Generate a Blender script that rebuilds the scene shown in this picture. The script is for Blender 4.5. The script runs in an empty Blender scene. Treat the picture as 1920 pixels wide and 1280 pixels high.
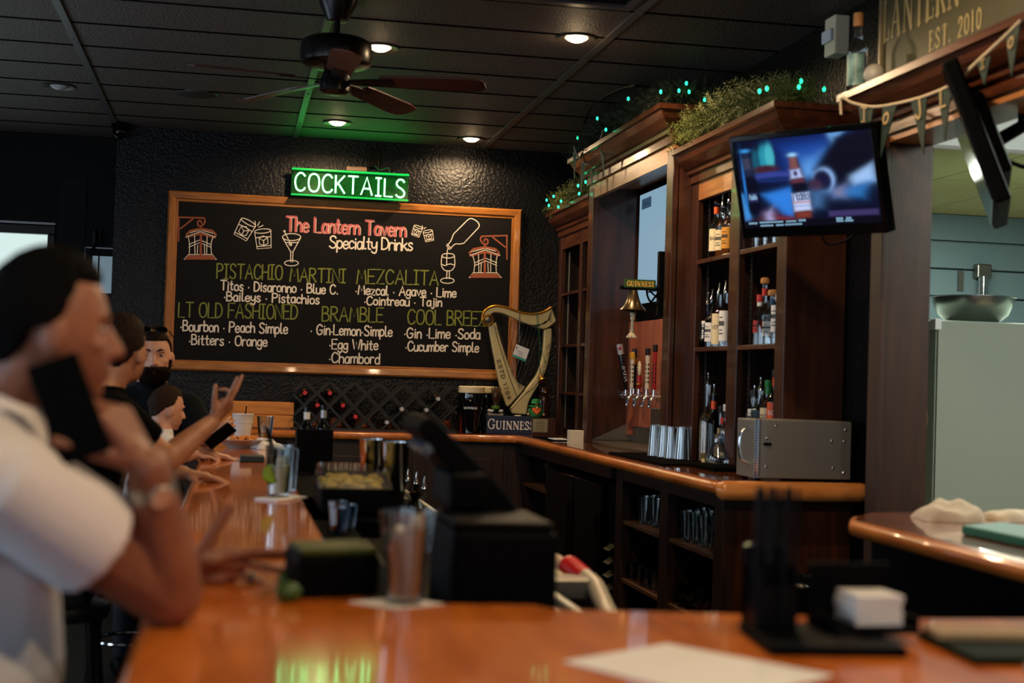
import bpy, math, random
import numpy as np
from mathutils import Vector as V3, Matrix, Quaternion

# ---------------------------------------------------------------- camera, world, light, exposure
SC = bpy.context.scene
COL = SC.collection
random.seed(7)
RNG = np.random.default_rng(7)
FPX = 2667.0
YAW, PITCH, ROLL = math.radians(11.14), math.radians(1.48), 0.031
CAMP = V3((0, 0, 1.49))
_fw = V3((math.sin(YAW) * math.cos(PITCH), math.cos(YAW) * math.cos(PITCH), math.sin(PITCH)))
_h = V3((math.cos(YAW), -math.sin(YAW), 0))
_u = _h.cross(_fw)
_R = _h * math.cos(ROLL) + _u * math.sin(ROLL)
_U = _u * math.cos(ROLL) - _h * math.sin(ROLL)
cd = bpy.data.cameras.new('camera')
cam = bpy.data.objects.new('camera', cd)
COL.objects.link(cam)
cd.sensor_width = 36.0
cd.lens = 36.0 * FPX / 1920
cd.clip_start = 0.05
cd.clip_end = 100
cd.dof.use_dof = True
cd.dof.focus_distance = 9.6
cd.dof.aperture_fstop = 2.3
m3 = Matrix((_R, _U, -_fw)).transposed()
cam.matrix_world = Matrix.Translation(CAMP) @ m3.to_4x4()
SC.camera = cam
SC.view_settings.view_transform = 'Standard'
SC.view_settings.look = 'None'
SC.view_settings.gamma = 1.0
SC.view_settings.use_curve_mapping = False
SC.view_settings.exposure = -0.08
SC.cycles.use_denoising = True
SC.cycles.max_bounces = 8
SC.cycles.diffuse_bounces = 3
SC.cycles.glossy_bounces = 4
SC.cycles.transmission_bounces = 8
SC.cycles.transparent_max_bounces = 12
SC.cycles.caustics_reflective = False
SC.cycles.caustics_refractive = False
SC.cycles.sample_clamp_indirect = 4.0

W = bpy.data.worlds.new('daylight')
SC.world = W
W.use_nodes = True
W.node_tree.nodes['Background'].inputs[0].default_value = (0.62, 0.78, 1.0, 1)
W.node_tree.nodes['Background'].inputs[1].default_value = 1.2


def light(name, kind, loc, power, color, size=0.1, size_y=None, target=None, spot=None, blend=0.6):
    d = bpy.data.lights.new(name, kind)
    d.energy = power
    d.color = color
    if kind == 'AREA':
        d.shape = 'RECTANGLE'
        d.size = size
        d.size_y = size_y or size
    else:
        d.shadow_soft_size = size
    if kind == 'SPOT':
        d.spot_size = math.radians(spot)
        d.spot_blend = blend
    o = bpy.data.objects.new(name, d)
    o.location = loc
    if target is not None:
        o.rotation_euler = (V3(target) - V3(loc)).to_track_quat('-Z', 'Y').to_euler()
    COL.objects.link(o)
    return o


DAY = (0.66, 0.82, 1.0)
WARM = (1.0, 0.70, 0.40)
# daylight coming through the street windows in the left wall and behind the camera
for yy, pw in ((1.2, 62), (4.3, 38), (7.4, 44)):
    light('window_daylight', 'AREA', (-3.48, yy, 1.75), pw, DAY, 1.9, 1.5, target=(0, yy, 2.5))
light('window_daylight', 'AREA', (-1.9, -1.93, 1.8), 20, DAY, 1.8, 1.6, target=(-1.7, 3, 1.6))
light('window_daylight', 'AREA', (1.1, -1.93, 1.9), 16, DAY, 1.8, 1.6, target=(1.1, 3, 1.5))
# added area lamps that brighten the kitchen; neither hangs at its ceiling panel
light('kitchen_fill_light', 'AREA', (4.2, 7.7, 2.68), 105, (0.93, 1.0, 0.88), 1.8, 0.6, target=(4.3, 7.9, 0))
light('kitchen_fill_light', 'AREA', (3.8, 4.6, 2.68), 65, (0.93, 1.0, 0.88), 1.2, 0.6, target=(3.8, 4.8, 0))


# ---------------------------------------------------------------- pixel -> point on a known plane
def at(px, py, X=None, Y=None, Z=None):
    d = _fw * FPX + _R * (px - 960) - _U * (py - 640)
    if X is not None:
        t = (X - CAMP.x) / d.x
    elif Y is not None:
        t = (Y - CAMP.y) / d.y
    else:
        t = (Z - CAMP.z) / d.z
    return CAMP + d * t


# ---------------------------------------------------------------- materials
def lin(c):
    if isinstance(c, str):
        c = [int(c[i:i + 2], 16) / 255 for i in (0, 2, 4)]
        c = [x / 12.92 if x <= 0.04045 else ((x + 0.055) / 1.055) ** 2.4 for x in c]
    return (c[0], c[1], c[2], 1.0)


_mats = {}


def mat(name, color, rough=0.5, metal=0.0, bump=0.0, bscale=60.0, var=0.0, vscale=6.0, coat=0.0, emit=None,
        es=1.0, trans=0.0, ior=1.45, alpha=1.0, stretch=None, color2=None, spec=None, sheen=0.0, sss=0.0):
    if name in _mats:
        return _mats[name]
    m = bpy.data.materials.new(name)
    m.use_nodes = True
    nt = m.node_tree
    b = nt.nodes['Principled BSDF']
    I = b.inputs
    I['Base Color'].default_value = lin(color)
    I['Roughness'].default_value = rough
    I['Metallic'].default_value = metal
    I['Coat Weight'].default_value = coat
    I['Coat Roughness'].default_value = 0.05
    I['Transmission Weight'].default_value = trans
    I['IOR'].default_value = ior
    I['Alpha'].default_value = alpha
    if ior != 1.45:
        I['IOR'].default_value = ior
    if spec is not None:
        I['Specular IOR Level'].default_value = spec
    if sheen:
        I['Sheen Weight'].default_value = sheen
    if sss:
        I['Subsurface Weight'].default_value = sss
        I['Subsurface Radius'].default_value = (0.01, 0.004, 0.002)
    if emit is not None:
        I['Emission Color'].default_value = lin(emit)
        I['Emission Strength'].default_value = es
    tc = mp = None
    if var or bump:
        tc = nt.nodes.new('ShaderNodeTexCoord')
        mp = nt.nodes.new('ShaderNodeMapping')
        nt.links.new(tc.outputs['Object'], mp.inputs[0])
        if stretch:
            mp.inputs['Scale'].default_value = stretch
    if var:
        n = nt.nodes.new('ShaderNodeTexNoise')
        n.inputs['Scale'].default_value = vscale
        n.inputs['Detail'].default_value = 5
        nt.links.new(mp.outputs[0], n.inputs['Vector'])
        r = nt.nodes.new('ShaderNodeValToRGB')
        c = lin(color)
        c2 = lin(color2) if color2 is not None else tuple(x * (1 - var) for x in c[:3]) + (1,)
        r.color_ramp.elements[0].position = 0.3
        r.color_ramp.elements[1].position = 0.7
        r.color_ramp.elements[0].color = c2
        r.color_ramp.elements[1].color = c
        nt.links.new(n.outputs['Fac'], r.inputs[0])
        nt.links.new(r.outputs[0], I['Base Color'])
    if bump:
        n = nt.nodes.new('ShaderNodeTexNoise')
        n.inputs['Scale'].default_value = bscale
        n.inputs['Detail'].default_value = 4
        nt.links.new(mp.outputs[0], n.inputs['Vector'])
        bp = nt.nodes.new('ShaderNodeBump')
        bp.inputs['Strength'].default_value = bump
        bp.inputs['Distance'].default_value = 0.01
        nt.links.new(n.outputs['Fac'], bp.inputs['Height'])
        nt.links.new(bp.outputs[0], I['Normal'])
    _mats[name] = m
    return m


def wood(name, c1, c2, rough=0.35, stretch=(1, 1, 14), vscale=5, coat=0.0, bump=0.08):
    return mat(name, c1, rough=rough, var=0.5, color2=c2, vscale=vscale, stretch=stretch, coat=coat, bump=bump, bscale=vscale * 6)


def glassmat(name, color='f4f8f8', rough=0.02, tint=0.86):
    if name in _mats:
        return _mats[name]
    m = bpy.data.materials.new(name)
    m.use_nodes = True
    nt = m.node_tree
    for n in list(nt.nodes):
        if n.type == 'BSDF_PRINCIPLED':
            nt.nodes.remove(n)
    out = [n for n in nt.nodes if n.type == 'OUTPUT_MATERIAL'][0]
    t = nt.nodes.new('ShaderNodeBsdfTransparent')
    c = lin(color)
    t.inputs[0].default_value = (c[0] * tint, c[1] * tint, c[2] * tint, 1)
    g = nt.nodes.new('ShaderNodeBsdfGlossy')
    g.inputs['Roughness'].default_value = rough
    lw = nt.nodes.new('ShaderNodeLayerWeight')
    lw.inputs[0].default_value = 0.35
    rmp = nt.nodes.new('ShaderNodeMath')
    rmp.operation = 'MULTIPLY_ADD'
    rmp.inputs[1].default_value = 0.65
    rmp.inputs[2].default_value = 0.075
    mx = nt.nodes.new('ShaderNodeMixShader')
    nt.links.new(lw.outputs['Fresnel'], rmp.inputs[0])
    nt.links.new(rmp.outputs[0], mx.inputs[0])
    nt.links.new(t.outputs[0], mx.inputs[1])
    nt.links.new(g.outputs[0], mx.inputs[2])
    nt.links.new(mx.outputs[0], out.inputs[0])
    _mats[name] = m
    return m


# ---------------------------------------------------------------- mesh builder
MATS = {}


def frame_from(z, x=None):
    z = V3(z).normalized()
    x = V3(x) if x is not None else (V3((1, 0, 0)) if abs(z.x) < 0.9 else V3((0, 1, 0)))
    y = z.cross(x).normalized()
    x = y.cross(z).normalized()
    return Matrix((x, y, z)).transposed()


class MB:
    def __init__(s):
        s.v = []
        s.f = []

    def add(s, vs, fs):
        o = len(s.v)
        s.v += [V3(p) for p in vs]
        s.f += [tuple(i + o for i in f) for f in fs]
        return s

    def box(s, a, b):
        (x0, y0, z0), (x1, y1, z1) = a, b
        x0, x1 = min(x0, x1), max(x0, x1)
        y0, y1 = min(y0, y1), max(y0, y1)
        z0, z1 = min(z0, z1), max(z0, z1)
        return s.add([(x0, y0, z0), (x1, y0, z0), (x1, y1, z0), (x0, y1, z0), (x0, y0, z1), (x1, y0, z1), (x1, y1, z1), (x0, y1, z1)],
                     [(3, 2, 1, 0), (4, 5, 6, 7), (0, 1, 5, 4), (1, 2, 6, 5), (2, 3, 7, 6), (3, 0, 4, 7)])

    def obox(s, c, size, rot=None):
        """oriented box: rot is a 3x3 matrix"""
        hx, hy, hz = [q / 2 for q in size]
        rot = rot or Matrix.Identity(3)
        vs = [V3(c) + rot @ V3(p) for p in ((-hx, -hy, -hz), (hx, -hy, -hz), (hx, hy, -hz), (-hx, hy, -hz), (-hx, -hy, hz), (hx, -hy, hz), (hx, hy, hz), (-hx, hy, hz))]
        return s.add(vs, [(3, 2, 1, 0), (4, 5, 6, 7), (0, 1, 5, 4), (1, 2, 6, 5), (2, 3, 7, 6), (3, 0, 4, 7)])

    def prism(s, poly, vec):
        """poly: list of 3D points (planar), extruded along vec"""
        n = len(poly)
        vec = V3(vec)
        vs = [V3(p) for p in poly] + [V3(p) + vec for p in poly]
        nn = sum(((V3(poly[i]) - V3(poly[0])).cross(V3(poly[(i + 1) % n]) - V3(poly[0])) for i in range(n)), V3((0, 0, 0)))
        fs = [tuple(range(n))[::-1], tuple(range(n, 2 * n))] + [(i, (i + 1) % n, n + (i + 1) % n, n + i) for i in range(n)]
        if nn.dot(vec) < 0:
            fs = [f[::-1] for f in fs]
        return s.add(vs, fs)

    def lathe(s, prof, c, n=24, axis=(0, 0, 1), close=False, sx=1.0, sy=1.0):
        rot = frame_from(axis)
        if tuple(axis) == (0, 0, 1):
            rot = Matrix.Identity(3)
        c = V3(c)
        vs, fs = [], []
        k = len(prof)
        for r, z in prof:
            for i in range(n):
                a = 2 * math.pi * i / n
                vs.append(c + rot @ V3((r * math.cos(a) * sx, r * math.sin(a) * sy, z)))
        for j in range(k - 1):
            for i in range(n):
                i2 = (i + 1) % n
                fs.append((j * n + i, j * n + i2, (j + 1) * n + i2, (j + 1) * n + i))
        if close:
            for i in range(n):
                i2 = (i + 1) % n
                fs.append(((k - 1) * n + i, (k - 1) * n + i2, i2, i))
        else:
            if prof[0][0] > 1e-5:
                fs.append(tuple(range(n))[::-1])
            if prof[-1][0] > 1e-5:
                fs.append(tuple(range((k - 1) * n, k * n)))
        return s.add(vs, fs)

    def cyl(s, p, q, r, r2=None, n=20):
        p, q = V3(p), V3(q)
        return s.lathe([(r, 0), (r if r2 is None else r2, (q - p).length)], p, n, (q - p).normalized())

    def capsule(s, p, q, r1, r2=None, n=16, m=5):
        p, q = V3(p), V3(q)
        r2 = r1 if r2 is None else r2
        d = q - p
        L = d.length
        if L < 1e-6:
            d = V3((0, 0, 1))
            L = 1e-6
        pr = [(max(r1 * math.cos(a), 1e-6), r1 * math.sin(a)) for a in [-math.pi / 2 * (1 - i / m) for i in range(m + 1)]]
        pr += [(max(r2 * math.cos(a), 1e-6), L + r2 * math.sin(a)) for a in [math.pi / 2 * i / m for i in range(m + 1)]]
        return s.lathe(pr, p, n, d.normalized())

    def ell(s, c, r, rot=None, n=20, m=12):
        rot = rot or Matrix.Identity(3)
        if not hasattr(r, '__len__'):
            r = (r, r, r)
        vs, fs = [], []
        for j in range(m + 1):
            a = -math.pi / 2 + math.pi * j / m
            for i in range(n):
                b = 2 * math.pi * i / n
                vs.append(V3(c) + rot @ V3((r[0] * math.cos(a) * math.cos(b), r[1] * math.cos(a) * math.sin(b), r[2] * math.sin(a))))
        for j in range(m):
            for i in range(n):
                i2 = (i + 1) % n
                fs.append((j * n + i, j * n + i2, (j + 1) * n + i2, (j + 1) * n + i))
        return s.add(vs, fs)

    def tube(s, pts, r, n=8, closed=False):
        pts = [V3(p) for p in pts]
        k = len(pts)
        rs = r if hasattr(r, '__len__') else [r] * k
        vs, fs = [], []
        prev = None
        for i, p in enumerate(pts):
            if closed:
                t = pts[(i + 1) % k] - pts[i - 1]
            else:
                t = pts[min(i + 1, k - 1)] - pts[max(i - 1, 0)]
            if t.length < 1e-9:
                t = V3((0, 0, 1))
            t.normalize()
            if prev is None:
                rot = frame_from(t)
            else:
                x = prev - t * prev.dot(t)
                rot = frame_from(t, x if x.length > 1e-6 else None)
            prev = rot.col[0].copy()
            for j in range(n):
                a = 2 * math.pi * j / n
                vs.append(p + rot @ V3((rs[i] * math.cos(a), rs[i] * math.sin(a), 0)))
        for i in range(k if closed else k - 1):
            i2 = (i + 1) % k
            for j in range(n):
                j2 = (j + 1) % n
                fs.append((i * n + j, i * n + j2, i2 * n + j2, i2 * n + j))
        if not closed:
            fs.append(tuple(range(n))[::-1])
            fs.append(tuple(range((k - 1) * n, k * n)))
        return s.add(vs, fs)

    def ribbon(s, pts, w, nrm, caps=True):
        """flat stroke of width w lying in the plane with normal nrm"""
        pts = [V3(p) for p in pts]
        nrm = V3(nrm).normalized()
        k = len(pts)
        ws = w if hasattr(w, '__len__') else [w] * k
        vs, fs = [], []
        for i, p in enumerate(pts):
            t = pts[min(i + 1, k - 1)] - pts[max(i - 1, 0)]
            sd = nrm.cross(t)
            if sd.length < 1e-9:
                sd = frame_from(nrm).col[0]
            sd.normalize()
            vs += [p + sd * ws[i] / 2, p - sd * ws[i] / 2]
        fs = [(2 * i, 2 * i + 1, 2 * i + 3, 2 * i + 2) for i in range(k - 1)]
        s.add(vs, fs)
        if caps:
            for i in (0, k - 1):
                s.disc(pts[i] + nrm * (.0002 + .0001 * (i > 0)), ws[i] / 2, nrm, 8)
        return s

    def disc(s, c, r, nrm, n=16, sx=1.0):
        rot = frame_from(nrm)
        return s.add([V3(c) + rot @ V3((r * sx * math.cos(2 * math.pi * i / n), r * math.sin(2 * math.pi * i / n), 0)) for i in range(n)], [tuple(range(n))])

    def poly(s, pts):
        return s.add(pts, [tuple(range(len(pts)))])

    def build(s, name, material, parent=None, smooth=True, bev=0.0, local=False, seg=2, auto=True):
        me = bpy.data.meshes.new(name)
        vs = s.v
        o = bpy.data.objects.new(name, me)
        if parent is not None:
            o.parent = parent
            M = MATS.get(parent.name, Matrix.Identity(4))
            MATS[o.name] = M
            if not local:
                Mi = M.inverted()
                vs = [Mi @ p for p in vs]
        me.from_pydata([tuple(p) for p in vs], [], s.f)
        me.update()
        if material is not None:
            me.materials.append(material)
        if smooth:
            me.shade_smooth()
            if auto:
                try:
                    me.set_sharp_from_angle(angle=math.radians(38))
                except Exception:
                    pass
        COL.objects.link(o)
        if bev:
            b = o.modifiers.new('bevel', 'BEVEL')
            b.width = bev
            b.segments = seg
            b.limit_method = 'ANGLE'
            b.angle_limit = math.radians(40)
        return o


def tag(o, label, cat, group=None):
    o['label'] = label
    o['category'] = cat
    if group:
        o['group'] = group
    return o


def thing(name, label, cat, loc=(0, 0, 0), rz=0.0, group=None):
    o = bpy.data.objects.new(name, None)
    o.empty_display_size = 0.05
    COL.objects.link(o)
    o.location = loc
    o.rotation_euler = (0, 0, rz)
    MATS[o.name] = Matrix.Translation(V3(loc)) @ Matrix.Rotation(rz, 4, 'Z')
    return tag(o, label, cat, group)


def solo(m, name, material, label, cat, loc=(0, 0, 0), group=None, **k):
    """a thing that is one mesh, with its origin at loc"""
    L = V3(loc)
    m.v = [p - L for p in m.v]
    o = m.build(name, material, **k)
    o.location = L
    MATS[o.name] = Matrix.Translation(L)
    return tag(o, label, cat, group)


def struct(m, name, material, parent=None, **k):
    o = m.build(name, material, parent, **k)
    if parent is None:
        o['kind'] = 'structure'
    return o


KIDS = {}


def dup(root, loc, rz=0.0, label=None, group=None):
    r = root.copy()
    COL.objects.link(r)
    r.location = loc
    r.rotation_euler = (0, 0, rz)
    if label:
        r['label'] = label
    if group:
        r['group'] = group
    for ch in list(root.children):
        c = ch.copy()
        COL.objects.link(c)
        c.parent = r
        for g in list(ch.children):
            d = g.copy()
            COL.objects.link(d)
            d.parent = c
    return r


def smoothpts(pts, sub=6, closed=False):
    """Catmull-Rom through the points"""
    P = [V3(p if len(p) == 3 else (p[0], p[1], 0)) for p in pts]
    k = len(P)
    out = []
    for i in range(k if closed else k - 1):
        if closed:
            a, b, c, d = P[i - 1], P[i], P[(i + 1) % k], P[(i + 2) % k]
        else:
            a, b, c, d = P[max(i - 1, 0)], P[i], P[i + 1], P[min(i + 2, k - 1)]
        for j in range(sub):
            t = j / sub
            out.append(0.5 * ((2 * b) + (c - a) * t + (2 * a - 5 * b + 4 * c - d) * t * t + (3 * b - a - 3 * c + d) * t ** 3))
    if not closed:
        out.append(P[-1])
    return out

# ---------------------------------------------------------------- stroke lettering
_G = {
 'A': (.6, 'l0,0 .3,1 .6,0;l.12,.36 .48,.36'), 'B': (.5, 'l0,0 0,1;s0,1 .3,.98 .42,.78 .3,.58 0,.54;s0,.54 .36,.5 .5,.27 .38,.04 0,0'),
 'C': (.55, 's.53,.82 .38,.98 .2,.97 .04,.75 0,.45 .08,.12 .26,0 .45,.06 .54,.2'), 'D': (.52, 'l0,0 0,1;s0,1 .32,.93 .5,.62 .48,.28 .3,.05 0,0'),
 'E': (.48, 'l.48,1 0,1 0,0 .48,0;l0,.52 .4,.52'), 'F': (.48, 'l.48,1 0,1 0,0;l0,.52 .4,.52'),
 'G': (.58, 's.53,.82 .38,.98 .2,.97 .04,.75 0,.45 .08,.12 .26,0 .46,.08 .54,.3 .54,.45;l.56,.45 .3,.45'),
 'H': (.52, 'l0,0 0,1;l.52,0 .52,1;l0,.5 .52,.5'), 'I': (.34, 'l0,1 .34,1;l.17,1 .17,0;l0,0 .34,0'), 'J': (.4, 's.36,1 .36,.4 .3,.06 .14,0 0,.16'),
 'K': (.5, 'l0,0 0,1;l.48,1 0,.42;l.14,.55 .5,0'), 'L': (.45, 'l0,1 0,0 .45,0'), 'M': (.66, 'l0,0 .1,1 .33,.35 .56,1 .66,0'),
 'N': (.52, 'l0,0 0,1 .52,0 .52,1'), 'O': (.58, 's.29,1 .08,.88 0,.5 .08,.12 .29,0 .5,.12 .58,.5 .5,.88 .29,1'),
 'P': (.48, 'l0,0 0,1;s0,1 .34,.97 .48,.76 .36,.54 0,.48'), 'R': (.52, 'l0,0 0,1;s0,1 .34,.97 .46,.77 .34,.55 0,.5;l.18,.5 .52,0'),
 'S': (.5, 's.47,.84 .36,.98 .16,.98 .04,.8 .12,.6 .36,.44 .48,.25 .4,.05 .18,0 0,.14'), 'T': (.56, 'l0,1 .56,1;l.28,1 .28,0'),
 'U': (.52, 's0,1 0,.35 .08,.06 .26,0 .44,.06 .52,.35 .52,1'), 'V': (.55, 'l0,1 .28,0 .55,1'), 'W': (.76, 'l0,1 .18,0 .38,.75 .58,0 .76,1'),
 'X': (.5, 'l0,1 .5,0;l.5,1 0,0'), 'Y': (.5, 'l0,1 .25,.5 .5,1;l.25,.5 .25,0'), 'Z': (.54, 'l0,1 .54,1 0,0 .54,0'),
 'a': (.4, 's.38,.5 .26,.62 .1,.58 0,.32 .06,.06 .2,0 .34,.16 .38,.5;l.38,.6 .4,0'), 'b': (.4, 'l0,1 0,0;s0,.4 .16,.62 .34,.55 .4,.3 .32,.05 .16,0 0,.12'),
 'c': (.36, 's.36,.48 .24,.62 .08,.55 0,.3 .08,.04 .22,0 .36,.1'), 'd': (.4, 'l.4,1 .4,0;s.4,.42 .26,.62 .08,.55 0,.3 .08,.04 .24,0 .4,.18'),
 'e': (.4, 's.02,.32 .38,.34 .34,.55 .2,.62 .05,.5 0,.28 .08,.05 .24,0 .4,.12'), 'f': (.3, 's.32,.9 .2,1 .1,.85 .1,0;l0,.55 .26,.55'),
 'g': (.4, 's.38,.5 .24,.62 .08,.55 0,.32 .08,.08 .22,.06 .36,.2 .39,.5;s.39,.62 .39,-.1 .28,-.3 .1,-.28 0,-.18'),
 'h': (.4, 'l0,1 0,0;s0,.38 .14,.6 .3,.6 .39,.42 .4,0'), 'i': (.12, 'l.06,.6 .06,0;l.06,.8 .06,.84'), 'j': (.22, 's.18,.6 .18,-.1 .1,-.28 -.04,-.22;l.18,.8 .18,.84'),
 'k': (.4, 'l0,1 0,0;l.36,.6 0,.25;l.12,.35 .4,0'), 'l': (.2, 's.04,1 .02,.3 .06,.04 .2,.02'), 'm': (.62, 'l0,.6 0,0;s0,.38 .12,.6 .24,.58 .31,.4 .31,0;s.31,.38 .42,.6 .55,.58 .61,.4 .62,0'),
 'n': (.38, 'l0,.6 0,0;s0,.38 .14,.6 .28,.6 .37,.42 .38,0'), 'o': (.4, 's.2,.62 .05,.52 0,.31 .05,.08 .2,0 .35,.08 .4,.31 .35,.52 .2,.62'),
 'p': (.4, 'l0,.6 0,-.32;s0,.4 .14,.62 .32,.56 .4,.32 .32,.06 .16,0 0,.14'), 'r': (.3, 'l0,.6 0,0;s0,.36 .1,.58 .22,.62 .3,.56'),
 's': (.34, 's.32,.54 .2,.63 .06,.55 .08,.38 .26,.26 .33,.13 .22,0 .08,0 0,.1'), 't': (.32, 's.14,.92 .13,.3 .16,.04 .3,.03;l0,.62 .3,.62'),
 'u': (.4, 's0,.6 0,.2 .1,0 .26,.02 .38,.22 .4,.6;l.4,.6 .4,0'), 'v': (.38, 'l0,.6 .19,0 .38,.6'), 'w': (.56, 'l0,.6 .14,0 .28,.5 .42,0 .56,.6'),
 'x': (.36, 'l0,0 .36,.6;l.36,0 0,.6'), 'y': (.4, 's0,.6 .02,.25 .16,.12 .32,.22 .39,.6;s.39,.62 .38,-.08 .28,-.3 .1,-.28 0,-.18'), 'z': (.36, 'l0,.6 .36,.6 0,0 .36,0'),
 '.': (.14, 'l.07,0 .07,.03'), '*': (.14, 'l.07,.3 .07,.33'), ' ': (.24, ''),
 '0': (.5, 's.25,1 .06,.86 0,.5 .06,.14 .25,0 .44,.14 .5,.5 .44,.86 .25,1'), '1': (.3, 'l.02,.82 .18,1 .18,0'), '2': (.48, 's.02,.8 .14,.98 .36,.96 .44,.74 .3,.42 0,0;l0,0 .48,0'),
 '5': (.48, 'l.42,1 .06,1 .03,.56;s.03,.56 .24,.62 .44,.48 .46,.2 .3,.02 .12,.02 0,.14'), '7': (.46, 'l0,1 .46,1 .14,0'),
 '9': (.46, 's.44,.66 .3,.46 .1,.5 .02,.74 .12,.97 .32,.98 .44,.78 .42,.4 .3,.08 .1,0'),
}
# thick and thin strokes with serifs, for signs: stroke = width factor ':' points
_SERIF = {
 'G': (.78, '1:s.66,.74 .6,.92 .4,.98 .18,.85 .07,.5 .16,.16 .4,.02 .58,.07 .66,.16;1.3:l.66,.4 .66,.1;.5:l.5,.42 .8,.42;.5:l.67,.72 .67,.98'),
 'U': (.8, '1.3:s.16,.98 .16,.4 .22,.1 .4,.02;.6:s.4,.02 .58,.08 .64,.35 .64,.98;.5:l.02,.98 .3,.98;.5:l.52,.98 .76,.98'),
 'I': (.36, '1.3:l.18,0 .18,1;.5:l.04,.98 .32,.98;.5:l.04,.02 .32,.02'),
 'N': (.82, '.6:l.15,0 .15,1;1.3:l.15,.98 .67,.03;.6:l.67,0 .67,1;.5:l.02,.98 .22,.98;.5:l.04,.02 .27,.02;.5:l.55,.98 .8,.98'),
 'E': (.6, '1.3:l.16,0 .16,1;.5:l.04,.98 .56,.98 .56,.8;.5:l.16,.52 .44,.52;.5:l.44,.42 .44,.62;.5:l.04,.02 .58,.02 .58,.22'),
 'S': (.56, '1:s.46,.78 .4,.94 .24,.98 .1,.84 .14,.62 .36,.46 .47,.26 .4,.07 .24,.02 .08,.1 .06,.22;.5:l.47,.74 .47,.98;.5:l.06,.26 .06,.02'),
 'L': (.56, '1.3:l.16,0 .16,1;.5:l.04,.98 .3,.98;.5:l.04,.02 .52,.02 .52,.24'), 'A': (.74, '.6:l.08,0 .36,1;1.3:l.36,1 .62,0;.5:l.17,.36 .52,.36;.5:l0,.02 .2,.02;.5:l.5,.02 .74,.02'),
 'T': (.62, '1.3:l.31,0 .31,1;.5:l.03,.78 .03,.98 .59,.98 .59,.78;.5:l.19,.02 .43,.02'), 'R': (.68, '1.3:l.16,0 .16,1;.7:s.16,.98 .44,.94 .52,.74 .42,.54 .16,.5;1:l.3,.5 .62,.02;.5:l.04,.98 .2,.98;.5:l.04,.02 .3,.02;.5:l.54,.02 .7,.02'),
 'V': (.7, '1.3:l.1,1 .36,0;.6:l.36,0 .62,1;.5:l0,.98 .22,.98;.5:l.5,.98 .72,.98'), ' ': (.4, ''), '.': (.2, '1.2:l.1,.03 .1,.06'),
 '2': (.5, '1:s.06,.74 .16,.96 .36,.94 .42,.74 .3,.42 .04,.03;.6:l.04,.03 .46,.03'), '0': (.52, '1:s.26,.98 .08,.8 .06,.5 .08,.2 .26,.02 .44,.2 .46,.5 .44,.8 .26,.98'), '1': (.36, '1.2:l.18,0 .18,1;.5:l.06,.02 .32,.02'),
}


def glyph(ch, font):
    w, code = font.get(ch, (.3, ''))
    out = []
    for st in code.split(';'):
        if not st:
            continue
        wf = 1.0
        if ':' in st:
            a, st = st.split(':')
            wf = float(a)
        pts = [tuple(float(q) for q in p.split(',')) for p in st[1:].split()]
        out.append((wf, [(p.x, p.y) for p in smoothpts(pts, 5)] if st[0] == 's' else pts))
    return w, out


def strokes(text, p0, p1, up, h, gap=.16, font=_G, jit=0.0):
    """polylines in space for a text whose baseline runs from p0 to p1 and whose cap height is h along up"""
    p0, p1, up = V3(p0), V3(p1), V3(up).normalized()
    rnd = random.Random(text)
    items, x = [], 0.0
    for ch in text:
        w, st = glyph(ch, font)
        items.append((x, w, st))
        x += w + gap
    tot = x - gap
    ax = (p1 - p0) / tot
    out = []
    for x, w, st in items:
        dy = (rnd.random() - .5) * jit
        for wf, pts in st:
            out.append((wf, [p0 + ax * (x + px) + up * h * (py + dy) for px, py in pts]))
    return out


def write(m, text, p0, p1, up, h, w, nrm, off=0.0, **k):
    o = V3(nrm).normalized() * off
    for i_, (wf, pts) in enumerate(strokes(text, p0, p1, up, h, **k)):
        o2 = o + V3(nrm).normalized() * (.00035 * (i_ % 4))
        m.ribbon([p + o2 for p in pts], w * wf, nrm)
    return m


# ---------------------------------------------------------------- shared materials
M_BLACKWALL = mat('black_leathered_paint', '070709', rough=0.34, bump=0.7, bscale=48, spec=0.3)
M_CEIL = mat('dark_ceiling_tile', '645b54', rough=0.6, bump=0.8, bscale=75, var=0.6, vscale=70, spec=0.3)
M_CEILBAR = mat('ceiling_bar_metal', '4a4644', rough=0.4)
M_MAHOG = wood('mahogany', '452516', '27130b', rough=0.3, stretch=(6, 6, .6), vscale=4, coat=0.25)
M_MAHOG2 = wood('mahogany_rail', '502a18', '30170d', rough=0.28, stretch=(6, .6, 6), vscale=4, coat=0.3)
M_DARKWOOD = wood('dark_cabinet_wood', '2c140c', '180a06', rough=0.4, stretch=(6, 6, .6), vscale=4, coat=0.1)
M_OAK = wood('oak_frame', 'a0672c', '7a4618', rough=0.38, stretch=(1.2, 12, 12), vscale=5, coat=0.15)
M_OAKV = wood('oak_frame_upright', 'a0672c', '7a4618', rough=0.38, stretch=(12, 12, 1.2), vscale=5, coat=0.15)
M_BAR = wood('varnished_bar_wood', 'cc6e1e', 'a65214', rough=0.5, stretch=(5, .7, 5), vscale=3, coat=1.0, bump=0.0)
M_BAR.node_tree.nodes['Principled BSDF'].inputs['Specular IOR Level'].default_value = 0.03
M_BAR.node_tree.nodes['Principled BSDF'].inputs['Coat Roughness'].default_value = 0.07
M_BARX = wood('varnished_bar_wood_cross', 'c07a36', '9c5a24', rough=0.22, stretch=(.7, 5, 5), vscale=3, coat=1.0, bump=0.0)
M_COUNTER = wood('varnished_back_counter', '8a4a20', '5c2a10', rough=0.2, stretch=(5, .8, 5), vscale=3, coat=1.0, bump=0.0)
M_EDGE = wood('counter_nosing', 'c4702a', '984c18', rough=0.28, stretch=(4, .8, 4), vscale=4, coat=0.6, bump=0.02)
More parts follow.
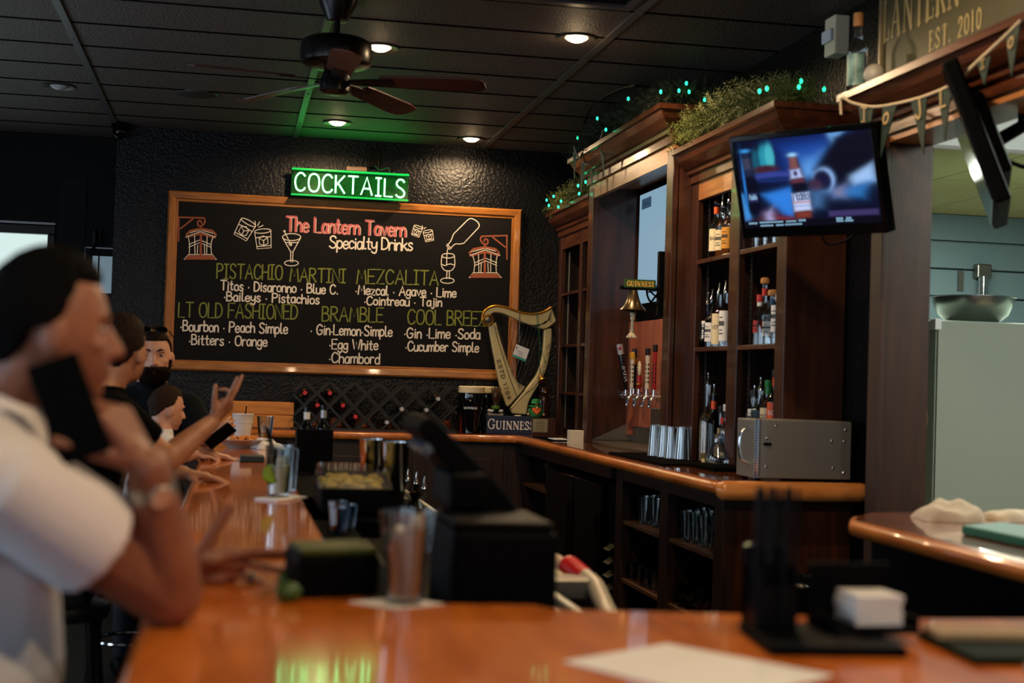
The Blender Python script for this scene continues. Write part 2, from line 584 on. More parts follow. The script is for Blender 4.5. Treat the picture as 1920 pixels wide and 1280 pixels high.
M_EDGEX = wood('counter_end_wood', 'd08a4a', 'b06a30', rough=0.3, stretch=(1, 4, 4), vscale=6, coat=0.5, bump=0.02)
M_SLATE = mat('chalkboard_slate', '0a0809', rough=0.75, var=0.2, vscale=8, spec=.2)
M_WHITECHALK = mat('white_chalk', 'd9cdbd', rough=0.9)
M_GREENCHALK = mat('olive_chalk', '747a34', rough=0.9)
M_REDCHALK = mat('red_chalk', 'b0585a', rough=0.9)
M_RUSTCHALK = mat('rust_chalk', '8c4a30', rough=0.9)
M_STEEL = mat('brushed_steel', 'a4a49e', rough=0.4, metal=.85, bump=0.05, bscale=40, stretch=(1, 1, 12))
M_STEELD = mat('worn_steel', '8a8880', rough=0.38, metal=1.0, bump=0.1, bscale=30, var=0.15, vscale=8)
M_CHROME = mat('chrome', 'd6d8da', rough=0.1, metal=1.0)
M_BLACK = mat('black_plastic', '040405', rough=0.6, ior=1.12)
M_MATTE = mat('matte_black_rubber', '050505', rough=0.85, ior=1.08)
M_GLOSSBLACK = mat('gloss_black', '040405', rough=0.12, spec=.35)
M_GLASS = glassmat('clear_glass', tint=.985)
M_GLASSG = glassmat('green_glass', '2f6b35', tint=0.6)
M_GLASSB = glassmat('amber_glass', '8a3c10', tint=0.7)
M_WHITE = mat('white_paper', 'cfcfd0', rough=0.8)
M_CREAM = mat('cream', 'd9c9a2', rough=0.6)
M_GOLD = mat('brass_gold', 'b8862e', rough=0.28, metal=0.9)
M_DARKMETAL = mat('dark_bronze_metal', '15110f', rough=0.3, metal=0.6)
M_TEAL = mat('teal_painted_board', '5c7074', rough=0.6, bump=0.1, bscale=60)
M_KCEIL = mat('kitchen_ceiling_tile', 'b4ae7c', rough=0.8, var=0.06, vscale=30)
M_FRIDGE = mat('grey_fridge_enamel', '8a8f86', rough=0.6)
M_FRIDGES = mat('pale_green_fridge_side', '9db0a2', rough=0.45)


# ---------------------------------------------------------------- the setting
M_KBOUNCE = mat('pale_bounce_floor', 'b8ac90', rough=.6)
WY = 10.85
CZ = 3.27
m = MB().box((-4.2, -2.2, -.1), (7.2, 12.2, 0))
struct(m, 'floor', mat('dark_floor_tile', '0b0807', rough=0.6, var=0.3, vscale=2, spec=.15))
# ceiling: dropped boards 0.55 m deep with a shadow gap between them
m = MB()
y = -2.2
while y < 11.6:
    m.box((-3.7, y + .007, CZ), (3.6, min(y + .548, 11.62) - .007, CZ + .03))
    y += .548
struct(m, 'ceiling', M_CEIL, smooth=False, bev=.005, seg=1)
struct(MB().box((-3.7, -2.2, CZ + .028), (3.6, 11.62, CZ + .08)), 'ceiling_deck', mat('black_deck', '020202', rough=.9, ior=1.05), smooth=False)
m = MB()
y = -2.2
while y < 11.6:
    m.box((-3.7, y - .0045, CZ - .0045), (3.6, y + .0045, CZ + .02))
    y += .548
struct(m, 'ceiling_seam_strips', mat('black_deck', '020202'), smooth=False)  # black strips added to paint the seams dark, where the gaps looked lit
for i, (xa, xb) in enumerate(((-.90, -.90), (.42, .42), (1.86, 1.86))):
    m = MB().box((xa - .02, -2, CZ - .012), (xa + .02, WY, CZ))
    for yy in np.arange(0.3, WY, 1.1):
        m.cyl((xa, yy, CZ - .017), (xa, yy, CZ - .011), .006, n=10)
    struct(m, 'trim_%d' % (i + 1), M_CEILBAR, smooth=False)
m = MB().box((-.885, WY, 0), (3.6, WY + .15, CZ + .08))
struct(m, 'wall_back', M_BLACKWALL, smooth=False)
m = MB().box((-.885, WY + .15, 0), (-.78, 11.62, CZ + .08))
struct(m, 'wall_return', M_BLACKWALL, smooth=False)
# alcove wall beyond the corner with the street window and a door
M_DARKPAINT = mat('near_black_paint', '040405', rough=0.6, spec=.2)
m = MB()
m.box((-3.7, 11.6, 0), (-3.0, 11.75, CZ + .08)).box((-3.0, 11.6, 2.57), (-1.39, 11.75, CZ + .08)).box((-3.0, 11.6, 0), (-1.39, 11.75, 1.1))
m.box((-1.39, 11.6, 0), (-1.16, 11.75, CZ + .08)).box((-1.16, 11.6, 2.42), (-.885, 11.75, CZ + .08)).box((-1.16, 11.6, 0), (-.885, 11.75, .02))
struct(m, 'wall_alcove', M_DARKPAINT, smooth=False)
win = struct(MB().box((-3.0, 11.58, 2.50), (-1.385, 11.66, 2.57)).box((-1.44, 11.58, 1.1), (-1.385, 11.66, 2.5)).box((-3.0, 11.58, 1.1), (-2.95, 11.66, 2.5)).box((-3.0, 11.58, 1.1), (-1.385, 11.66, 1.16)),
             'window_1', mat('dark_window_frame', '14110f', rough=0.3, metal=0.3), smooth=False, bev=.006)
M_DAYPANE = mat('daylit_window', '303434', rough=0.2, emit='c6dbd8', es=1.25, var=0.0)
struct(MB().box((-2.95, 11.655, 1.16), (-1.44, 11.665, 2.5)), 'pane', M_DAYPANE, win, smooth=False)
struct(MB().box((-2.95, 11.575, 2.575), (-1.385, 11.62, 2.592)), 'head_flashing', M_CHROME, win, smooth=False)
struct(MB().box((-1.53, 11.60, 2.24), (-1.44, 11.655, 2.285)), 'latch', M_BLACK, win, smooth=False)
door = struct(MB().box((-1.155, 11.6, .02), (-1.10, 11.66, 2.41)).box((-.935, 11.6, .02), (-.89, 11.66, 2.41)).box((-1.10, 11.6, 2.352), (-.935, 11.66, 2.41)).box((-1.10, 11.6, .02), (-.935, 11.66, 2.06)),
              'door_1', M_DARKPAINT, smooth=False, bev=.004)
struct(MB().box((-1.10, 11.625, 2.06), (-.935, 11.632, 2.352)), 'pane', mat('daylit_door_pane', '303434', rough=.2, emit='7f96a3', es=.6), door, smooth=False)
struct(MB().box((-1.055, 11.6, 2.06), (-1.045, 11.625, 2.352)), 'glazing_bar', M_DARKPAINT, door, smooth=False)
struct(MB().box((-1.165, 11.585, .5), (-1.152, 11.6, 2.37)), 'edge_strip', M_CHROME, door, smooth=False)
m = MB().box((-1.10, 11.56, 2.43), (-1.04, 11.6, 2.55)).tube([(-1.07, 11.55, 2.55), (-1.06, 11.5, 2.45), (-1.09, 11.55, 2.40)], .012)
solo(m, 'door_closer', M_DARKMETAL, 'dark metal door closer arm above the small glazed door', 'door closer', (-1.07, 11.58, 2.43))
m = MB().box((-1.36, 11.585, 1.2), (-1.16, 11.6, 2.95))
solo(m, 'wall_plank', wood('dark_plank', '0c0603', '060301', rough=.8), 'dark brown wooden board hung on the wall between window and door', 'board', (-1.26, 11.59, 1.2), smooth=False)
# left wall with street windows, wall behind the camera
m = MB()
wy = (1.2, 4.3, 7.4)
e = [-2.2] + sum([[q - 1.0, q + 1.0] for q in wy], []) + [11.62]
for a, b in zip(e[::2], e[1::2]):
    m.box((-3.7, a, 0), (-3.55, b, CZ + .08))
for q in wy:
    m.box((-3.7, q - 1, 0), (-3.55, q + 1, .95)).box((-3.7, q - 1, 2.55), (-3.55, q + 1, CZ + .08))
struct(m, 'wall_left', M_DARKPAINT, smooth=False)
for i, q in enumerate(wy):
    w_ = struct(MB().box((-3.66, q - 1, .95), (-3.6, q - .94, 2.55)).box((-3.66, q + .94, .95), (-3.6, q + 1, 2.55)).box((-3.66, q - .94, .95), (-3.6, q + .94, 1.01)).box((-3.66, q - .94, 2.49), (-3.6, q + .94, 2.55)).box((-3.66, q - .03, 1.01), (-3.6, q + .03, 2.49)),
                'window_%d' % (i + 2), M_DARKPAINT, smooth=False)
    struct(MB().box((-3.635, q - .94, 1.01), (-3.625, q + .94, 2.49)), 'pane', glassmat('window_glass', tint=.97), w_, smooth=False)
m = MB().box((-3.7, -2.2, 0), (5.5, -2.05, CZ + .08))
struct(m, 'wall_front', mat('dim_front_wall', '2a2724', rough=.7), smooth=False)
# wall behind the back bar, with the pass-through to the kitchen
m = MB().box((2.795, 5.45, 0), (2.82, WY, CZ + .08)).box((2.80, -2.05, 2.66), (2.82, 5.45, CZ + .08)).box((2.80, -2.05, 0), (2.82, 5.45, 1.0))
struct(m, 'wall_right', M_BLACKWALL, smooth=False)
# kitchen shell
m = MB()
z = 0.0
while z < 2.72:
    m.box((2.82, 9.2, z + .006), (6.6, 9.25, min(z + .19, 2.74)))
    z += .196
m.box((2.82, 9.24, 0), (6.6, 9.35, 2.74))
struct(m, 'wall_kitchen_back', M_TEAL, smooth=False, bev=.006)
struct(MB().box((2.82, -2.05, .0), (6.5, 9.2, .01)), 'floor_kitchen_bounce', M_KBOUNCE, smooth=False)  # pale floor sheet added to bounce light up to the kitchen ceiling
struct(MB().box((6.5, -2.05, 0), (6.6, 9.3, 2.9)), 'wall_kitchen_side', M_TEAL, smooth=False)
m = MB()
for a in np.arange(2.82, 6.6, .61):
    for b in np.arange(-2.05, 9.2, 1.22):
        m.box((a + .004, b + .004, 2.74), (a + .606, b + 1.216, 2.76))
m.box((2.82, -2.05, 2.76), (6.6, 9.3, 2.80))
struct(m, 'ceiling_kitchen', M_KCEIL, smooth=False)
# luminous kitchen ceiling fitting
t = thing('fluorescent_fixture', 'bright textured fluorescent light panel in the kitchen ceiling', 'ceiling light', (3.45, 6.05, 2.73))
fa_ = [(2.95, 5.55), (3.95, 6.5)]
MB().box((2.95, 5.55, 2.70), (3.95, 5.58, 2.738)).box((2.95, 6.5, 2.70), (3.95, 6.53, 2.738)).box((2.95, 5.58, 2.70), (2.98, 6.5, 2.738)).box((3.92, 5.58, 2.70), (3.95, 6.5, 2.738)).build('frame', M_WHITE, t)
MB().box((2.98, 5.58, 2.715), (3.92, 6.5, 2.735)).build('diffuser', mat('fluorescent_diffuser', 'c8c8c0', emit='aab0aa', es=.8, bump=.8, bscale=60, var=.3, vscale=60), t)

# ---------------------------------------------------------------- chalkboard
BY = WY - .035                                      # plane of the slate
bx0, bx1, bz0, bz1 = -.50, 2.175, 1.475, 2.80
board = thing('chalkboard', 'large oak-framed chalkboard menu of specialty drinks on the black back wall', 'chalkboard', (.84, WY - .02, bz0))
MB().box((bx0 + .05, BY, bz0 + .05), (bx1 - .05, WY - .001, bz1 - .05)).build('slate', M_SLATE, board, smooth=False)
fw_ = .085


def rail(name, a, b, inx, material):
    """mitred moulded rail from corner a to corner b, inx = direction towards the picture"""
    a, b, inx = V3(a), V3(b), V3(inx)
    d = (b - a).normalized()
    prof = [(0, 0), (0, .045), (.012, .055), (.05, .05), (.058, .04), (.072, .04), (fw_, .022), (fw_, 0)]
    vs, fs = [], []
    n = len(prof)
    for t, hgt in prof:
        vs.append(a + inx * t + d * t + V3((0, -hgt, 0)))
    for t, hgt in prof:
        vs.append(b + inx * t - d * t + V3((0, -hgt, 0)))
    fs = [(i, (i + 1) % n, n + (i + 1) % n, n + i) for i in range(n)] + [tuple(range(n))[::-1], tuple(range(n, 2 * n))]
    if d.cross(inx).y > 0:
        fs = [f[::-1] for f in fs]
    return MB().add(vs, fs).build(name, material, board, smooth=False)


yb = WY - .001
rail('frame_rail', (bx0, yb, bz1), (bx1, yb, bz1), (0, 0, -1), M_OAK)
rail('frame_rail', (bx0, yb, bz0), (bx1, yb, bz0), (0, 0, 1), M_OAK)
rail('frame_stile', (bx0, yb, bz0), (bx0, yb, bz1), (1, 0, 0), M_OAKV)
rail('frame_stile', (bx1, yb, bz0), (bx1, yb, bz1), (-1, 0, 0), M_OAKV)
BN = V3((0, -1, 0))
BP = BY - .0015


def bp(cx, cy):
    return at(300 + cx * .36458, 340 + cy * .36458, Y=BP)


PXM = 10.7 / FPX * .36458          # metres per crop pixel on the board


def chalk(name, text, a, b, h, w, material, gap=.16, jit=.06):
    m = MB()
    write(m, text, bp(*a), bp(*b), (0, 0, 1), h * PXM, w * PXM, BN, gap=gap, jit=jit)
    o = m.build(name, material, board, smooth=False)
    o['label'] = '%s chalk lettering reading %s' % ({'white_chalk': 'cream', 'olive_chalk': 'olive green', 'red_chalk': 'red'}[material.name], text.replace('*', ' ').strip())
    return o


GAPH = .14
# headings first drawn with a paler outline line beside the colour, as in chalk-marker lettering
def heading(text, a, b, h, material, gap=GAPH, w=7.5):
    chalk('heading_lettering', text, a, b, h, w, material, gap, 0.03)


chalk('heading_lettering', 'The Lantern Tavern'.replace(' L', '|L').replace('|', ' '), (650, 254), (1262, 284), 74, 13, M_REDCHALK, .12, .03)
m = MB()
write(m, 'The Lantern Tavern', bp(657, 256) + BN * .0006, bp(1269, 286) + BN * .0006, (0, 0, 1), 72 * PXM, 2.2 * PXM, BN, gap=.12, jit=.03)
m.build('heading_highlight', M_WHITECHALK, board, smooth=False)
chalk('lettering', 'Specialty Drinks', (872, 342), (1298, 356), 62, 8, M_WHITECHALK, .07, .05)
heading('PISTACHIO', (292, 498), (628, 505), 74, M_GREENCHALK)
heading('MARTINI', (668, 514), (952, 521), 70, M_GREENCHALK)
heading('MEZCALITA', (1012, 525), (1430, 533), 74, M_GREENCHALK)
heading('LT OLD FASHIONED', (95, 697), (706, 708), 74, M_GREENCHALK, .13)
heading('BRAMBLE', (834, 718), (1146, 723), 74, M_GREENCHALK)
heading('COOL BREEZE', (1274, 733), (1716, 745), 76, M_GREENCHALK, .12)
for txt, a, b, h in (('Titos * Disaronno * Blue C.', (312, 557), (915, 580), 48), ('*Baileys * Pistachios', (328, 612), (818, 630), 46),
                     ('*Mezcal * Agave * Lime', (1005, 580), (1522, 595), 48), ('*Cointreau * Tajin', (1050, 635), (1448, 642), 45),
                     ('*Bourbon * Peach Simple', (104, 768), (655, 782), 52), ('*Bitters * Orange', (148, 838), (550, 848), 50),
                     ('* Gin*Lemon*Simple', (774, 787), (1193, 796), 52), ('*Egg White', (870, 861), (1120, 866), 50),
                     ('*Chambord', (868, 932), (1128, 937), 52), ('*Gin *Lime *Soda', (1255, 803), (1645, 810), 52),
                     ('*Cucumber Simple', (1262, 870), (1638, 877), 50)):
    chalk('lettering', txt, a, b, h, 7.2, M_WHITECHALK, .13, .06)


def draw(name, strokes_, w, material, sub=4):
    m = MB()
    for i_, s in enumerate(strokes_):
        sm = s[0] == '~'
        pts = [bp(*p) + BN * (.0003 * (i_ % 5)) for p in s[1]]
        if sm:
            pts = smoothpts(pts, sub)
        m.ribbon(pts, w * PXM, BN)
    return m.build(name, material, board, smooth=False)


def lantern(ox, oy, flip):
    f = -1 if flip else 1
    q = lambda x, y: (ox + f * x, oy + y)
    # bracket and scroll
    draw('lantern_drawing', [('-', [q(-112, 70), q(-112, -50)]), ('-', [q(-114, -52), q(18, -48)]), ('-', [q(-104, 8), q(-40, -42)]),
                             ('~', [q(18, -48), q(24, -30), q(10, -10), q(-10, -8), q(-14, -28), q(0, -34), q(6, -22)]), ('-', [q(2, -8), q(2, 12)])], 8, M_RUSTCHALK)
    draw('lantern_drawing', [('-', [q(-70, 36), q(-52, 18), q(0, 8), q(60, 18), q(80, 38), q(76, 52), q(0, 32), q(-74, 50), q(-70, 36)]),
                             ('-', [q(-62, 150), q(62, 150)]), ('-', [q(-74, 160), q(72, 160)]), ('-', [q(2, 34), q(2, 145)])], 12, M_RUSTCHALK)
    draw('lantern_drawing', [('-', [q(-84, 164), q(-62, 140), q(62, 140), q(84, 164), q(-84, 164)]), ('~', [q(-62, 52), q(-56, 90), q(-58, 140)]), ('~', [q(64, 52), q(54, 90), q(58, 140)]),
                             ('-', [q(-30, 44), q(-28, 138)]), ('-', [q(-14, 92), q(-16, 138)]), ('-', [q(20, 92), q(22, 138)]), ('-', [q(34, 44), q(32, 138)]), ('-', [q(-60, 88), q(-2, 64), q(56, 90)]), ('-', [q(-60, 102), q(-2, 78), q(56, 104)]),
                             ('-', [q(-76, 50), q(0, 22), q(78, 50)]), ('-', [q(-70, 32), q(0, 14), q(72, 32)])], 4, M_WHITECHALK)


lantern(208, 236, False)
lantern(1672, 330, True)


def tumbler(cx, cy, a, s):
    ca, sa = math.cos(a), math.sin(a)
    q = lambda x, y: (cx + s * (x * ca - y * sa), cy + s * (x * sa + y * ca))
    el = [q(42 * math.cos(t), -45 + 11 * math.sin(t)) for t in np.linspace(0, 2 * math.pi, 17)]
    return [('-', el), ('-', [q(-42, -45), q(-36, 44), q(36, 44), q(42, -45)]), ('-', [q(-38, 32), q(38, 32)]), ('-', [q(-39, -12), q(-10, -16), q(39, -12)]),
            ('-', [q(-22, -8), q(0, -20), q(22, -8), q(22, 20), q(0, 30), q(-22, 20), q(-22, -8), q(0, 4), q(22, -8)]), ('-', [q(0, 4), q(0, 30)])]


draw('tumbler_drawing', tumbler(433, 250, .5, 1.0) + tumbler(532, 300, -.08, 1.0) + [('-', [(492, 222), (488, 204)]), ('-', [(502, 228), (512, 208)]), ('-', [(508, 236), (530, 226)])], 4.2, M_WHITECHALK)
draw('tumbler_drawing', tumbler(1320, 258, .35, .55) + tumbler(1382, 282, -.2, .58) + [('-', [(1352, 240), (1348, 228)]), ('-', [(1358, 244), (1366, 236)])], 3.4, M_WHITECHALK)
el = lambda cx, cy, a, b, n=19: [(cx + a * math.cos(t), cy + b * math.sin(t)) for t in np.linspace(0, 2 * math.pi, n)]
draw('martini_glass_drawing', [('-', el(677, 286, 47, 18)), ('-', [(630, 288), (672, 362), (684, 362), (724, 288)]), ('-', [(672, 362), (672, 414)]), ('-', [(684, 362), (682, 414)]), ('-', el(676, 420, 36, 14)),
                               ('-', [(640, 258), (676, 330)]), ('-', el(671, 322, 7, 8, 9)), ('-', el(640, 256, 4, 4, 7)), ('-', [(650, 314), (706, 314)])], 4.5, M_WHITECHALK)
draw('bottle_drawing', [('~', [(1580, 200), (1600, 190), (1630, 205), (1642, 225), (1636, 240)]), ('-', [(1580, 200), (1510, 270)]), ('-', [(1636, 240), (1562, 318)]), ('~', [(1510, 270), (1502, 290), (1495, 306), (1482, 324)]),
                        ('~', [(1562, 318), (1540, 322), (1518, 322), (1496, 342)]), ('-', [(1478, 322), (1498, 346), (1490, 350), (1474, 330), (1478, 322)]), ('~', [(1482, 340), (1476, 370), (1474, 430)])], 4.5, M_WHITECHALK)
draw('wine_glass_drawing', [('-', el(1482, 382, 32, 12)), ('~', [(1450, 382), (1447, 430), (1462, 455), (1482, 460), (1502, 455), (1516, 430), (1514, 382)]), ('~', [(1448, 425), (1466, 432), (1490, 424), (1514, 430)]),
                            ('-', [(1476, 460), (1474, 500)]), ('-', [(1488, 460), (1488, 500)]), ('-', el(1478, 510, 35, 14))], 4.8, M_WHITECHALK)

# ---------------------------------------------------------------- neon sign above the board
M_NEON = mat('green_neon_tube', '10ff50', rough=.3, emit=(0.30, 1.0, 0.42), es=4.5)
M_NEONCORE = mat('green_neon_core', '10ff50', rough=.3, emit=(0.25, 1.0, 0.45), es=4.0)
sign = thing('neon_sign', 'green glowing neon COCKTAILS sign standing on the chalkboard frame', 'neon sign', (.838, WY - .12, 2.80))
nx0, nx1, nz0, nz1 = .395, 1.275, 2.808, 3.012
M_ACRYL = mat('green_lit_acrylic', '053a16', rough=.15)
MB().box((nx0, WY - .10, nz0), (nx1, WY - .09, nz1)).build('backing_panel', M_ACRYL, sign, smooth=False)
MB().box((nx0, WY - .14, nz1 - .012), (nx1, WY - .10, nz1)).box((nx0, WY - .14, nz0), (nx1, WY - .10, nz0 + .01)).build('rim', mat('green_acrylic_edge', '12a040', rough=.2, emit=(0.0, .8, .14), es=.4), sign, smooth=False)
m = MB()
for wf, pts in strokes('COCKTAILS', (nx0 + .028, WY - .125, nz0 + .035), (nx1 - .028, WY - .125, nz0 + .026), (0, 0, 1), .135, gap=.17):
    m.tube(pts, .0065, 8)
m.build('tube_lettering', M_NEON, sign)
m = MB()
for px in (nx0 + .02, nx1 - .02):
    m.cyl((px, WY - .09, nz1 - .035), (px, WY - .112, nz1 - .035), .008)
m.build('standoff', M_CHROME, sign)
m = MB()
for i in range(10):
    px = nx0 + .06 + i * .083
    m.cyl((px, WY - .10, nz0 + .09), (px, WY - .122, nz0 + .09), .003, n=6)
m.tube(smoothpts([(nx0 + .52, WY - .12, nz0 + .02), (nx0 + .54, WY - .13, nz0 + .05), (nx0 + .57, WY - .12, nz0 + .09), (nx0 + .57, WY - .11, nz0 + .16)]), .003, 6)
m.build('tube_support', M_BLACK, sign)
light('neon_sign_glow', 'AREA', (.835, WY - .17, 3.03), 1.1, (.01, 1.0, .10), .85, .05, target=(.835, WY - .3, 3.3))
tag_ = solo(MB().box((.80, WY - .12, 3.015), (.955, WY - .03, 3.05)), 'neon_transformer', mat('beige_enamel', '7a5a48', rough=.5), 'brown transformer box lying on top of the green neon sign', 'transformer', (.87, WY - .08, 3.015), smooth=False, bev=.006)
t = thing('wall_conduit', 'dark vertical cable conduit on the wall above the neon sign', 'conduit', (1.0, WY - .03, 3.05))
MB().box((.97, WY - .05, 3.06), (1.05, WY - .001, 3.2)).build('junction_box', M_DARKMETAL, t, smooth=False, bev=.004)
MB().tube(smoothpts([(1.02, WY - .06, 3.07), (1.06, WY - .08, 3.04), (1.12, WY - .07, 3.06), (1.14, WY - .06, 3.02), (1.18, WY - .07, 3.03)]), .005, 6).build('cable', mat('green_cable', '0c4a2a', rough=.4), t)

# ---------------------------------------------------------------- L-shaped back counter and what stands under it
CT = 1.07
outer = [(-.88, WY - .002), (-.88, 10.36), (2.03, 10.36), (2.12, 10.30), (2.12, 5.98), (2.17, 5.90), (2.78, 5.90), (2.78, WY - .002)]
ctr = thing('liquor_counter', 'copper-toned varnished L-shaped back counter under chalkboard and bottle shelves', 'counter', (2.4, 8.2, CT - .05))
MB().prism([(x, y, CT - .045) for x, y in outer], (0, 0, .045)).build('worktop', M_COUNTER, ctr, smooth=False)


def nosing(path, r, name, material, parent):
    m = MB()
    m.tube([(x, y, CT - .032) for x, y in path], r, 12)
    return m.build(name, material, parent)


nosing([(-.88, 10.345), (2.02, 10.345), (2.105, 10.29), (2.105, 6.0), (2.115, 5.94), (2.16, 5.905)], .029, 'rounded_edge', M_EDGE, ctr)
m = MB()
m.capsule((2.125, 5.905, CT - .04), (2.76, 5.905, CT - .04), .04)
m.v = [V3((p.x, p.y, CT - .04 + (p.z - CT + .04) * 1.1)) for p in m.v]
m.build('end_nosing', M_EDGEX, ctr)

cab = thing('base_cabinet', 'dark wooden base cabinet with panelled doors below the chalkboard', 'cabinet', (.6, 10.5, 0))
MB().box((-.85, 10.42, 0), (2.14, WY - .005, CT - .05)).build('carcass', M_DARKWOOD, cab, smooth=False)
for a in np.arange(-.80, 2.05, .71):
    d_ = MB().box((a, 10.395, .10), (a + .68, 10.42, .99)).build('door', M_DARKWOOD, cab, smooth=False, bev=.004)
    MB().box((a + .09, 10.388, .2), (a + .59, 10.396, .89)).build('door_panel', M_DARKWOOD, d_, smooth=False, bev=.006)
    MB().capsule((a + .63, 10.385, .55), (a + .63, 10.385, .65), .007).build('pull', M_DARKMETAL, d_)

# low shelf cabinet in the near half under the right counter
sc = thing('glass_cabinet', 'open dark wooden under-counter cabinet with two bays of glasses', 'cabinet', (2.5, 6.85, 0))
x0, x1 = 2.16, 2.76
for n, (ya, yb_) in zip(('stile', 'stile', 'stile'), ((6.00, 6.12), (6.82, 6.94), (7.66, 7.78))):
    MB().box((x0 - .004, ya, 0), (x0 + .05, yb_, CT - .055)).build(n, M_DARKWOOD, sc, smooth=False, bev=.003)
MB().box((x0 + .001, 6.004, .94), (x0 + .03, 7.776, CT - .05)).build('top_rail', M_DARKWOOD, sc, smooth=False, bev=.003)
MB().box((x0 + .05, 6.0, 0), (x1, 6.03, CT - .05)).build('end_panel', M_MAHOG, sc, smooth=False)
MB().box((x0 + .05, 7.75, 0), (x1, 7.78, CT - .05)).build('partition', M_DARKWOOD, sc, smooth=False)
MB().box((x0 + .05, 6.86, 0), (x1, 6.89, CT - .05)).build('partition', M_DARKWOOD, sc, smooth=False)
MB().box((x1 - .02, 6.03, 0), (x1, 7.75, CT - .05)).build('back_panel', M_DARKWOOD, sc, smooth=False)
SHZ = (.72, .40, .12)
for z in SHZ:
    for ya, yb_ in ((6.03, 6.86), (6.89, 7.75)):
        MB().box((x0 + .01, ya, z - .022), (x1 - .02, yb_, z)).build('shelf', wood('pale_shelf_edge', '5a3a20', '3a2212', rough=.5), sc, smooth=False, bev=.002)
for ya in (6.10, 6.95):
    MB().box((x1 - .06, ya + .55, .14), (x1 - .05, ya + .57, 1.0)).build('shelf_standard', M_STEELD, sc, smooth=False)

bc = thing('bottle_cooler', 'black under-counter bottle cooler with vent louvres beneath the back counter', 'cooler', (2.45, 8.6, 0))
MB().box((2.20, 7.82, .02), (2.76, 9.55, .90)).build('body', M_BLACK, bc, smooth=False, bev=.01)
for ya, yb_ in ((8.12, 8.82), (8.84, 9.53)):
    d_ = MB().box((2.165, ya, .08), (2.2, yb_, .88)).build('door', M_GLOSSBLACK, bc, smooth=False, bev=.006)
    MB().capsule((2.15, ya + .05, .35), (2.15, ya + .05, .7), .01).build('handle', M_BLACK, d_)
for k in range(5):
    z = .52 - k * .077
    MB().prism([(2.155, 7.90, z), (2.20, 7.90, z + .015), (2.20, 7.90, z + .03)], (0, .12, 0)).build('louvre', mat('louvre_metal', '6a6558', rough=.35, metal=.8), bc, smooth=False)
m = MB()
for k in range(34):
    yy = 7.95 + random.random() * 1.5
    c = V3((2.24 + random.random() * .1, yy, .925 + random.random() * .02))
    m.ell(c, (.02 + random.random() * .03, .03 + random.random() * .05, .008 + random.random() * .014), Matrix.Rotation(random.random() * 3, 3, 'Z'), 8, 5)
solo(m, 'plastic_wrap', glassmat('clear_wrap', rough=.08), 'crumpled clear plastic wrap lying along the top of the bottle cooler', 'plastic wrap', (2.28, 8.7, .90))

oc = thing('corner_shelf', 'narrow dark open corner shelf left of the bottle cooler', 'shelf unit', (2.45, 9.95, 0))
MB().box((2.16, 9.57, 0), (2.74, 9.60, CT - .05)).build('side_panel', M_DARKWOOD, oc, smooth=False)
MB().box((2.16, 10.36, 0), (2.2, 10.385, CT - .05)).build('side_panel', M_DARKWOOD, oc, smooth=False)
MB().box((2.16, 9.60, .70), (2.72, 10.36, .72)).build('shelf', wood('pale_shelf_edge', '5a3a20', '3a2212'), oc, smooth=False)
MB().box((2.16, 9.60, .35), (2.72, 10.36, .37)).build('shelf', wood('pale_shelf_edge', '5a3a20', '3a2212'), oc, smooth=False)
MB().box((2.72, 9.57, 0), (2.74, 10.36, CT - .05)).build('back_panel', M_DARKWOOD, oc, smooth=False)
MB().box((2.13, 7.80, CT - .13), (2.165, 10.36, CT - .05)).build('apron', M_DARKWOOD, oc, smooth=False)


# ---------------------------------------------------------------- glasses
def tumbler_glass(h, r0, r1, base=.012, wall=.0025):
    return [(r0 * .9, 0), (r0, .002), (r0 + (r1 - r0) * .5, h * .5), (r1, h), (r1 - wall, h), (r0 - wall + (r1 - r0) * .5, h * .5), (r0 - wall, base), (0.0001, base)]


def glass_thing(name, prof, label, cat, loc, group=None, flip=False, material=None, n=24):
    p = [(r, -z) for r, z in prof] if flip else prof
    hh = max(z for r, z in prof)
    m = MB().lathe([(r, z + (hh if flip else 0)) for r, z in p], loc, n)
    return solo(m, name, material or M_GLASS, label, cat, loc, group)


# drinking glasses inside the low cabinet
gp = lambda px, X, z: V3((X, at(px, 1000, X=X).y, z))
PINT = tumbler_glass(.15, .029, .042)
g0 = glass_thing('pint_glass', PINT, 'clear pint glass standing on upper shelf of the low open cabinet', 'glass', gp(1208, 2.24, SHZ[0]), 'pint glasses on the upper shelves of the low cabinet')
for k, (px, py) in enumerate(((1221, 2.30), (1230, 2.26), (1226, 2.40), (1290, 2.22), (1306, 2.24), (1322, 2.23), (1300, 2.32), (1316, 2.34), (1331, 2.33), (1312, 2.43), (1329, 2.45))):
    dup(g0, gp(px, py, SHZ[0]))
ROCK = tumbler_glass(.09, .036, .042)
g1 = glass_thing('rocks_glass', ROCK, 'short clear rocks glass on lower shelf of the far cabinet bay', 'glass', gp(1170, 2.22, SHZ[1]), 'rocks glasses on the lower shelf of the far bay')
for k, (px, py) in enumerate(((1186, 2.23), (1201, 2.24), (1215, 2.23), (1229, 2.24), (1194, 2.34), (1212, 2.35))):
    dup(g1, gp(px, py, SHZ[1]))
M_AMBER = glassmat('amber_cut_glass', 'c8641c', rough=.04, tint=.9)
g2 = glass_thing('amber_goblet', [(.03, 0), (.032, .004), (.006, .012), (.006, .03), (.03, .05), (.038, .075), (.036, .1), (.034, .1), (.036, .075), (.028, .053), (.0001, .048)],
                 'small amber glass goblet on lower shelf of the near cabinet bay', 'goblet', gp(1258, 2.22, SHZ[1]), 'amber goblets on the lower shelf of the near bay', material=M_AMBER)
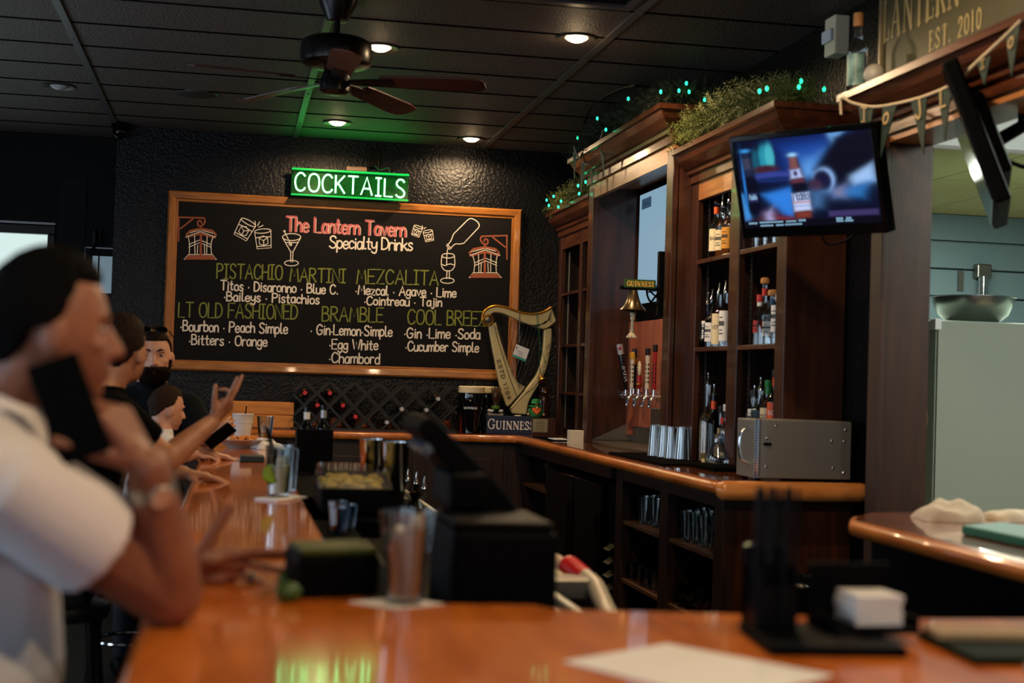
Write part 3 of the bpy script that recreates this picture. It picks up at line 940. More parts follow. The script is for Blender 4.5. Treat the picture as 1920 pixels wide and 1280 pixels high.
for k, (px, py) in enumerate(((1272, 2.23), (1286, 2.22), (1300, 2.23), (1316, 2.22), (1331, 2.24), (1280, 2.33), (1297, 2.34), (1322, 2.34))):
    dup(g2, gp(px, py, SHZ[1]))
g3 = glass_thing('stem_glass', [(.033, 0), (.034, .003), (.004, .01), (.004, .08), (.03, .1), (.04, .13), (.036, .17), (.034, .17), (.038, .13), (.028, .103), (.0001, .095)],
                 'clear stemmed glass on the narrow corner shelf by the cooler', 'glass', (2.24, 9.70, .72), 'stemmed glasses on the corner shelf')
for px, py in ((2.24, 9.80), (2.25, 9.91), (2.33, 9.75)):
    dup(g3, (px, py, .72))

# ---------------------------------------------------------------- things on the counter under the chalkboard
crate = thing('wooden_crate', 'orange-lit pine crate with plank sides standing on the back counter', 'crate', (.20, 10.65, CT))
M_PINE = wood('lit_pine', 'e0903c', 'b46a24', rough=.4, stretch=(.8, 6, 6), vscale=4, coat=.3)  # warm orange light is put into the pine colour
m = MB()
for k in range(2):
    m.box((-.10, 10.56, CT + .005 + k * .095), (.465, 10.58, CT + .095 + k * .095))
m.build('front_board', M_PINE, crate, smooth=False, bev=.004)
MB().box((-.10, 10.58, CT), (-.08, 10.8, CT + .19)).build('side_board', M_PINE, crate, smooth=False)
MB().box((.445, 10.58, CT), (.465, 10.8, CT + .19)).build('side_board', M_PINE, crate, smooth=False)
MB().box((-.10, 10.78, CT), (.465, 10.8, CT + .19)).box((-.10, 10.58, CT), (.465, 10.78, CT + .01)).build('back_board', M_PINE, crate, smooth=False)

# wine rack: crossing slats
rack = thing('wine_rack', 'black wooden lattice wine rack on the back counter below the chalkboard', 'wine rack', (1.1, 10.6, CT))
RX0, RX1, RZ0, RZ1 = .455, 1.66, CT + .015, 1.415
S = .182


def clip(p, q):
    # clip a 2D segment to the rack rectangle
    t0, t1 = 0.0, 1.0
    dx, dz = q[0] - p[0], q[1] - p[1]
    for a, b in ((-dx, p[0] - RX0), (dx, RX1 - p[0]), (-dz, p[1] - RZ0), (dz, RZ1 - p[1])):
        if abs(a) < 1e-9:
            if b < 0:
                return None
        else:
            r = b / a
            if a < 0:
                t0 = max(t0, r)
            else:
                t1 = min(t1, r)
    return None if t0 >= t1 else ((p[0] + dx * t0, p[1] + dz * t0), (p[0] + dx * t1, p[1] + dz * t1))


CX0, CZ0 = .536, 1.335
for yy, ln in ((10.46, 'front_lattice'), (10.66, 'rear_lattice')):
    m = MB()
    for sg in (1, -1):
        for k in range(-16, 17):
            c = CX0 + S / 2 + k * S
            s_ = clip((c - 1, CZ0 - sg * 1), (c + 1, CZ0 + sg * 1))
            if s_:
                a, b = s_
                d = V3((b[0] - a[0], 0, b[1] - a[1])).normalized()
                n_ = V3((-d.z, 0, d.x)) * .008
                A_, B_ = V3((a[0], yy + (.01 if sg < 0 else 0), a[1])), V3((b[0], yy + (.01 if sg < 0 else 0), b[1]))
                m.prism([A_ + n_, B_ + n_, B_ - n_, A_ - n_], (0, .012, 0))
    m.build(ln, mat('rack_black_wood', '0e0a0b', rough=.4, var=.3), rack, smooth=False)
MB().box((RX0, 10.46, CT), (RX1, 10.68, CT + .014)).build('base_board', M_DARKWOOD, rack, smooth=False)
WINE = [(.012, 0), (.034, .0), (.0375, .006), (.0375, .18), (.034, .2), (.015, .24), (.0135, .30), (.0001, .30)]
M_WINE = mat('dark_wine_bottle', '0b0d0a', rough=.08, coat=.4)


def wine(x, z, capc, capmat, label, rim=None):
    t = thing('wine_bottle', label, 'wine bottle', (x, 10.70, z), group=None)
    MB().lathe(WINE, (x, 10.76, z - .012), 18, (0, -1, 0.045)).build('bottle_body', M_WINE, t)
    MB().lathe([(.0165, 0), (.0165, .06), (.014, .064), (.0001, .064)], (x, 10.76 - .245, z - .012 + .011), 16, (0, -1, .045)).build('foil_cap', capmat, t)
    return t


M_REDFOIL = mat('red_foil', 'c01420', rough=.3)
M_SILVERFOIL = mat('silver_foil', 'b0aeb0', rough=.3, metal=.6)
for (x, z), nm in zip(((.536, 1.335), (.717, 1.338), (.629, 1.248), (.815, 1.250), (.909, 1.170)),
                      ('upper left of the lattice rack', 'top row second cell of the lattice rack', 'second row below the two top red caps', 'second row right of centre', 'lowest red cap, just above the copper edge')):
    wine(x, z, None, M_REDFOIL, 'dark wine bottle with bright red foil cap, ' + nm)
for (x, z), nm in zip(((1.248, 1.235), (1.431, 1.233), (1.516, 1.318), (1.141, 1.135)),
                      ('middle of the rack', 'below the rack\'s upper right bottle', 'topmost at the right end of the rack', 'lowest pale cap of the rack')):
    wine(x, z, None, M_SILVERFOIL, 'dark wine bottle with silver-white cap, ' + nm)
# terracotta cups behind the lattice bottom row
M_COPPERCUP = mat('copper_glow_pot', '8a4a2a', rough=.35, metal=.5)
pc = None
for k, x in enumerate((.62, .80, .99, 1.17, 1.36, 1.60)):
    if pc is None:
        pc = solo(MB().lathe([(.035, 0), (.062, .02), (.066, .05), (.05, .085), (.045, .085), (.06, .05), (.055, .02), (.0001, .008)], (x, 10.75, CT), 20), 'copper_mug', M_COPPERCUP,
                  'round copper-coloured mug behind the bottom row of the lattice', 'mug', (x, 10.75, CT), 'copper mugs behind the wine rack')
    else:
        dup(pc, (x, 10.75, CT))

# oversized stout display pints
M_STOUT = mat('dark_stout_glass', '07070a', rough=.06, coat=.5)


def stout(x, y, label, logo):
    t = thing('display_pint', label, 'display glass', (x, y, CT))
    prof = [(.062, 0), (.066, .004), (.068, .06), (.076, .14), (.092, .22), (.097, .265), (.094, .30), (.0001, .30)]
    MB().lathe(prof, (x, y, CT), 36).build('glass_body', M_STOUT, t)
    MB().lathe([(.0945, .30), (.099, .303), (.101, .318), (.099, .335), (.10, .345), (.09, .352), (.0001, .349)], (x, y, CT), 36).build('foam_head', M_CREAM, t)
    if logo:
        m = MB()
        # lettering wrapped around the front of the glass
        w_ = .105
        for wf, pts in strokes('GUINNESS', (-w_ / 2, 0, .182), (w_ / 2, 0, .182), (0, 0, 1), .024, font=_SERIF, gap=.12):
            m.ribbon([V3((x + .0875 * math.sin(p.x / .0875 - .22), y - .0875 * math.cos(p.x / .0875 - .22), CT + p.z)) for p in pts], .0034 * wf, (-.2, -1, .1))
        m.build('lettering', M_WHITE, t, smooth=False)
        m = MB()
        R_ = .0952
        for ps in ([(-.016, .285), (-.014, .262), (-.004, .24)], [(-.016, .285), (.004, .288), (.018, .28)], [(.018, .28), (.014, .262), (-.004, .24)], [(-.008, .283), (-.006, .255)], [(0, .285), (0, .252)], [(.008, .284), (.005, .258)]):
            m.ribbon([V3((x + R_ * math.sin(a / R_ - .2), y - R_ * math.cos(a / R_ - .2), CT + z_)) for a, z_ in ps], .0035, (-.2, -1, .1))
        m.build('harp_emblem', M_CREAM, t, smooth=False)
    return t


stout(1.775, 10.52, 'giant dark stout display pint with cream head, nearest the wine rack', True)
stout(1.915, 10.70, 'second giant stout display pint, half hidden behind the lettered one', False)
solo(MB().cyl((1.765, 10.70, CT), (1.765, 10.70, CT + .14), .04, n=16), 'red_label_can', mat('red_label', '8a2018', rough=.4), 'dark red can standing behind the display pint', 'can', (1.765, 10.70, CT))

# display box with the harp
box = thing('display_plinth', 'navy blue display box with white GUINNESS lettering under the harp', 'display box', (2.07, 10.62, CT))
MB().box((1.895, 10.52, CT), (2.255, 10.74, CT + .135)).build('box_body', mat('navy_display', '14233f', rough=.45), box, smooth=False, bev=.004)
m = MB()
write(m, 'G', (1.905, 10.52, CT + .036), (1.96, 10.52, CT + .036), (0, 0, 1), .075, .0085, (0, -1, 0), .002, font=_SERIF, gap=.1)
write(m, 'UINNESS', (1.966, 10.52, CT + .036), (2.262, 10.52, CT + .036), (0, 0, 1), .06, .0085, (0, -1, 0), .002, font=_SERIF, gap=.06)
m.v = [V3((min(p.x, 2.252), p.y, p.z)) for p in m.v]
m.build('lettering', mat('sign_white', 'e4e0d8', rough=.6), box, smooth=False)
pb = thing('plaque_box', 'brown wooden box with engraved brass plaque beside the blue display box', 'box', (2.33, 10.60, CT))
MB().box((2.235, 10.48, CT), (2.42, 10.72, CT + .128)).build('box_body', M_MAHOG, pb, smooth=False, bev=.003)
pl = MB().box((2.243, 10.474, CT + .02), (2.358, 10.48, CT + .12)).build('plaque', mat('engraved_brass', 'a8a080', rough=.35, metal=.5), pb, smooth=False, bev=.002)
m = MB()
a, b = (2.249, CT + .026), (2.352, CT + .114)
m.ribbon([(a[0], 10.4725, a[1]), (b[0], 10.4725, a[1]), (b[0], 10.4725, b[1]), (a[0], 10.4725, b[1]), (a[0], 10.4725, a[1])], .003, (0, -1, 0))
for k in range(6):
    z = CT + .098 - k * .012
    w_ = (.03, .04, .034, .036, .04, .03)[k]
    for q in range(7):
        xx = 2.3005 - w_ + q * w_ * 2 / 7
        m.ribbon([(xx, 10.4725, z), (xx + w_ * .2, 10.4725, z)], .0045 if k else .006, (0, -1, 0), False)
m.build('engraving', mat('engraving_dark', '1a1712', rough=.6), pl, smooth=False)

# the harp
HY = 10.60
hp = lambda px, py, dy=0.0: at(860 + px * .234375, 540 + py * .234375, Y=HY + dy)
harp = thing('harp_display', 'large cream and gold advertising harp marked 1759 on the blue box', 'harp', (2.07, HY, CT + .135))
M_HARP = mat('pale_gold_harp', 'c4b482', rough=.35, metal=.15, var=.12, vscale=9)


def slab(pix, name, material, th=.05, dy=0.0, bev=.01):
    pts = [hp(x, y) + V3((0, dy, 0)) for x, y in pix]
    return MB().prism(pts, (0, th, 0)).build(name, material, harp, smooth=False, bev=bev)


# back pillar (left, with the date), neck, front pillar
slab([(240, 296), (300, 270), (345, 440), (385, 560), (430, 680), (480, 760), (535, 790), (490, 850), (400, 945), (385, 945), (345, 840), (310, 680), (275, 500)], 'sound_box', M_HARP)
neck = smoothpts([(188, 258), (196, 200), (235, 160), (300, 142), (370, 152), (440, 176), (520, 200), (590, 208), (650, 200), (700, 180), (742, 154)], 3)
neck2 = smoothpts([(782, 262), (740, 300), (690, 326), (640, 320), (580, 300), (500, 270), (430, 238), (370, 210), (310, 196), (262, 206), (240, 262)], 3)
slab([(p.x, p.y) for p in neck] + [(p.x, p.y) for p in neck2], 'neck', M_HARP, .055, -.012)
m = MB()
m.tube([hp(p.x, p.y, -.012) for p in neck], .010, 10)
m.build('neck_rim', M_GOLD, harp)
m = MB()
m.lathe([(.028, 0), (.036, -.012), (.045, 0), (.045, .05), (.028, .05)], hp(236, 255, -.02), 24, (0, 1, 0), close=True)
m.build('scroll', M_GOLD, harp)
MB().cyl(hp(236, 255, -.01), hp(236, 255, .03), .028).build('scroll_recess', mat('dark_recess', '1a1208', rough=.5), harp)
fp = smoothpts([(745, 318), (748, 390), (735, 500), (705, 640), (660, 740), (600, 840), (560, 920), (545, 1012)], 3)
fp2 = smoothpts([(432, 1005), (415, 960), (470, 890), (560, 780), (625, 690), (660, 590), (678, 480), (684, 330)], 3)
slab([(p.x, p.y) for p in fp] + [(p.x, p.y) for p in fp2], 'front_pillar', M_HARP, .05, .002)
M_INK = mat('dark_engraved_line', '17120e', rough=.5)
m = MB()
N_ = V3((0, -1, 0))
for k in range(46):      # engraved hatch on the inner side of the back pillar
    t = k / 45
    c = smoothpts([(300, 310), (330, 420), (370, 560), (420, 690), (480, 790)], 12)
    i = min(int(t * (len(c) - 1)), len(c) - 1)
    p = c[i]
    m.ribbon([hp(p.x + 2, p.y + 8, -.003), hp(p.x + 26, p.y - 2, -.003)], .0028, N_, False)
m.ribbon([hp(x, y, -.0035) for x, y in ((286, 300), (320, 440), (365, 580), (410, 720), (466, 870))], .005, N_)
for k in range(9):
    m.ribbon([hp(470 - k * 2 + 8, 820 - k * 12, -.003), hp(500, 800 - k * 9, -.003), hp(525 - k * 3, 795 - k * 8, -.003)], .002, N_, False)
for k in range(26):      # hatch on the outer side of the front pillar and its foot
    t = k / 25
    c = smoothpts([(745, 440), (735, 540), (700, 660), (640, 770), (560, 830), (480, 910), (440, 960)], 10)
    p = c[min(int(t * (len(c) - 1)), len(c) - 1)]
    dx_ = -34 if k < 14 else -26
    m.ribbon([hp(p.x - 12, p.y + 2, -.003), hp(p.x + dx_ - 8, p.y + 26, -.003)], .0038, N_, False)
for k in range(6):       # wavy hatch under the neck tip
    q_ = smoothpts([(480 + k * 14, 262 + k * 4), (560 + k * 8, 288 + k * 4), (640, 296 + k * 3 - 12), (700, 270 - k * 3), (735, 190 + k * 14), (742, 170 + k * 18)], 4)
    m.ribbon([hp(p.x, p.y + 6, -.016) for p in q_], .0036, N_, False)
m.build('engraved_lines', M_INK, harp, smooth=False)
m = MB()
a0, a1 = V3(hp(318, 590, -.002)), V3(hp(395, 895, -.002))
sd = (a1 - a0).normalized()
up_ = V3((sd.z, 0, -sd.x)) * -1
m2 = strokes('ESTD 1759', hp(306, 580, -.003), hp(392, 890, -.003), -V3((sd.z, 0, -sd.x)), .026, gap=.26)
for wf, pts in m2:
    m.ribbon(pts, .0058, N_)
m.build('lettering', M_INK, harp, smooth=False)
for k in range(10):
    a_ = hp(350 + k * 36, 212 + k * 12, .02)
    b_ = hp(345 + k * 18 - 10, 250 + k * 56 if k < 4 else 470 + (k - 4) * 62, .02)
    a_ = hp(360 + k * 33, 216 + k * 12, .02)
    b_ = hp(368 + k * 15, 330 + min(k, 8) * 55, .02)
    MB().tube([a_, b_], .0019, 6).build('string', M_CHROME, harp)
# things hung over the harp
bd = thing('name_badge', 'white conference badge on a chequered lanyard hung from the harp', 'badge', hp(500, 520, -.03))
m = MB()
for k in range(15):
    t0_ = k / 15
    p_, q_ = hp(490 - 6 * t0_, 185 + 250 * t0_, -.032 + .004 * t0_), hp(490 - 6 * (t0_ + .066), 185 + 250 * (t0_ + .066), -.032)
    m.obox((V3(p_) + V3(q_)) / 2, (.008, .003, .017), Matrix.Rotation(.4 * (-1) ** k, 3, 'Y'))
m.build('lanyard', mat('chequered_strap', '777068', rough=.6, var=.95, color2='0a0a0a', vscale=120), bd, smooth=False)
q4 = [hp(463, 448, -.034), hp(566, 490, -.034), hp(533, 588, -.034), hp(427, 545, -.034)]
MB().prism(q4, (0, .003, 0)).build('card', M_WHITE, bd, smooth=False)
MB().prism([hp(433, 528, -.0345), hp(540, 571, -.0345), hp(533, 588, -.0345), hp(427, 545, -.0345)], (0, .0005, 0)).build('card_stripe', mat('teal_stripe', '2a8a80', rough=.6), bd, smooth=False)
MB().disc(hp(466, 476, -.0352), .007, N_).build('card_photo', mat('badge_photo', '5a3a30', rough=.6), bd, smooth=False)
m = MB()
for k in range(3):
    m.ribbon([hp(470 + 4 * k, 500 + 18 * k, -.0352), hp(520 + 4 * k - 8 * k, 520 + 16 * k, -.0352)], .003, N_, False)
m.build('card_print', M_INK, bd, smooth=False)
m = MB()
for p in smoothpts([hp(622, 200, -.03), hp(630, 260, -.03), hp(636, 330, -.028), hp(650, 440, -.02), hp(676, 530, -.015), hp(694, 600, -.012)], 9):
    m.ell(p, .0035, n=8, m=5)
for p in smoothpts([hp(636, 205, -.03), hp(645, 330, -.028), hp(655, 430, -.02), hp(648, 520, -.02), hp(646, 600, -.02)], 9):
    m.ell(p, .003, n=8, m=5)
solo(m, 'bead_necklace', mat('green_beads', '1e6a44', rough=.25, coat=.5), 'dark green bead necklace draped over the harp neck', 'necklace', hp(650, 400, -.02))
hb = thing('hanging_hat_ornament', 'gold and bronze cone hat ornament hanging on the front of the harp', 'ornament', hp(676, 730, -.04))
ax = V3((hp(735, 700) - hp(650, 745)).normalized())
MB().lathe([(.0001, -.03), (.012, -.028), (.02, -.005), (.024, .012), (.0001, .014)], hp(660, 720, -.05), 24, V3((.3, -.5, -.8))).build('crown', mat('bronze_weave', '7a5a24', rough=.35, metal=.6, bump=.4, bscale=120), hb)
MB().lathe([(.018, .008), (.034, .012), (.036, .02), (.018, .02)], hp(664, 724, -.05), 24, V3((.3, -.5, -.8)), close=True).build('brim', M_GOLD, hb)
MB().tube([hp(648, 600, -.03), hp(652, 690, -.04)], .002, 6).build('cord', M_BLACK, hb)
fz = CT + .135
fg = thing('brown_figurine', 'dark brown glazed bear-shaped figurine behind the gnome', 'figurine', (2.36, 10.66, CT + .128))
m = MB()
m.lathe([(.05, 0), (.055, .01), (.045, .05), (.052, .12), (.04, .17), (.0001, .185)], (2.36, 10.66, CT + .128), 20)
m.ell((2.36, 10.64, CT + .128 + .20), (.042, .042, .045))
m.ell((2.325, 10.64, CT + .128 + .235), (.014, .01, .016)).ell((2.395, 10.64, CT + .128 + .235), (.014, .01, .016))
m.ell((2.36, 10.60, CT + .128 + .19), (.018, .018, .014))
m.build('body', mat('brown_glaze', '2c170c', rough=.15, coat=.5), fg)
gn = thing('gnome_figurine', 'small leprechaun gnome with green hat and orange beard by the harp', 'figurine', (2.275, 10.55, CT + .128))
gx, gy, gz = 2.275, 10.55, CT + .128
MB().lathe([(.04, 0), (.05, .01), (.052, .035), (.045, .06), (.03, .085), (.0001, .095)], (gx, gy, gz), 20).build('coat', mat('green_felt', '1a5a2a', rough=.7), gn)
m = MB()
m.lathe([(.0001, .078), (.052, .080), (.054, .088), (.036, .092), (.036, .105), (.03, .135), (.0001, .145)], (gx, gy, gz), 20)
m.build('hat', mat('green_felt_hat', '1c7a3c', rough=.6), gn)
MB().lathe([(.037, .094), (.0385, .1), (.037, .106), (.034, .1)], (gx, gy, gz), 20, close=True).build('hat_band', M_BLACK, gn)
MB().box((gx - .01, gy - .042, gz + .093), (gx + .01, gy - .037, gz + .108)).build('hat_buckle', M_GOLD, gn, smooth=False)
m = MB()
m.prism([(gx - .034, gy - .046, gz + .076), (gx + .034, gy - .046, gz + .076), (gx + .03, gy - .056, gz + .05), (gx, gy - .058, gz + .022), (gx - .03, gy - .056, gz + .05)], (0, .02, 0))
m.build('beard', mat('orange_beard', 'd8601c', rough=.8, bump=.6, bscale=90), gn, bev=.006)
MB().ell((gx, gy - .058, gz + .074), .009).build('nose', mat('gnome_skin', 'd8a080', rough=.5), gn)
for s in (-1, 1):
    MB().capsule((gx + s * .045, gy, gz + .06), (gx + s * .058, gy - .02, gz + .03), .012, .009).build('arm', mat('green_felt', '1a5a2a'), gn)
    MB().ell((gx + s * .06, gy - .024, gz + .025), .009).build('mitten', mat('gnome_skin', 'd8a080'), gn)
hs = thing('hand_statuette', 'bronze statuette of a hand with green band on white cloth base', 'statuette', (1.975, 10.56, CT + .135))
hx, hy, hz = 1.965, 10.545, CT + .135
MB().box((hx - .06, hy - .03, hz), (hx + .06, hy + .04, hz + .02)).build('plinth', mat('silvery_rock', '8a8078', rough=.4, bump=.7, bscale=60), hs, smooth=False, bev=.006)
m = MB()
for k in range(22):
    a = 2 * math.pi * k / 22
    m.ell((hx + .05 * math.cos(a), hy + .032 * math.sin(a), hz + .034 + .004 * (k % 2)), (.012, .01, .010), n=8, m=6)
m.build('rope_trim', M_WHITE, hs)
MB().lathe([(.045, .02), (.042, .045), (.034, .05), (.0001, .05)], (hx, hy, hz), 18).build('base_drape', M_BLACK, hs)
MB().lathe([(.03, .05), (.033, .055), (.033, .07), (.03, .074)], (hx, hy, hz), 18).build('green_band', mat('green_band', '4a7a1c', rough=.5), hs)
m = MB()
m.lathe([(.026, .07), (.024, .1), (.03, .125), (.034, .15), (.03, .175), (.0001, .19)], (hx, hy, hz), 18)
for k in range(4):
    m.capsule((hx - .02 + k * .013, hy - .02, hz + .16), (hx - .03 + k * .02, hy - .005, hz + .215 - abs(k - 1.5) * .008), .0085, .007, 8, 3)
m.capsule((hx + .025, hy - .01, hz + .12), (hx + .03, hy - .03, hz + .16), .009, .007, 8, 3)
m.build('hand', mat('bronze_hand', '4a3526', rough=.25, metal=.5), hs)
solo(MB().lathe([(.016, 0), (.02, .004), (.012, .008), (.0001, .008)], (2.14, 10.54, CT + .135), 12, sx=1.6), 'shell_trinket', M_CREAM, 'tiny pale shell trinket on the blue box at the harp foot', 'trinket', (2.14, 10.54, CT + .135))
# beermats, stacked, on the counter by the tall unit
cs = None
for k in range(14):
    z = CT + k * .0065
    m = MB().box((2.20, 9.09, z), (2.29, 9.18, z + .006))
    if cs is None:
        cs = solo(m, 'beermat', mat('beermat_card', 'd0c8b8', rough=.8), 'white square beermat in the neat stack beside the tall unit', 'coaster', (2.245, 9.135, z), 'stacked white beermats', smooth=False, bev=.001)
    else:
        dup(cs, (2.245, 9.135, z), random.uniform(-.05, .05))
mt = solo(MB().box((2.16, 9.5, CT), (2.36, 10.1, CT + .006)), 'bar_mat', M_MATTE, 'thin black rubber mat by the inner corner of the back counter', 'bar mat', (2.26, 9.8, CT), smooth=False, bev=.003)
solo(MB().box((2.2, 9.55, CT + .006), (2.30, 9.75, CT + .012)), 'white_card', M_WHITE, 'white paper slip lying on the black corner mat', 'paper', (2.25, 9.65, CT + .006), smooth=False)

# ---------------------------------------------------------------- back bar: three joined units along the right wall
def cornice(path, z0, name, parent, depth=.12, h=.20):
    """crown moulding along an (x, y) path; profile projects to the left of the path"""
    prof = [(0, 0), (.012, 0), (.012, .05), (.03, .055), (.034, .075), (.05, .085), (.085, .125), (.10, .155), (.105, .165), (.12, .17), (.12, .20), (0, .20)]
    prof = [(a * depth / .12, b * h / .20) for a, b in prof]
    P = [V3((x, y, 0)) for x, y in path]
    n = len(prof)
    vs = []
    for i, p in enumerate(P):
        d0 = (P[i] - P[i - 1]).normalized() if i else (P[1] - P[0]).normalized()
        d1 = (P[i + 1] - P[i]).normalized() if i < len(P) - 1 else d0
        n0, n1 = V3((-d0.y, d0.x, 0)), V3((-d1.y, d1.x, 0))
        b_ = n0 + n1
        b_ = b_ / max(b_.dot(n0), .2)
        for a, zz in prof:
            vs.append(p + b_ * a + V3((0, 0, z0 + zz)))
    fs = []
    for i in range(len(P) - 1):
        for j in range(n):
            j2 = (j + 1) % n
            fs.append((i * n + j, (i + 1) * n + j, (i + 1) * n + j2, i * n + j2))
    fs += [tuple(range(n)), tuple(range((len(P) - 1) * n, len(P) * n))[::-1]]
    return MB().add(vs, fs).build(name, M_MAHOG2, parent, smooth=False)


XB = 2.785
# far unit between wall and tall unit
lu = thing('liquor_cabinet', 'narrow far mahogany shelf unit in the corner beside the harp', 'cabinet', (2.63, 10.15, CT))
XF = 2.49
for ya, yb_ in ((10.76, WY - .005), (10.1, 10.17), (9.49, 9.54)):
    MB().box((XF, ya, CT), (XF + .035, yb_, 2.60)).build('stile', M_MAHOG, lu, smooth=False, bev=.003)
MB().box((XF + .03, 10.80, CT), (XB, WY - .005, 2.6)).build('partition', M_DARKWOOD, lu, smooth=False)
MB().box((XF + .035, 10.12, CT), (XB, 10.14, 2.5)).build('partition', M_DARKWOOD, lu, smooth=False)
MB().box((XB - .02, 9.5, CT), (XB, 10.80, 2.6)).build('back_panel', M_DARKWOOD, lu, smooth=False)
MB().box((XF + .004, 9.494, 2.50), (XF + .034, WY - .005, 2.62)).box((XF + .03, 9.49, 2.6), (XB, WY - .005, 2.62)).build('top_rail', M_MAHOG2, lu, smooth=False)
cornice([(XF, 9.49), (XF, WY - .005)], 2.60, 'cornice', lu, .12, .18)
for z in (1.40, 1.76, 2.16):
    MB().box((XF + .01, 9.54, z - .02), (XB - .02, 10.80, z)).build('shelf', M_MAHOG2, lu, smooth=False)
for yy in (10.70, 9.98):
    MB().box((XF + .05, yy, CT + .05), (XF + .056, yy + .02, 2.48)).build('shelf_standard', M_STEEL, lu, smooth=False)

# tall centre unit with the draught taps
tu = thing('tap_cabinet', 'tall mahogany centre unit framing the menu screen and draught taps', 'cabinet', (2.58, 8.5, CT))
TX = 2.375
MB().box((TX, 9.36, CT), (TX + .04, 9.48, 2.80)).build('stile', M_MAHOG, tu, smooth=False, bev=.004)
MB().box((TX, 7.57, CT), (TX + .04, 7.69, 2.80)).build('stile', M_MAHOG, tu, smooth=False, bev=.004)
MB().box((TX + .03, 9.40, CT), (XB, 9.48, 2.83)).build('side_panel', M_MAHOG, tu, smooth=False)
MB().box((TX + .03, 7.57, CT), (XB, 7.60, 2.83)).build('side_panel', M_MAHOG, tu, smooth=False)
MB().box((XB - .02, 7.6, CT), (XB, 9.40, 2.83)).build('back_panel', M_DARKWOOD, tu, smooth=False)
MB().box((TX + .004, 7.574, 2.73), (TX + .038, 9.476, 2.85)).box((TX + .03, 7.57, 2.81), (XB, 9.48, 2.85)).build('top_rail', wood('lit_frieze', 'a06c40', '7a4824', rough=.3, stretch=(6, .6, 6)), tu, smooth=False)  # frieze wood coloured paler to carry the strong lamp light
cornice([(XB, 7.57), (TX, 7.57), (TX, 9.48), (XB, 9.48)], 2.83, 'cornice', tu, .13, .19)

scr = thing('menu_screen', 'tall pale blue digital menu screen inside the tall unit', 'screen', (2.74, 8.6, 2.0))
MB().box((2.705, 8.05, 1.90), (2.76, 9.37, 2.92 - .12)).build('bezel', M_BLACK, scr, smooth=False, bev=.004)
MB().poly([(2.7035, 8.07, 2.02), (2.7035, 9.355, 2.02), (2.7035, 9.355, 2.765), (2.7035, 8.07, 2.765)]).build('display', mat('pale_blue_display', '20262a', rough=.3, emit='8fb2c8', es=.85), scr, smooth=False)
X_ = 2.7025
m = MB()
m.box((X_ - .0005, 9.08, 2.66), (X_, 9.30, 2.73))
m.build('display_button', mat('display_slate', '202830', rough=.3, emit='4a6c8a', es=.45), scr, smooth=False, bev=.0)
m = MB()
write(m, 'Now', (X_ - .001, 9.26, 2.68), (X_ - .001, 9.12, 2.68), (0, 0, 1), .03, .006, (-1, 0, 0))
write(m, 'Next', (X_ - .001, 8.75, 2.33), (X_ - .001, 8.50, 2.33), (0, 0, 1), .03, .006, (-1, 0, 0))
for z, a, b in ((2.12, 9.1, 8.75), (2.09, 9.1, 8.85), (2.05, 8.95, 8.7)):
    m.ribbon([(X_ - .001, a, z), (X_ - .001, b, z)], .012, (-1, 0, 0), False)
m.build('display_text', mat('display_ink', '182028', emit='38566e', es=.3), scr, smooth=False)

# copper tap board with taps, steel drip corner
tb = thing('tap_board', 'pinkish copper-toned wooden tap board below the menu screen', 'board', (2.7, 8.7, CT))
M_TAPW = wood('pink_tap_wood', 'b0664a', '8c4a34', rough=.45, stretch=(6, 6, .8), vscale=4)
MB().box((2.70, 7.65, CT + .12), (2.73, 9.38, 1.90)).build('board_face', M_TAPW, tb, smooth=False, bev=.003)
MB().box((2.66, 9.33, CT + .06), (2.705, 9.395, 1.90)).build('edge_post', M_TAPW, tb, smooth=False, bev=.003)
dt = thing('drip_tray', 'brushed steel draught drip tray and splash guard in the tall unit', 'drip tray', (2.6, 8.6, CT))
MB().box((2.40, 7.75, CT), (2.74, 9.30, CT + .02)).build('tray', M_STEELD, dt, smooth=False, bev=.004)
MB().prism([(2.42, 9.392, CT + .02), (2.76, 9.392, CT + .02), (2.76, 9.392, CT + .15), (2.70, 9.392, CT + .15)], (0, -.006, 0)).build('splash_side', M_STEELD, dt, smooth=False)
MB().box((2.69, 7.75, CT + .02), (2.698, 9.38, CT + .12)).build('splash_back', M_STEELD, dt, smooth=False)
bx_ = solo(MB().box((2.60, 8.38, CT + .10), (2.69, 8.62, CT + .26)), 'steel_box', M_STEELD, 'small grey steel box mounted below the taps', 'box', (2.65, 8.5, CT + .10), smooth=False, bev=.004)


def tap(base, out, name_label, hmat, shape, extra=None):
    """base = shank root, out = unit vector away from the wall; handle goes up"""
    base, out = V3(base), V3(out)
    t = thing('beer_tap', name_label, 'beer tap', base, group=None)
    c = base + out * .075
    MB().cyl(base, base + out * .01, .026).cyl(base, c, .011).ell(c, .017, n=14, m=8).tube(smoothpts([c, c + out * .02 + V3((0, 0, -.03)), c + out * .03 + V3((0, 0, -.07))]), [.012] * 12 + [.010], 12).cyl(c, c + V3((0, 0, .045)), .012, .009).build('faucet', M_CHROME, t)
    top = c + V3((0, 0, .045))
    shape(t, top, out)
    return t


def h_round(col, band, r=.017, h=.19):
    def f(t, top, out):
        MB().lathe([(.009, 0), (r * .8, .02), (r, h * .5), (r * 1.15, h * .85), (r, h), (.0001, h + .006)], top, 16).build('handle', col, t)
        MB().lathe([(r * 1.19, h * .62), (r * 1.22, h * .66), (r * 1.22, h * .74), (r * 1.17, h * .78)], top, 16).build('handle_band', band, t)
    return f


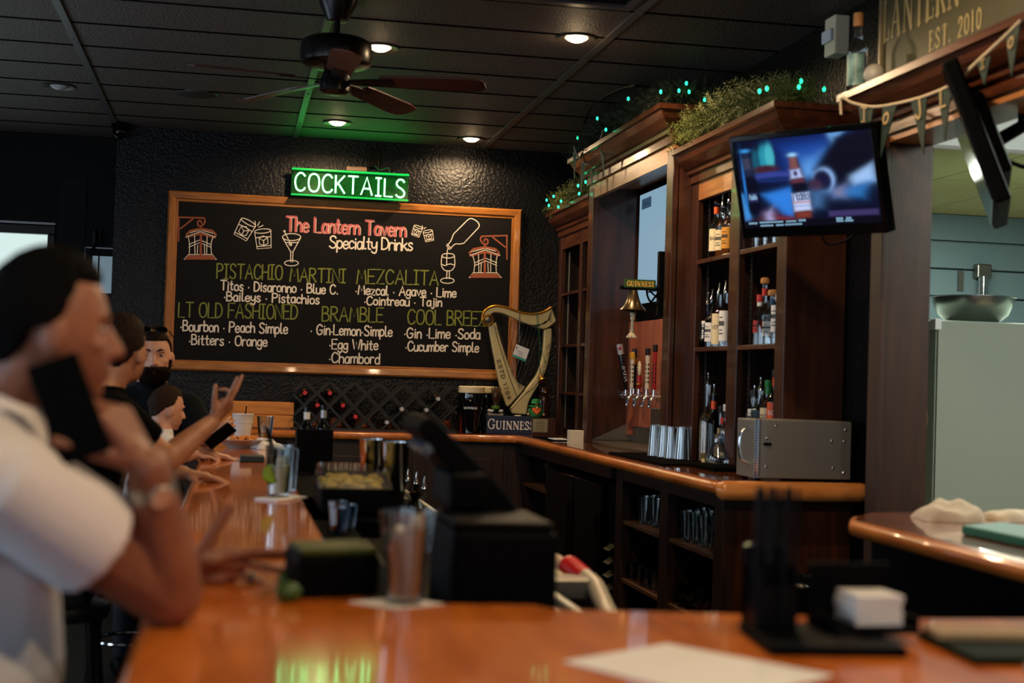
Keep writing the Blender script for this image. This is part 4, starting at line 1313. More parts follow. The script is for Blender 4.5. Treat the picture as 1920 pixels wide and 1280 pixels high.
def h_paddle(col, tip, w=.02, h=.2):
    def f(t, top, out):
        MB().box((top.x - .008, top.y - w, top.z), (top.x + .008, top.y + w, top.z + h)).build('handle', col, t, smooth=False, bev=.004)
        MB().box((top.x - .011, top.y - w * 1.2, top.z + h), (top.x + .011, top.y + w * 1.2, top.z + h + .045)).build('handle_cap', tip, t, smooth=False, bev=.004)
        m = MB()
        for k in range(5):
            m.ribbon([(top.x - .009, top.y, top.z + .04 + k * .028), (top.x - .009, top.y, top.z + .055 + k * .028)], .016, (-1, 0, 0), False)
            m.ribbon([(top.x, top.y - w - .0006, top.z + .04 + k * .028), (top.x, top.y - w - .0006, top.z + .055 + k * .028)], .008, (0, -1, 0), False)
        m.build('handle_print', M_INK, t, smooth=False)
    return f


M_TAPBLK = mat('tap_black', '0c0c10', rough=.25, coat=.4)
M_TAPWHT = mat('tap_ivory', 'cfc6b0', rough=.4)
M_TAPRED = mat('tap_red', '9a1a20', rough=.35)
M_TAPYEL = mat('tap_yellow', 'd09a20', rough=.4)


def h_nitro(t, top, out):
    a, b = top, top + V3((-.045, 0, .24))
    MB().capsule(a, b, .014, .018).build('handle', M_TAPBLK, t)
    d = (b - a).normalized()
    MB().cyl(b - d * .01, b + d * .06, .022, .024).build('handle_cap', mat('tap_silver', 'b8b8ba', rough=.3, metal=.5), t)
    MB().ell(b + d * .03 + V3((-.008, -.022, 0)), (.009, .005, .012)).build('red_emblem', M_TAPRED, t)
    m = MB()
    s_ = V3((0, -1, 0))
    write(m, 'nitro', a + d * .05 + s_ * .019 + V3((-.008, 0, 0)), a + d * .15 + s_ * .019 + V3((-.008, 0, 0)), -V3((-d.z, 0, d.x)), .022, .0035, s_)
    m.build('lettering', M_WHITE, t, smooth=False)


# two taps on the far side panel facing the room's front
pA, pB = at(1178, 735, Y=9.395), at(1188, 735, Y=9.395)
tap((2.635, 9.398, 1.40), (0, -1, 0), 'black tap with silver cap and red emblem, far left of all taps', M_TAPBLK, h_nitro)
tap((2.690, 9.398, 1.40), (0, -1, 0), 'black round tap handle with gold band, second from left', M_TAPBLK, h_round(M_TAPBLK, M_GOLD, .018, .27))
for yy, lab, fn in ((9.16, 'white tap handle with yellow block cap on the pink board', h_paddle(M_TAPWHT, M_TAPYEL, .024, .2)),
                    (8.98, 'tap with oval cream badge and red gold stem on the pink board', None),
                    (8.80, 'white printed tap handle with dark tip on the pink board', h_paddle(M_TAPWHT, M_TAPBLK, .022, .22)),
                    (8.64, 'red tap handle at the near end of the pink board', h_paddle(M_TAPRED, M_TAPBLK, .02, .24))):
    if fn is None:
        def fn(t, top, out):
            MB().lathe([(.008, 0), (.014, .015), (.02, .03), (.012, .05), (.016, .07), (.01, .09), (.0001, .092)], top, 16).build('handle', M_TAPRED, t)
            MB().lathe([(.0205, .026), (.022, .032), (.0205, .038)], top, 16).build('handle_band', M_GOLD, t)
            MB().ell(top + V3((0, 0, .135)), (.012, .03, .05)).build('oval_badge', M_CREAM, t)
            m = MB()
            for k in range(3):
                m.ribbon([top + V3((-.0125, .014 - .006 * (k % 2), .115 + k * .018)), top + V3((-.0125, -.012, .115 + k * .018))], .005, (-1, 0, 0), False)
            m.build('badge_print', M_INK, t, smooth=False)
    tap((2.70, yy, 1.40), (-1, 0, 0), lab, None, fn)
# bell bracket on the near stile
bl = thing('wall_bell', 'brass bell with white rope under a black bracket with green GUINNESS plate', 'bell', (2.34, 7.66, 1.8))
BYY = 7.66
b_ = lambda px, py: at(1080 + px * .3125, 440 + py * .3125, Y=BYY)
MB().box(tuple(V3(b_(500, 100)) + V3((-.004, -.02, 0))), tuple(V3(b_(514, 490)) + V3((.004, .02, 0)))).build('wall_plate', M_BLACK, bl, smooth=False, bev=.003)
MB().box(tuple(V3(b_(265, 326)) + V3((0, -.015, 0))), tuple(V3(b_(512, 316)) + V3((0, .015, 0)))).build('bracket_arm', M_BLACK, bl, smooth=False)
m = MB()
m.tube(smoothpts([b_(424, 326), b_(430, 370), b_(450, 405), b_(480, 418), b_(508, 415)]), .006, 8)
m.tube([b_(508, 330), b_(450, 405)], .006, 8).tube([b_(440, 335), b_(506, 395)], .005, 8)
m.build('bracket_scroll', M_BLACK, bl)
p0, p1 = V3(b_(285, 318)), V3(b_(474, 274))
sp = MB().box((p0.x, BYY - .02, p0.z), (p1.x, BYY - .008, p1.z)).build('sign_plate', mat('dark_green_plate', '1c4418', rough=.4), bl, smooth=False, bev=.003)
m = MB()
write(m, 'GUINNESS', (p0.x + .012, BYY - .021, p0.z + .011), (p1.x - .012, BYY - .021, p0.z + .011), (0, 0, 1), p1.z - p0.z - .022, .006, (0, -1, 0), .001, font=_SERIF, gap=.1)
m.build('lettering', mat('gold_letters', 'c0a050', rough=.4), sp, smooth=False)
bc_ = V3(b_(345, 330))
bs = (V3(b_(420, 430)) - V3(b_(270, 430))).length / 2
MB().lathe([(.0001, 0), (bs * .32, -.002), (bs * .36, -.02), (bs * .5, -.055), (bs * .68, -.085), (bs, -.112), (bs * .96, -.118), (bs * .6, -.09), (bs * .3, -.02), (.0001, -.012)], bc_, 28).build('bell_body', mat('aged_brass', '6a5a44', rough=.25, metal=.9), bl)
MB().cyl(bc_ + V3((0, 0, -.09)), bc_ + V3((0, 0, -.125)), .008).ell(bc_ + V3((0, 0, -.125)), .012).build('clapper', M_DARKMETAL, bl)
m = MB()
r0 = bc_ + V3((0, 0, -.13))
L_ = (V3(b_(335, 615)) - r0)
m.tube([r0, r0 + L_ * .25, r0 + L_ * .6, r0 + L_ * .75], [.009, .008, .009, .008], 8)
m.ell(r0 + L_ * .05, (.017, .014, .014)).ell(r0 + L_ * .22, (.014, .012, .018)).ell(r0 + L_ * .74, (.013, .012, .014))
for k in range(9):
    a = k / 8 - .5
    m.capsule(r0 + L_ * .76, r0 + L_ + V3((a * .055, random.uniform(-.02, .02), 0)), .006, .005, 6, 2)
m.build('bell_rope', mat('cotton_rope', 'c8bda0', rough=.9, bump=.5, bscale=200), bl)

# near shelf unit with the bottles
su = thing('bottle_shelf_cabinet', 'mahogany two-bay bottle shelf unit between tall unit and television', 'cabinet', (2.63, 6.87, CT))
for ya, yb_ in ((7.47, 7.57), (6.80, 6.94), (6.175, 6.29)):
    MB().box((XF, ya, CT), (XF + .035, yb_, 2.60)).build('stile', M_MAHOG, su, smooth=False, bev=.004)
MB().box((XF + .03, 6.175, CT), (XB, 6.20, 2.6)).build('side_panel', M_MAHOG, su, smooth=False)
MB().box((XF + .03, 6.86, CT), (XB, 6.88, 2.6)).build('partition', M_DARKWOOD, su, smooth=False)
MB().box((XF + .03, 7.545, CT), (XB, 7.57, 2.6)).build('partition', M_DARKWOOD, su, smooth=False)
MB().box((XB - .02, 6.2, CT), (XB, 7.57, 2.6)).build('back_panel', M_DARKWOOD, su, smooth=False)
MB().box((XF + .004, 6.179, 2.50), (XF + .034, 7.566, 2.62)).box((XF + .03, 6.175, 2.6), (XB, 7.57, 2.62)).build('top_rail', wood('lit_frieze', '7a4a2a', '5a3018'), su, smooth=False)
cornice([(XB, 6.175), (XF, 6.175), (XF, 7.57)], 2.60, 'cornice', su, .13, .18)
SZ = {0: CT + .001, 1: 1.690, 2: 2.17}
for z in (1.69, 2.17):
    for ya, yb_ in ((6.20, 6.86), (6.88, 7.545)):
        MB().box((XF + .004, ya, z - .024), (XB - .02, yb_, z)).build('shelf', M_MAHOG2, su, smooth=False, bev=.003)
MB().box((XF + .03, 6.22, CT), (XB - .03, 6.84, CT + .14)).build('riser', M_DARKWOOD, su, smooth=False, bev=.003)
ms = mat('perforated_steel', 'a8a8a4', rough=.3, metal=1.0)
for ya in (7.43, 6.96, 6.76, 6.30):
    s_ = MB().box((XF + .055, ya, CT + .02), (XF + .060, ya + .02, 2.50)).build('shelf_standard', ms, su, smooth=False)
    m = MB()
    for k in range(52):
        z = CT + .06 + k * .027
        m.box((XF + .0535, ya + .006, z), (XF + .0552, ya + .014, z + .012))
    m.build('slots', M_BLACK, s_, smooth=False)


# ---------------------------------------------------------------- bottles
def sprof(r, h, sh, nr, nh, foot=.004):
    """profile: body radius, total height, shoulder start height, neck radius, neck start height"""
    out = [(r * .7, .0), (r - foot, 0), (r, foot)]
    out.append((r, sh))
    for k in range(1, 6):
        t = k / 6
        e_ = t * t * (3 - 2 * t)
        out.append((r + (nr - r) * e_, sh + (nh - sh) * t))
    out += [(nr, nh), (nr, h - .006), (nr * 1.15, h - .005), (nr * 1.15, h), (.0001, h)]
    return out


BOT = {
    'round': lambda h: sprof(.036, h, h * .58, .013, h * .76),
    'slim': lambda h: sprof(.031, h, h * .62, .0125, h * .8),
    'wide': lambda h: sprof(.044, h, h * .52, .014, h * .72),
    'long': lambda h: sprof(.032, h, h * .5, .012, h * .70),
    'flask': lambda h: sprof(.042, h, h * .45, .016, h * .66),
}


def bottle(label, x, y, z, kind='round', h=.29, glass=M_GLASS, liquid=None, lab=None, lab2=None, cap=None, pour=False, lh=(.12, .52), square=False, text=None, tcol=None):
    t = thing('liquor_bottle', label, 'bottle', (x, y, z))
    pr = BOT[kind](h)
    n = 4 if square else 22
    m = MB()
    m.lathe(pr, (x, y, z), n)
    if square:
        c_ = V3((x, y, 0))
        R45 = Matrix.Rotation(math.pi / 4 + .3, 3, 'Z')
        m.v = [c_ + R45 @ (p - c_) for p in m.v]
    m.build('glass_body', glass, t, smooth=not square, bev=.006 if square else 0)
    r = max(q[0] for q in pr)
    f = .72 if square else 1.0
    if liquid is not None:
        MB().lathe([(r * .93 * f, .006), (r * .93 * f, h * .5), (.0001, h * .5)], (x, y, z), 20).build('liquid', liquid, t)
    a0_ = math.radians(205)     # labels face the room

    def wrap(z0, z1, material, nm, rr=None, span=2.6):
        rr = rr or r * 1.015
        vs, fs = [], []
        k = 12
        for i in range(k + 1):
            a = a0_ - span / 2 + span * i / k
            for zz in (z0, z1):
                vs.append((x + rr * f * math.cos(a), y + rr * f * math.sin(a), z + zz))
        fs = [(2 * i, 2 * i + 2, 2 * i + 3, 2 * i + 1) for i in range(k)]
        return MB().add(vs, fs).build(nm, material, t)
    if lab is not None:
        wrap(h * lh[0], h * lh[1], lab, 'label')
        # lines of print
        if text:
            m = MB()
            a_ = math.radians(232)
            wdt = r * 1.3
            nd = V3((math.cos(a_), math.sin(a_), 0))
            for wf, pts in strokes(text, (-wdt / 2, 0, h * (lh[0] + lh[1]) / 2), (wdt / 2, 0, h * (lh[0] + lh[1]) / 2), (0, 0, 1), r * .5, gap=.2):
                m.ribbon([V3((x + r * 1.03 * math.cos(a_ + p.x / r), y + r * 1.03 * math.sin(a_ + p.x / r), z + p.z)) for p in pts], r * .09, nd)
            m.build('label_print', tcol or M_INK, t, smooth=False)
        else:
            m = MB()
            for q0, q1, sp_ in ((.22, .27, 1.0), (.34, .38, .7), (.50, .66, 1.35), (.76, .80, .8)):
                for i in range(6):
                    a, b = a0_ - sp_ / 2 + sp_ * i / 6, a0_ - sp_ / 2 + sp_ * (i + .85) / 6
                    rr = r * 1.022 * f
                    za, zb = z + h * (lh[0] + q0 * (lh[1] - lh[0])), z + h * (lh[0] + q1 * (lh[1] - lh[0]))
                    m.add([(x + rr * math.cos(a), y + rr * math.sin(a), za), (x + rr * math.cos(b), y + rr * math.sin(b), za), (x + rr * math.cos(b), y + rr * math.sin(b), zb), (x + rr * math.cos(a), y + rr * math.sin(a), zb)], [(0, 1, 2, 3)])
            m.build('label_print', tcol or M_INK, t, smooth=False)
    nr = pr[-4][0]
    if lab2 is not None:
        wrap(h * .80, h * .92, lab2, 'neck_label', nr * 1.12, 6.2)
    if pour:
        MB().lathe([(nr * 1.1, h - .004), (nr * .9, h + .012), (.006, h + .02), (.0045, h + .06), (.0001, h + .062)], (x, y, z), 12, (0, 0, 1)).build('pourer', M_CHROME, t)
    elif cap is not None:
        if cap is K_WOOD:
            MB().lathe([(nr * 1.0, h - .004), (nr * 1.7, h), (nr * 1.85, h + .012), (nr * 1.6, h + .026), (.0001, h + .03)], (x, y, z), 16).build('cap', cap, t)
        else:
            MB().lathe([(nr * 1.3, h - .028), (nr * 1.35, h - .026), (nr * 1.35, h + .008), (.0001, h + .009)], (x, y, z), 16).build('cap', cap, t)
    return t


L_CREAM, L_WHITE = mat('label_cream', 'd8c8a0', rough=.6), mat('label_white', 'dcdad4', rough=.6)
L_GOLD, L_ORANGE = mat('label_gold', 'c88a20', rough=.5), mat('label_orange', 'd0501c', rough=.5)
L_RED, L_BLACK, L_BLUE = mat('label_red', 'b02a20', rough=.5), mat('label_black', '12141a', rough=.5), mat('label_blue', '2a4a70', rough=.5)
L_TEAL, L_TAN = mat('label_dark_teal', '14323a', rough=.5), mat('label_tan', '9a8468', rough=.6)
K_WOOD, K_GREEN, K_WHITE = mat('cork_cap', 'a8743c', rough=.6), mat('green_cap', '1e7a3a', rough=.4), mat('white_cap', 'd8d8d4', rough=.4)
Q_WHISKY, Q_DARK, Q_CLEAR = mat('whisky', '8a4a12', rough=.1), mat('dark_spirit', '200d06', rough=.1), None
Q_GREEN = mat('green_liquid', '123a18', rough=.1)


def row(zi, items):
    for px, yy, kw in items:
        # pixel column gives the bearing; the bottle stands on the shelf at depth yy
        p = at(px, 600, Y=yy)
        rise = kw.pop('rise', 0)
        bottle(x=min(max(p.x, XF + .05), XB - .06), y=yy, z=SZ[zi] + rise, **kw)


row(2, [(1326, 7.30, dict(label='tall bottle with cream label and orange collar, top shelf of far bay', kind='round', h=.30, liquid=Q_DARK, lab=L_CREAM, lab2=L_ORANGE, pour=True, text='BACK')),
        (1341, 7.20, dict(label='short bottle with cream label and black band, top shelf of far bay', kind='round', h=.27, liquid=Q_WHISKY, lab=L_CREAM, tcol=L_BLACK, pour=True)),
        (1355, 7.10, dict(label='bottle with golden yellow label beside the middle post, top shelf', kind='round', h=.28, liquid=Q_WHISKY, lab=L_GOLD, pour=True))])
for k, yy in enumerate((6.72, 6.60, 6.48, 6.36)):
    g = glass_thing('shot_glass', tumbler_glass(.06, .02, .026), 'small clear shot glass under the television on the top shelf', 'glass', (2.56, yy, SZ[2]), 'shot glasses on the top shelf') if k == 0 else dup(g, (2.56, yy, SZ[2]))
row(1, [(1311, 7.40, dict(label='square bluish gin bottle with white diamond label, middle shelf of far bay', kind='wide', h=.24, glass=glassmat('pale_blue_glass', '8ab4cc', tint=.9), lab=L_WHITE, square=True, lh=(.2, .6), pour=True)),
        (1325, 7.33, dict(label='green bottle with white label, middle shelf of far bay', kind='round', h=.255, glass=M_GLASSG, liquid=Q_GREEN, lab=L_WHITE, pour=True)),
        (1340, 7.22, dict(label='tallest bottle with floral white label lettered in dark, middle shelf', kind='round', h=.285, lab=L_CREAM, text='NITY', pour=True, lh=(.05, .62))),
        (1353, 7.12, dict(label='clear bottle with narrow white label next to the middle post', kind='slim', h=.29, lab=L_WHITE, pour=True, lh=(.1, .65))),
        (1394, 6.62, dict(label='short bottle with red and white label, left end of near bay middle shelf', kind='slim', h=.24, lab=L_RED, lab2=L_WHITE, cap=L_RED, lh=(.25, .5))),
        (1409, 6.56, dict(label='tall clear bottle with orange collar and wooden stopper', kind='long', h=.30, liquid=None, lab2=L_RED, cap=K_WOOD)),
        (1405, 6.46, dict(label='round flask bottle with oval white label, near bay middle shelf', kind='flask', h=.20, lab=L_WHITE, lh=(.2, .55), cap=L_BLACK)),
        (1426, 6.45, dict(label='clear bottle with blue collar and round cork stopper', kind='wide', h=.235, lab2=L_BLUE, cap=K_WOOD)),
        (1441, 6.37, dict(label='clear bottle with tall white label by the right post', kind='round', h=.23, lab=L_WHITE, lh=(.25, .8), cap=K_WHITE))])
row(0, [(1306, 7.36, dict(label='tall clear bottle with pourer at left of the bottom far bay', kind='wide', h=.42, liquid=mat('pale_rum', 'c8b070', rough=.1, alpha=.5), pour=True)),
        (1307, 7.10, dict(label='small bottle with upright tan label, front of the bottom far bay', kind='slim', h=.24, lab=L_TAN, lh=(.1, .8), cap=L_RED)),
        (1322, 7.26, dict(label='black bottle with orange collar and pourer, bottom far bay', kind='round', h=.36, glass=M_GLOSSBLACK, lab2=L_ORANGE, pour=True)),
        (1320, 7.02, dict(label='squat golden-shouldered bottle, front of the bottom far bay', kind='flask', h=.20, liquid=Q_WHISKY, lab=L_CREAM, lh=(.1, .35))),
        (1341, 7.14, dict(label='tall dark bottle with brown label, bottom far bay', kind='long', h=.30, liquid=Q_DARK, lab=L_TAN, pour=False, cap=L_BLACK)),
        (1350, 7.06, dict(label='blue-labelled dark bottle with white cap by the middle post', kind='round', h=.31, liquid=Q_DARK, lab=L_BLUE, lab2=L_BLACK, cap=K_WHITE)),
        (1384, 6.66, dict(rise=.14, label='bottle with white label in the left corner of the bottom near bay', kind='slim', h=.22, lab=L_WHITE, lh=(.3, .75), pour=True)),
        (1397, 6.58, dict(rise=.14, label='bottle with dark teal label and pourer, bottom near bay', kind='wide', h=.26, liquid=Q_DARK, lab=L_TEAL, lh=(.3, .62), pour=True)),
        (1406, 6.68, dict(rise=.14, label='short clear bottle behind the teal-labelled one', kind='round', h=.25, cap=L_BLACK)),
        (1421, 6.48, dict(rise=.14, label='green-capped whiskey bottle with cream label behind the steel box', kind='round', h=.30, liquid=Q_WHISKY, lab=L_CREAM, text='SON', lab2=K_GREEN, cap=K_GREEN, lh=(.25, .58))),
        (1437, 6.39, dict(rise=.14, label='green bottle with orange label behind the steel box', kind='round', h=.35, glass=M_GLASSG, liquid=Q_GREEN, lab=L_ORANGE, text='SON', tcol=L_WHITE, lab2=L_ORANGE, cap=L_BLACK, lh=(.25, .58)))])
bowl_ = solo(MB().lathe([(.02, 0), (.06, .015), (.085, .05), (.082, .05), (.058, .02), (.0001, .012)], (2.52, 6.95, CT), 24), 'black_bowl', M_GLOSSBLACK, 'small black bowl tipped among the bottom shelf bottles', 'bowl', (2.52, 6.95, CT))

# things on the right counter
solo(MB().box((2.17, 6.95, CT), (2.44, 8.02, CT + .010)), 'rubber_mat', M_MATTE, 'long black rubber bar mat under the clean pint glasses', 'bar mat', (2.3, 7.5, CT), smooth=False, bev=.004)
solo(MB().box((2.30, 6.55, CT), (2.48, 6.93, CT + .022)), 'rubber_tray', M_MATTE, 'small black rubber tray between the mat and the steel box', 'tray', (2.4, 6.7, CT), smooth=False, bev=.004)
TALL = tumbler_glass(.175, .034, .046)
tg = None
for k, (px, yy) in enumerate(((1238, 7.72), (1256, 7.60), (1252, 7.82), (1270, 7.50), (1276, 7.66), (1290, 7.42), (1291, 7.58))):
    p = at(px, 850, Y=yy)
    if tg is None:
        tg = glass_thing('mixing_glass', TALL, 'clean pint glass upside down in the cluster on the black rubber mat', 'glass', (p.x - .03, yy, CT + .010), 'upside-down glasses on the rubber mat', flip=True)
    else:
        dup(tg, (p.x - .03, yy, CT + .010))
p = at(1345, 868, Z=CT + .012)
glass_thing('carafe', [(.04, 0), (.055, .005), (.06, .03), (.035, .09), (.022, .12), (.03, .155), (.027, .155), (.019, .12), (.03, .09), (.055, .032), (.0001, .008)], 'clear flared glass carafe standing left of the steel box', 'carafe', (2.40, 6.78, CT + .022))
p = at(1318, 850, Z=CT)
m = MB()
for k in range(7):
    m.ell((2.43 + .03 * math.cos(k), 7.0 + .03 * math.sin(k * 2), CT + .02 + .006 * (k % 3)), .011, n=8, m=6)
solo(m, 'stopper_pile', mat('pale_stoppers', 'a8a070', rough=.25), 'little heap of pale bottle stoppers beside the carafe', 'stoppers', (2.43, 7.0, CT + .01))

# stainless steel box at the end of the counter
stb = thing('steel_cabinet', 'brushed stainless steel cabinet with side handle standing on the counter end', 'steel box', (2.6, 6.5, CT))
sx0, sx1, sy0, sy1, sz0, sz1 = 2.40, 2.862, 6.0, 6.15, CT + .014, CT + .272
sx0, sx1 = at(1415, 840, Y=5.945).x, at(1596, 840, Y=5.945).x
sy0, sy1 = 5.945, 6.17
MB().box((sx0, sy0, sz0), (sx1, sy1, sz1)).build('box_body', M_STEEL, stb, smooth=False, bev=.004)
m = MB()
for fx, fz_ in ((.16, .9), (.93, .86), (.06, .68), (.78, .66), (.92, .66), (.06, .2), (.80, .2), (.92, .12)):
    m.ell((sx0 + .03 + fx * (sx1 - sx0 - .03), sy0 - .001, sz0 + fz_ * (sz1 - sz0)), (.007, .004, .007), n=10, m=6)
m.build('rivets', M_CHROME, stb)
MB().box((sx0, sy0 - .003, sz0), (sx0 + .016, sy0, sz1)).build('hinge_strip', M_CHROME, stb, smooth=False)
m = MB()
for k in range(22):
    z = sz0 + .012 + k * .0125
    m.box((sx0 + .003, sy0 - .0045, z), (sx0 + .008, sy0 - .003, z + .006)).box((sx0 + .021, sy0 - .0035, z), (sx0 + .026, sy0 - .001, z + .006))
m.build('perforations', M_BLACK, stb, smooth=False)
MB().tube(smoothpts([(sx0, sy0 + .07, sz0 + .22), (sx0 - .035, sy0 + .07, sz0 + .20), (sx0 - .045, sy0 + .07, sz0 + .14), (sx0 - .035, sy0 + .07, sz0 + .08), (sx0, sy0 + .07, sz0 + .06)]), .007, 10).build('handle', M_CHROME, stb)
MB().box((sx0 + .04, sy0 - .012, sz0 + .145), (sx0 + .075, sy0 - .001, sz0 + .158)).build('latch', M_BLACK, stb, smooth=False, bev=.002)
for a_, b__ in ((sx0 + .03, sy0 + .03), (sx1 - .03, sy0 + .03), (sx0 + .03, sy1 - .03), (sx1 - .03, sy1 - .03)):
    MB().cyl((a_, b__, CT), (a_, b__, sz0), .014, n=12).build('foot', M_BLACK, stb)

# waste bin and cooler below the counter end
tr = thing('trash_bin', 'black plastic waste bin with shiny liner below the counter end', 'bin', (2.45, 5.7, 0))
MB().lathe([(.14, 0), (.15, .01), (.19, .62), (.2, .63), (.2, .66), (.185, .66), (.18, .62), (.14, .02), (.0001, .02)], (2.40, 5.72, 0), 24).build('bin_body', M_BLACK, tr)
m = MB()
for k in range(20):
    a = 2 * math.pi * k / 20
    m.ell((2.40 + .2 * math.cos(a), 5.72 + .2 * math.sin(a), .655 + .012 * random.random()), (.035, .02, .02), Matrix.Rotation(a + math.pi / 2, 3, 'Z'), 8, 5)
m.build('liner', mat('black_liner', '141414', rough=.18), tr)

# ---------------------------------------------------------------- pass-through: post, beam with cornice, sign, bunting
post = MB().box((2.59, 5.38, 0), (2.80, 5.45, 2.52))
M_POST = wood('post_wood', '341c10', '24120a', rough=.55, stretch=(6, 6, .6))
struct(post, 'trim_4', M_POST, smooth=False, bev=.006)
struct(MB().box((2.575, 5.365, 0), (2.60, 5.47, 2.52)), 'trim_5', M_POST, smooth=False, bev=.004)
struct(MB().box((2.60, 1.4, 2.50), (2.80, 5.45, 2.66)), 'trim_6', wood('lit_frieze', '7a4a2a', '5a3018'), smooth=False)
bm = cornice([(2.80, 1.4), (2.60, 1.4), (2.60, 5.45), (2.80, 5.45)], 2.53, 'trim_7', None, .14, .19)
bm['kind'] = 'structure'
ls = thing('tavern_sign', 'dark olive LANTERN TAVERN sign with framed edge standing on the beam', 'sign', (2.72, 4.8, 2.72))
SX = 2.60
S0, S1 = 5.45, 3.3
MB().box((SX, S1, 2.735), (SX + .015, S0, 3.20)).build('sign_board', mat('olive_sign', '36341f', rough=.5), ls, smooth=False)
m = MB()
for a, b in (((SX - .015, S1, 3.19), (SX + .02, S0 + .02, 3.21)), ((SX - .015, S0, 2.722), (SX + .02, S0 + .02, 3.21)), ((SX - .015, S1, 2.722), (SX + .02, S0 + .02, 2.737))):
    m.box(a, b)
m.build('frame', mat('sign_frame', '6a6044', rough=.4), ls, smooth=False, bev=.003)
m = MB()
NX = V3((-1, 0, 0))


def sign_text(s_, ya, yb_, zb, h, w, nfit, gap):
    """the first nfit characters span ya to yb_"""
    adv = [glyph(c_, _SERIF)[0] + gap for c_ in s_]
    k = (yb_ - ya) / sum(adv[:nfit])
    write(m, s_, (SX - .002, ya, zb), (SX - .002, ya + k * (sum(adv) - gap), zb), (0, 0, 1), h, w, NX, font=_SERIF, gap=gap)


sign_text('LANTERN TAVERN', at(1655, 100, X=SX).y, at(1818, 40, X=SX).y, 2.925, .165, .017, 8, .12)
sign_text('EST. 2010', at(1742, 88, X=SX).y, at(1797, 66, X=SX).y, 2.80, .075, .010, 5, .2)
m.build('lettering', mat('sign_tan_letters', '80744e', rough=.5), ls, smooth=False)


def flag_strip(name, label, anchors, flags, strmat, flagmat, group=None):
    t = thing(name, label, 'bunting', anchors[len(anchors) // 2])
    MB().tube(smoothpts(anchors, 5), .006, 8).build('cord', strmat, t)
    for a, b, tip, mk in flags:
        a, b, tip = V3(a), V3(b), V3(tip)
        n = (b - a).cross(tip - a).normalized()
        m = MB().prism([a, b, tip], n * .004)
        f_ = m.build('flag', flagmat, t, smooth=False)
        if mk:
            c = (a + b) / 2 + (tip - (a + b) / 2) * .16
            ux = (b - a) * .34
            uz = ((a + b) / 2 - tip) * .32
            if n.x > 0:
                n = -n
            m = MB()
            base = c - uz * .55 - ux / 2
            for wf, pts in strokes(mk, base, base + ux, uz, uz.length, gap=.1):
                m.ribbon([p + n * .0065 for p in pts], uz.length * .17, n)
            m.build('flag_letter', mat('flag_gold', '8c7444', rough=.6), f_, smooth=False)
    return t


M_CORD = mat('cream_cord', 'a8987a', rough=.8)
M_FLAG = mat('dark_green_flag', '15261c', rough=.8)
XS = 2.42
fx = lambda px, py: at(px, py, X=XS)
flag_strip('pennant_bunting', 'dark green pennant bunting with gold letters strung along the tavern sign beam',
           [fx(1577, 215), fx(1578, 184), fx(1600, 193), fx(1640, 200), fx(1690, 192), fx(1740, 178), fx(1790, 155), fx(1830, 118), fx(1880, 72), fx(1915, 38)],
           [(fx(1609, 197), fx(1637, 202), fx(1622, 290), 'I'), (fx(1655, 200), fx(1681, 196), fx(1650, 297), 'o'), (fx(1708, 190), fx(1737, 182), fx(1731, 290), 'J'),
            (fx(1758, 172), fx(1784, 162), fx(1771, 264), 'L'), (fx(1833, 120), fx(1857, 104), fx(1845, 160), 'I'), (fx(1886, 72), fx(1912, 46), fx(1896, 145), 'o')], M_CORD, M_FLAG)
fy = lambda px, py, y=9.25: at(px, py, Y=y)
flag_strip('pale_bunting', 'pale green ribbon bunting hanging off the corner of the tall unit cornice',
           [fy(1076, 275), fy(1082, 290), fy(1098, 308), fy(1113, 298, 9.1), fy(1120, 280, 8.9), fy(1131, 244, 8.7)],
           [(fy(1074, 284), fy(1081, 286), fy(1077, 338), None), (fy(1090, 305), fy(1098, 308), fy(1089, 363), None),
            (fy(1107, 303), fy(1113, 300), fy(1110, 366), None), (fy(1122, 262, 8.8), fy(1130, 255, 8.8), fy(1133, 328, 8.8), None)], M_CORD, mat('pale_green_flag', '6f7f66', rough=.8))

# ---------------------------------------------------------------- garlands with green fairy lights
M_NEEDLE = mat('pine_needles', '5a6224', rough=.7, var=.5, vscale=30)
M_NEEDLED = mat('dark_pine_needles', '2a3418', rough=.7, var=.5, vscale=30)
M_LED = mat('green_fairy_light', '10d080', rough=.3, emit=(.02, 1.0, .36), es=3.6)


def garland(label, path, n, r, lights, material, base, ribbon=False):
    t = thing('garland', label, 'garland', base)
    P = smoothpts(path, 10)
    MB().tube(P, .008, 6).build('stem', M_DARKWOOD, t)
    m = MB()
    for k in range(n):
        f = random.random() * (len(P) - 1)
        i = int(f)
        c = P[i].lerp(P[min(i + 1, len(P) - 1)], f - i)
        d = V3((random.gauss(0, 1), random.gauss(0, 1), random.gauss(.25, 1))).normalized()
        L_ = r * random.uniform(.45, 1.05)
        # a sprig: a twig with needles on both sides
        s_ = d.cross(V3((random.random(), random.random(), random.random()))).normalized()
        for q in range(7):
            b0 = c + d * L_ * (q / 7)
            for sg in (-1, 1):
                tip = b0 + d * .018 + s_ * sg * .02 + V3((0, 0, random.uniform(-.006, .006)))
                w_ = d.cross(s_) * .0026
                m.add([b0 - w_, b0 + w_, tip, b0 + d * .004], [(0, 1, 2), (1, 3, 2), (3, 0, 2)])
    f_ = m.build('needles', material, t, smooth=False)
    f_['kind'] = 'stuff'
    for p in lights:
        MB().ell(p, (.008, .008, .012), n=10, m=7).build('fairy_light', M_LED, t)
    if ribbon:
        q = smoothpts([V3(path[1]) + V3((-.05, 0, .1)), V3(path[2]) + V3((-.1, 0, .15)), V3(path[3]) + V3((-.06, 0, .16)), V3(path[4]) + V3((-.09, 0, .1))], 6)
        MB().ribbon(q, .03, (-.6, -.3, .7)).build('ribbon', mat('tan_ribbon', '7a6a50', rough=.6), t)
    return t


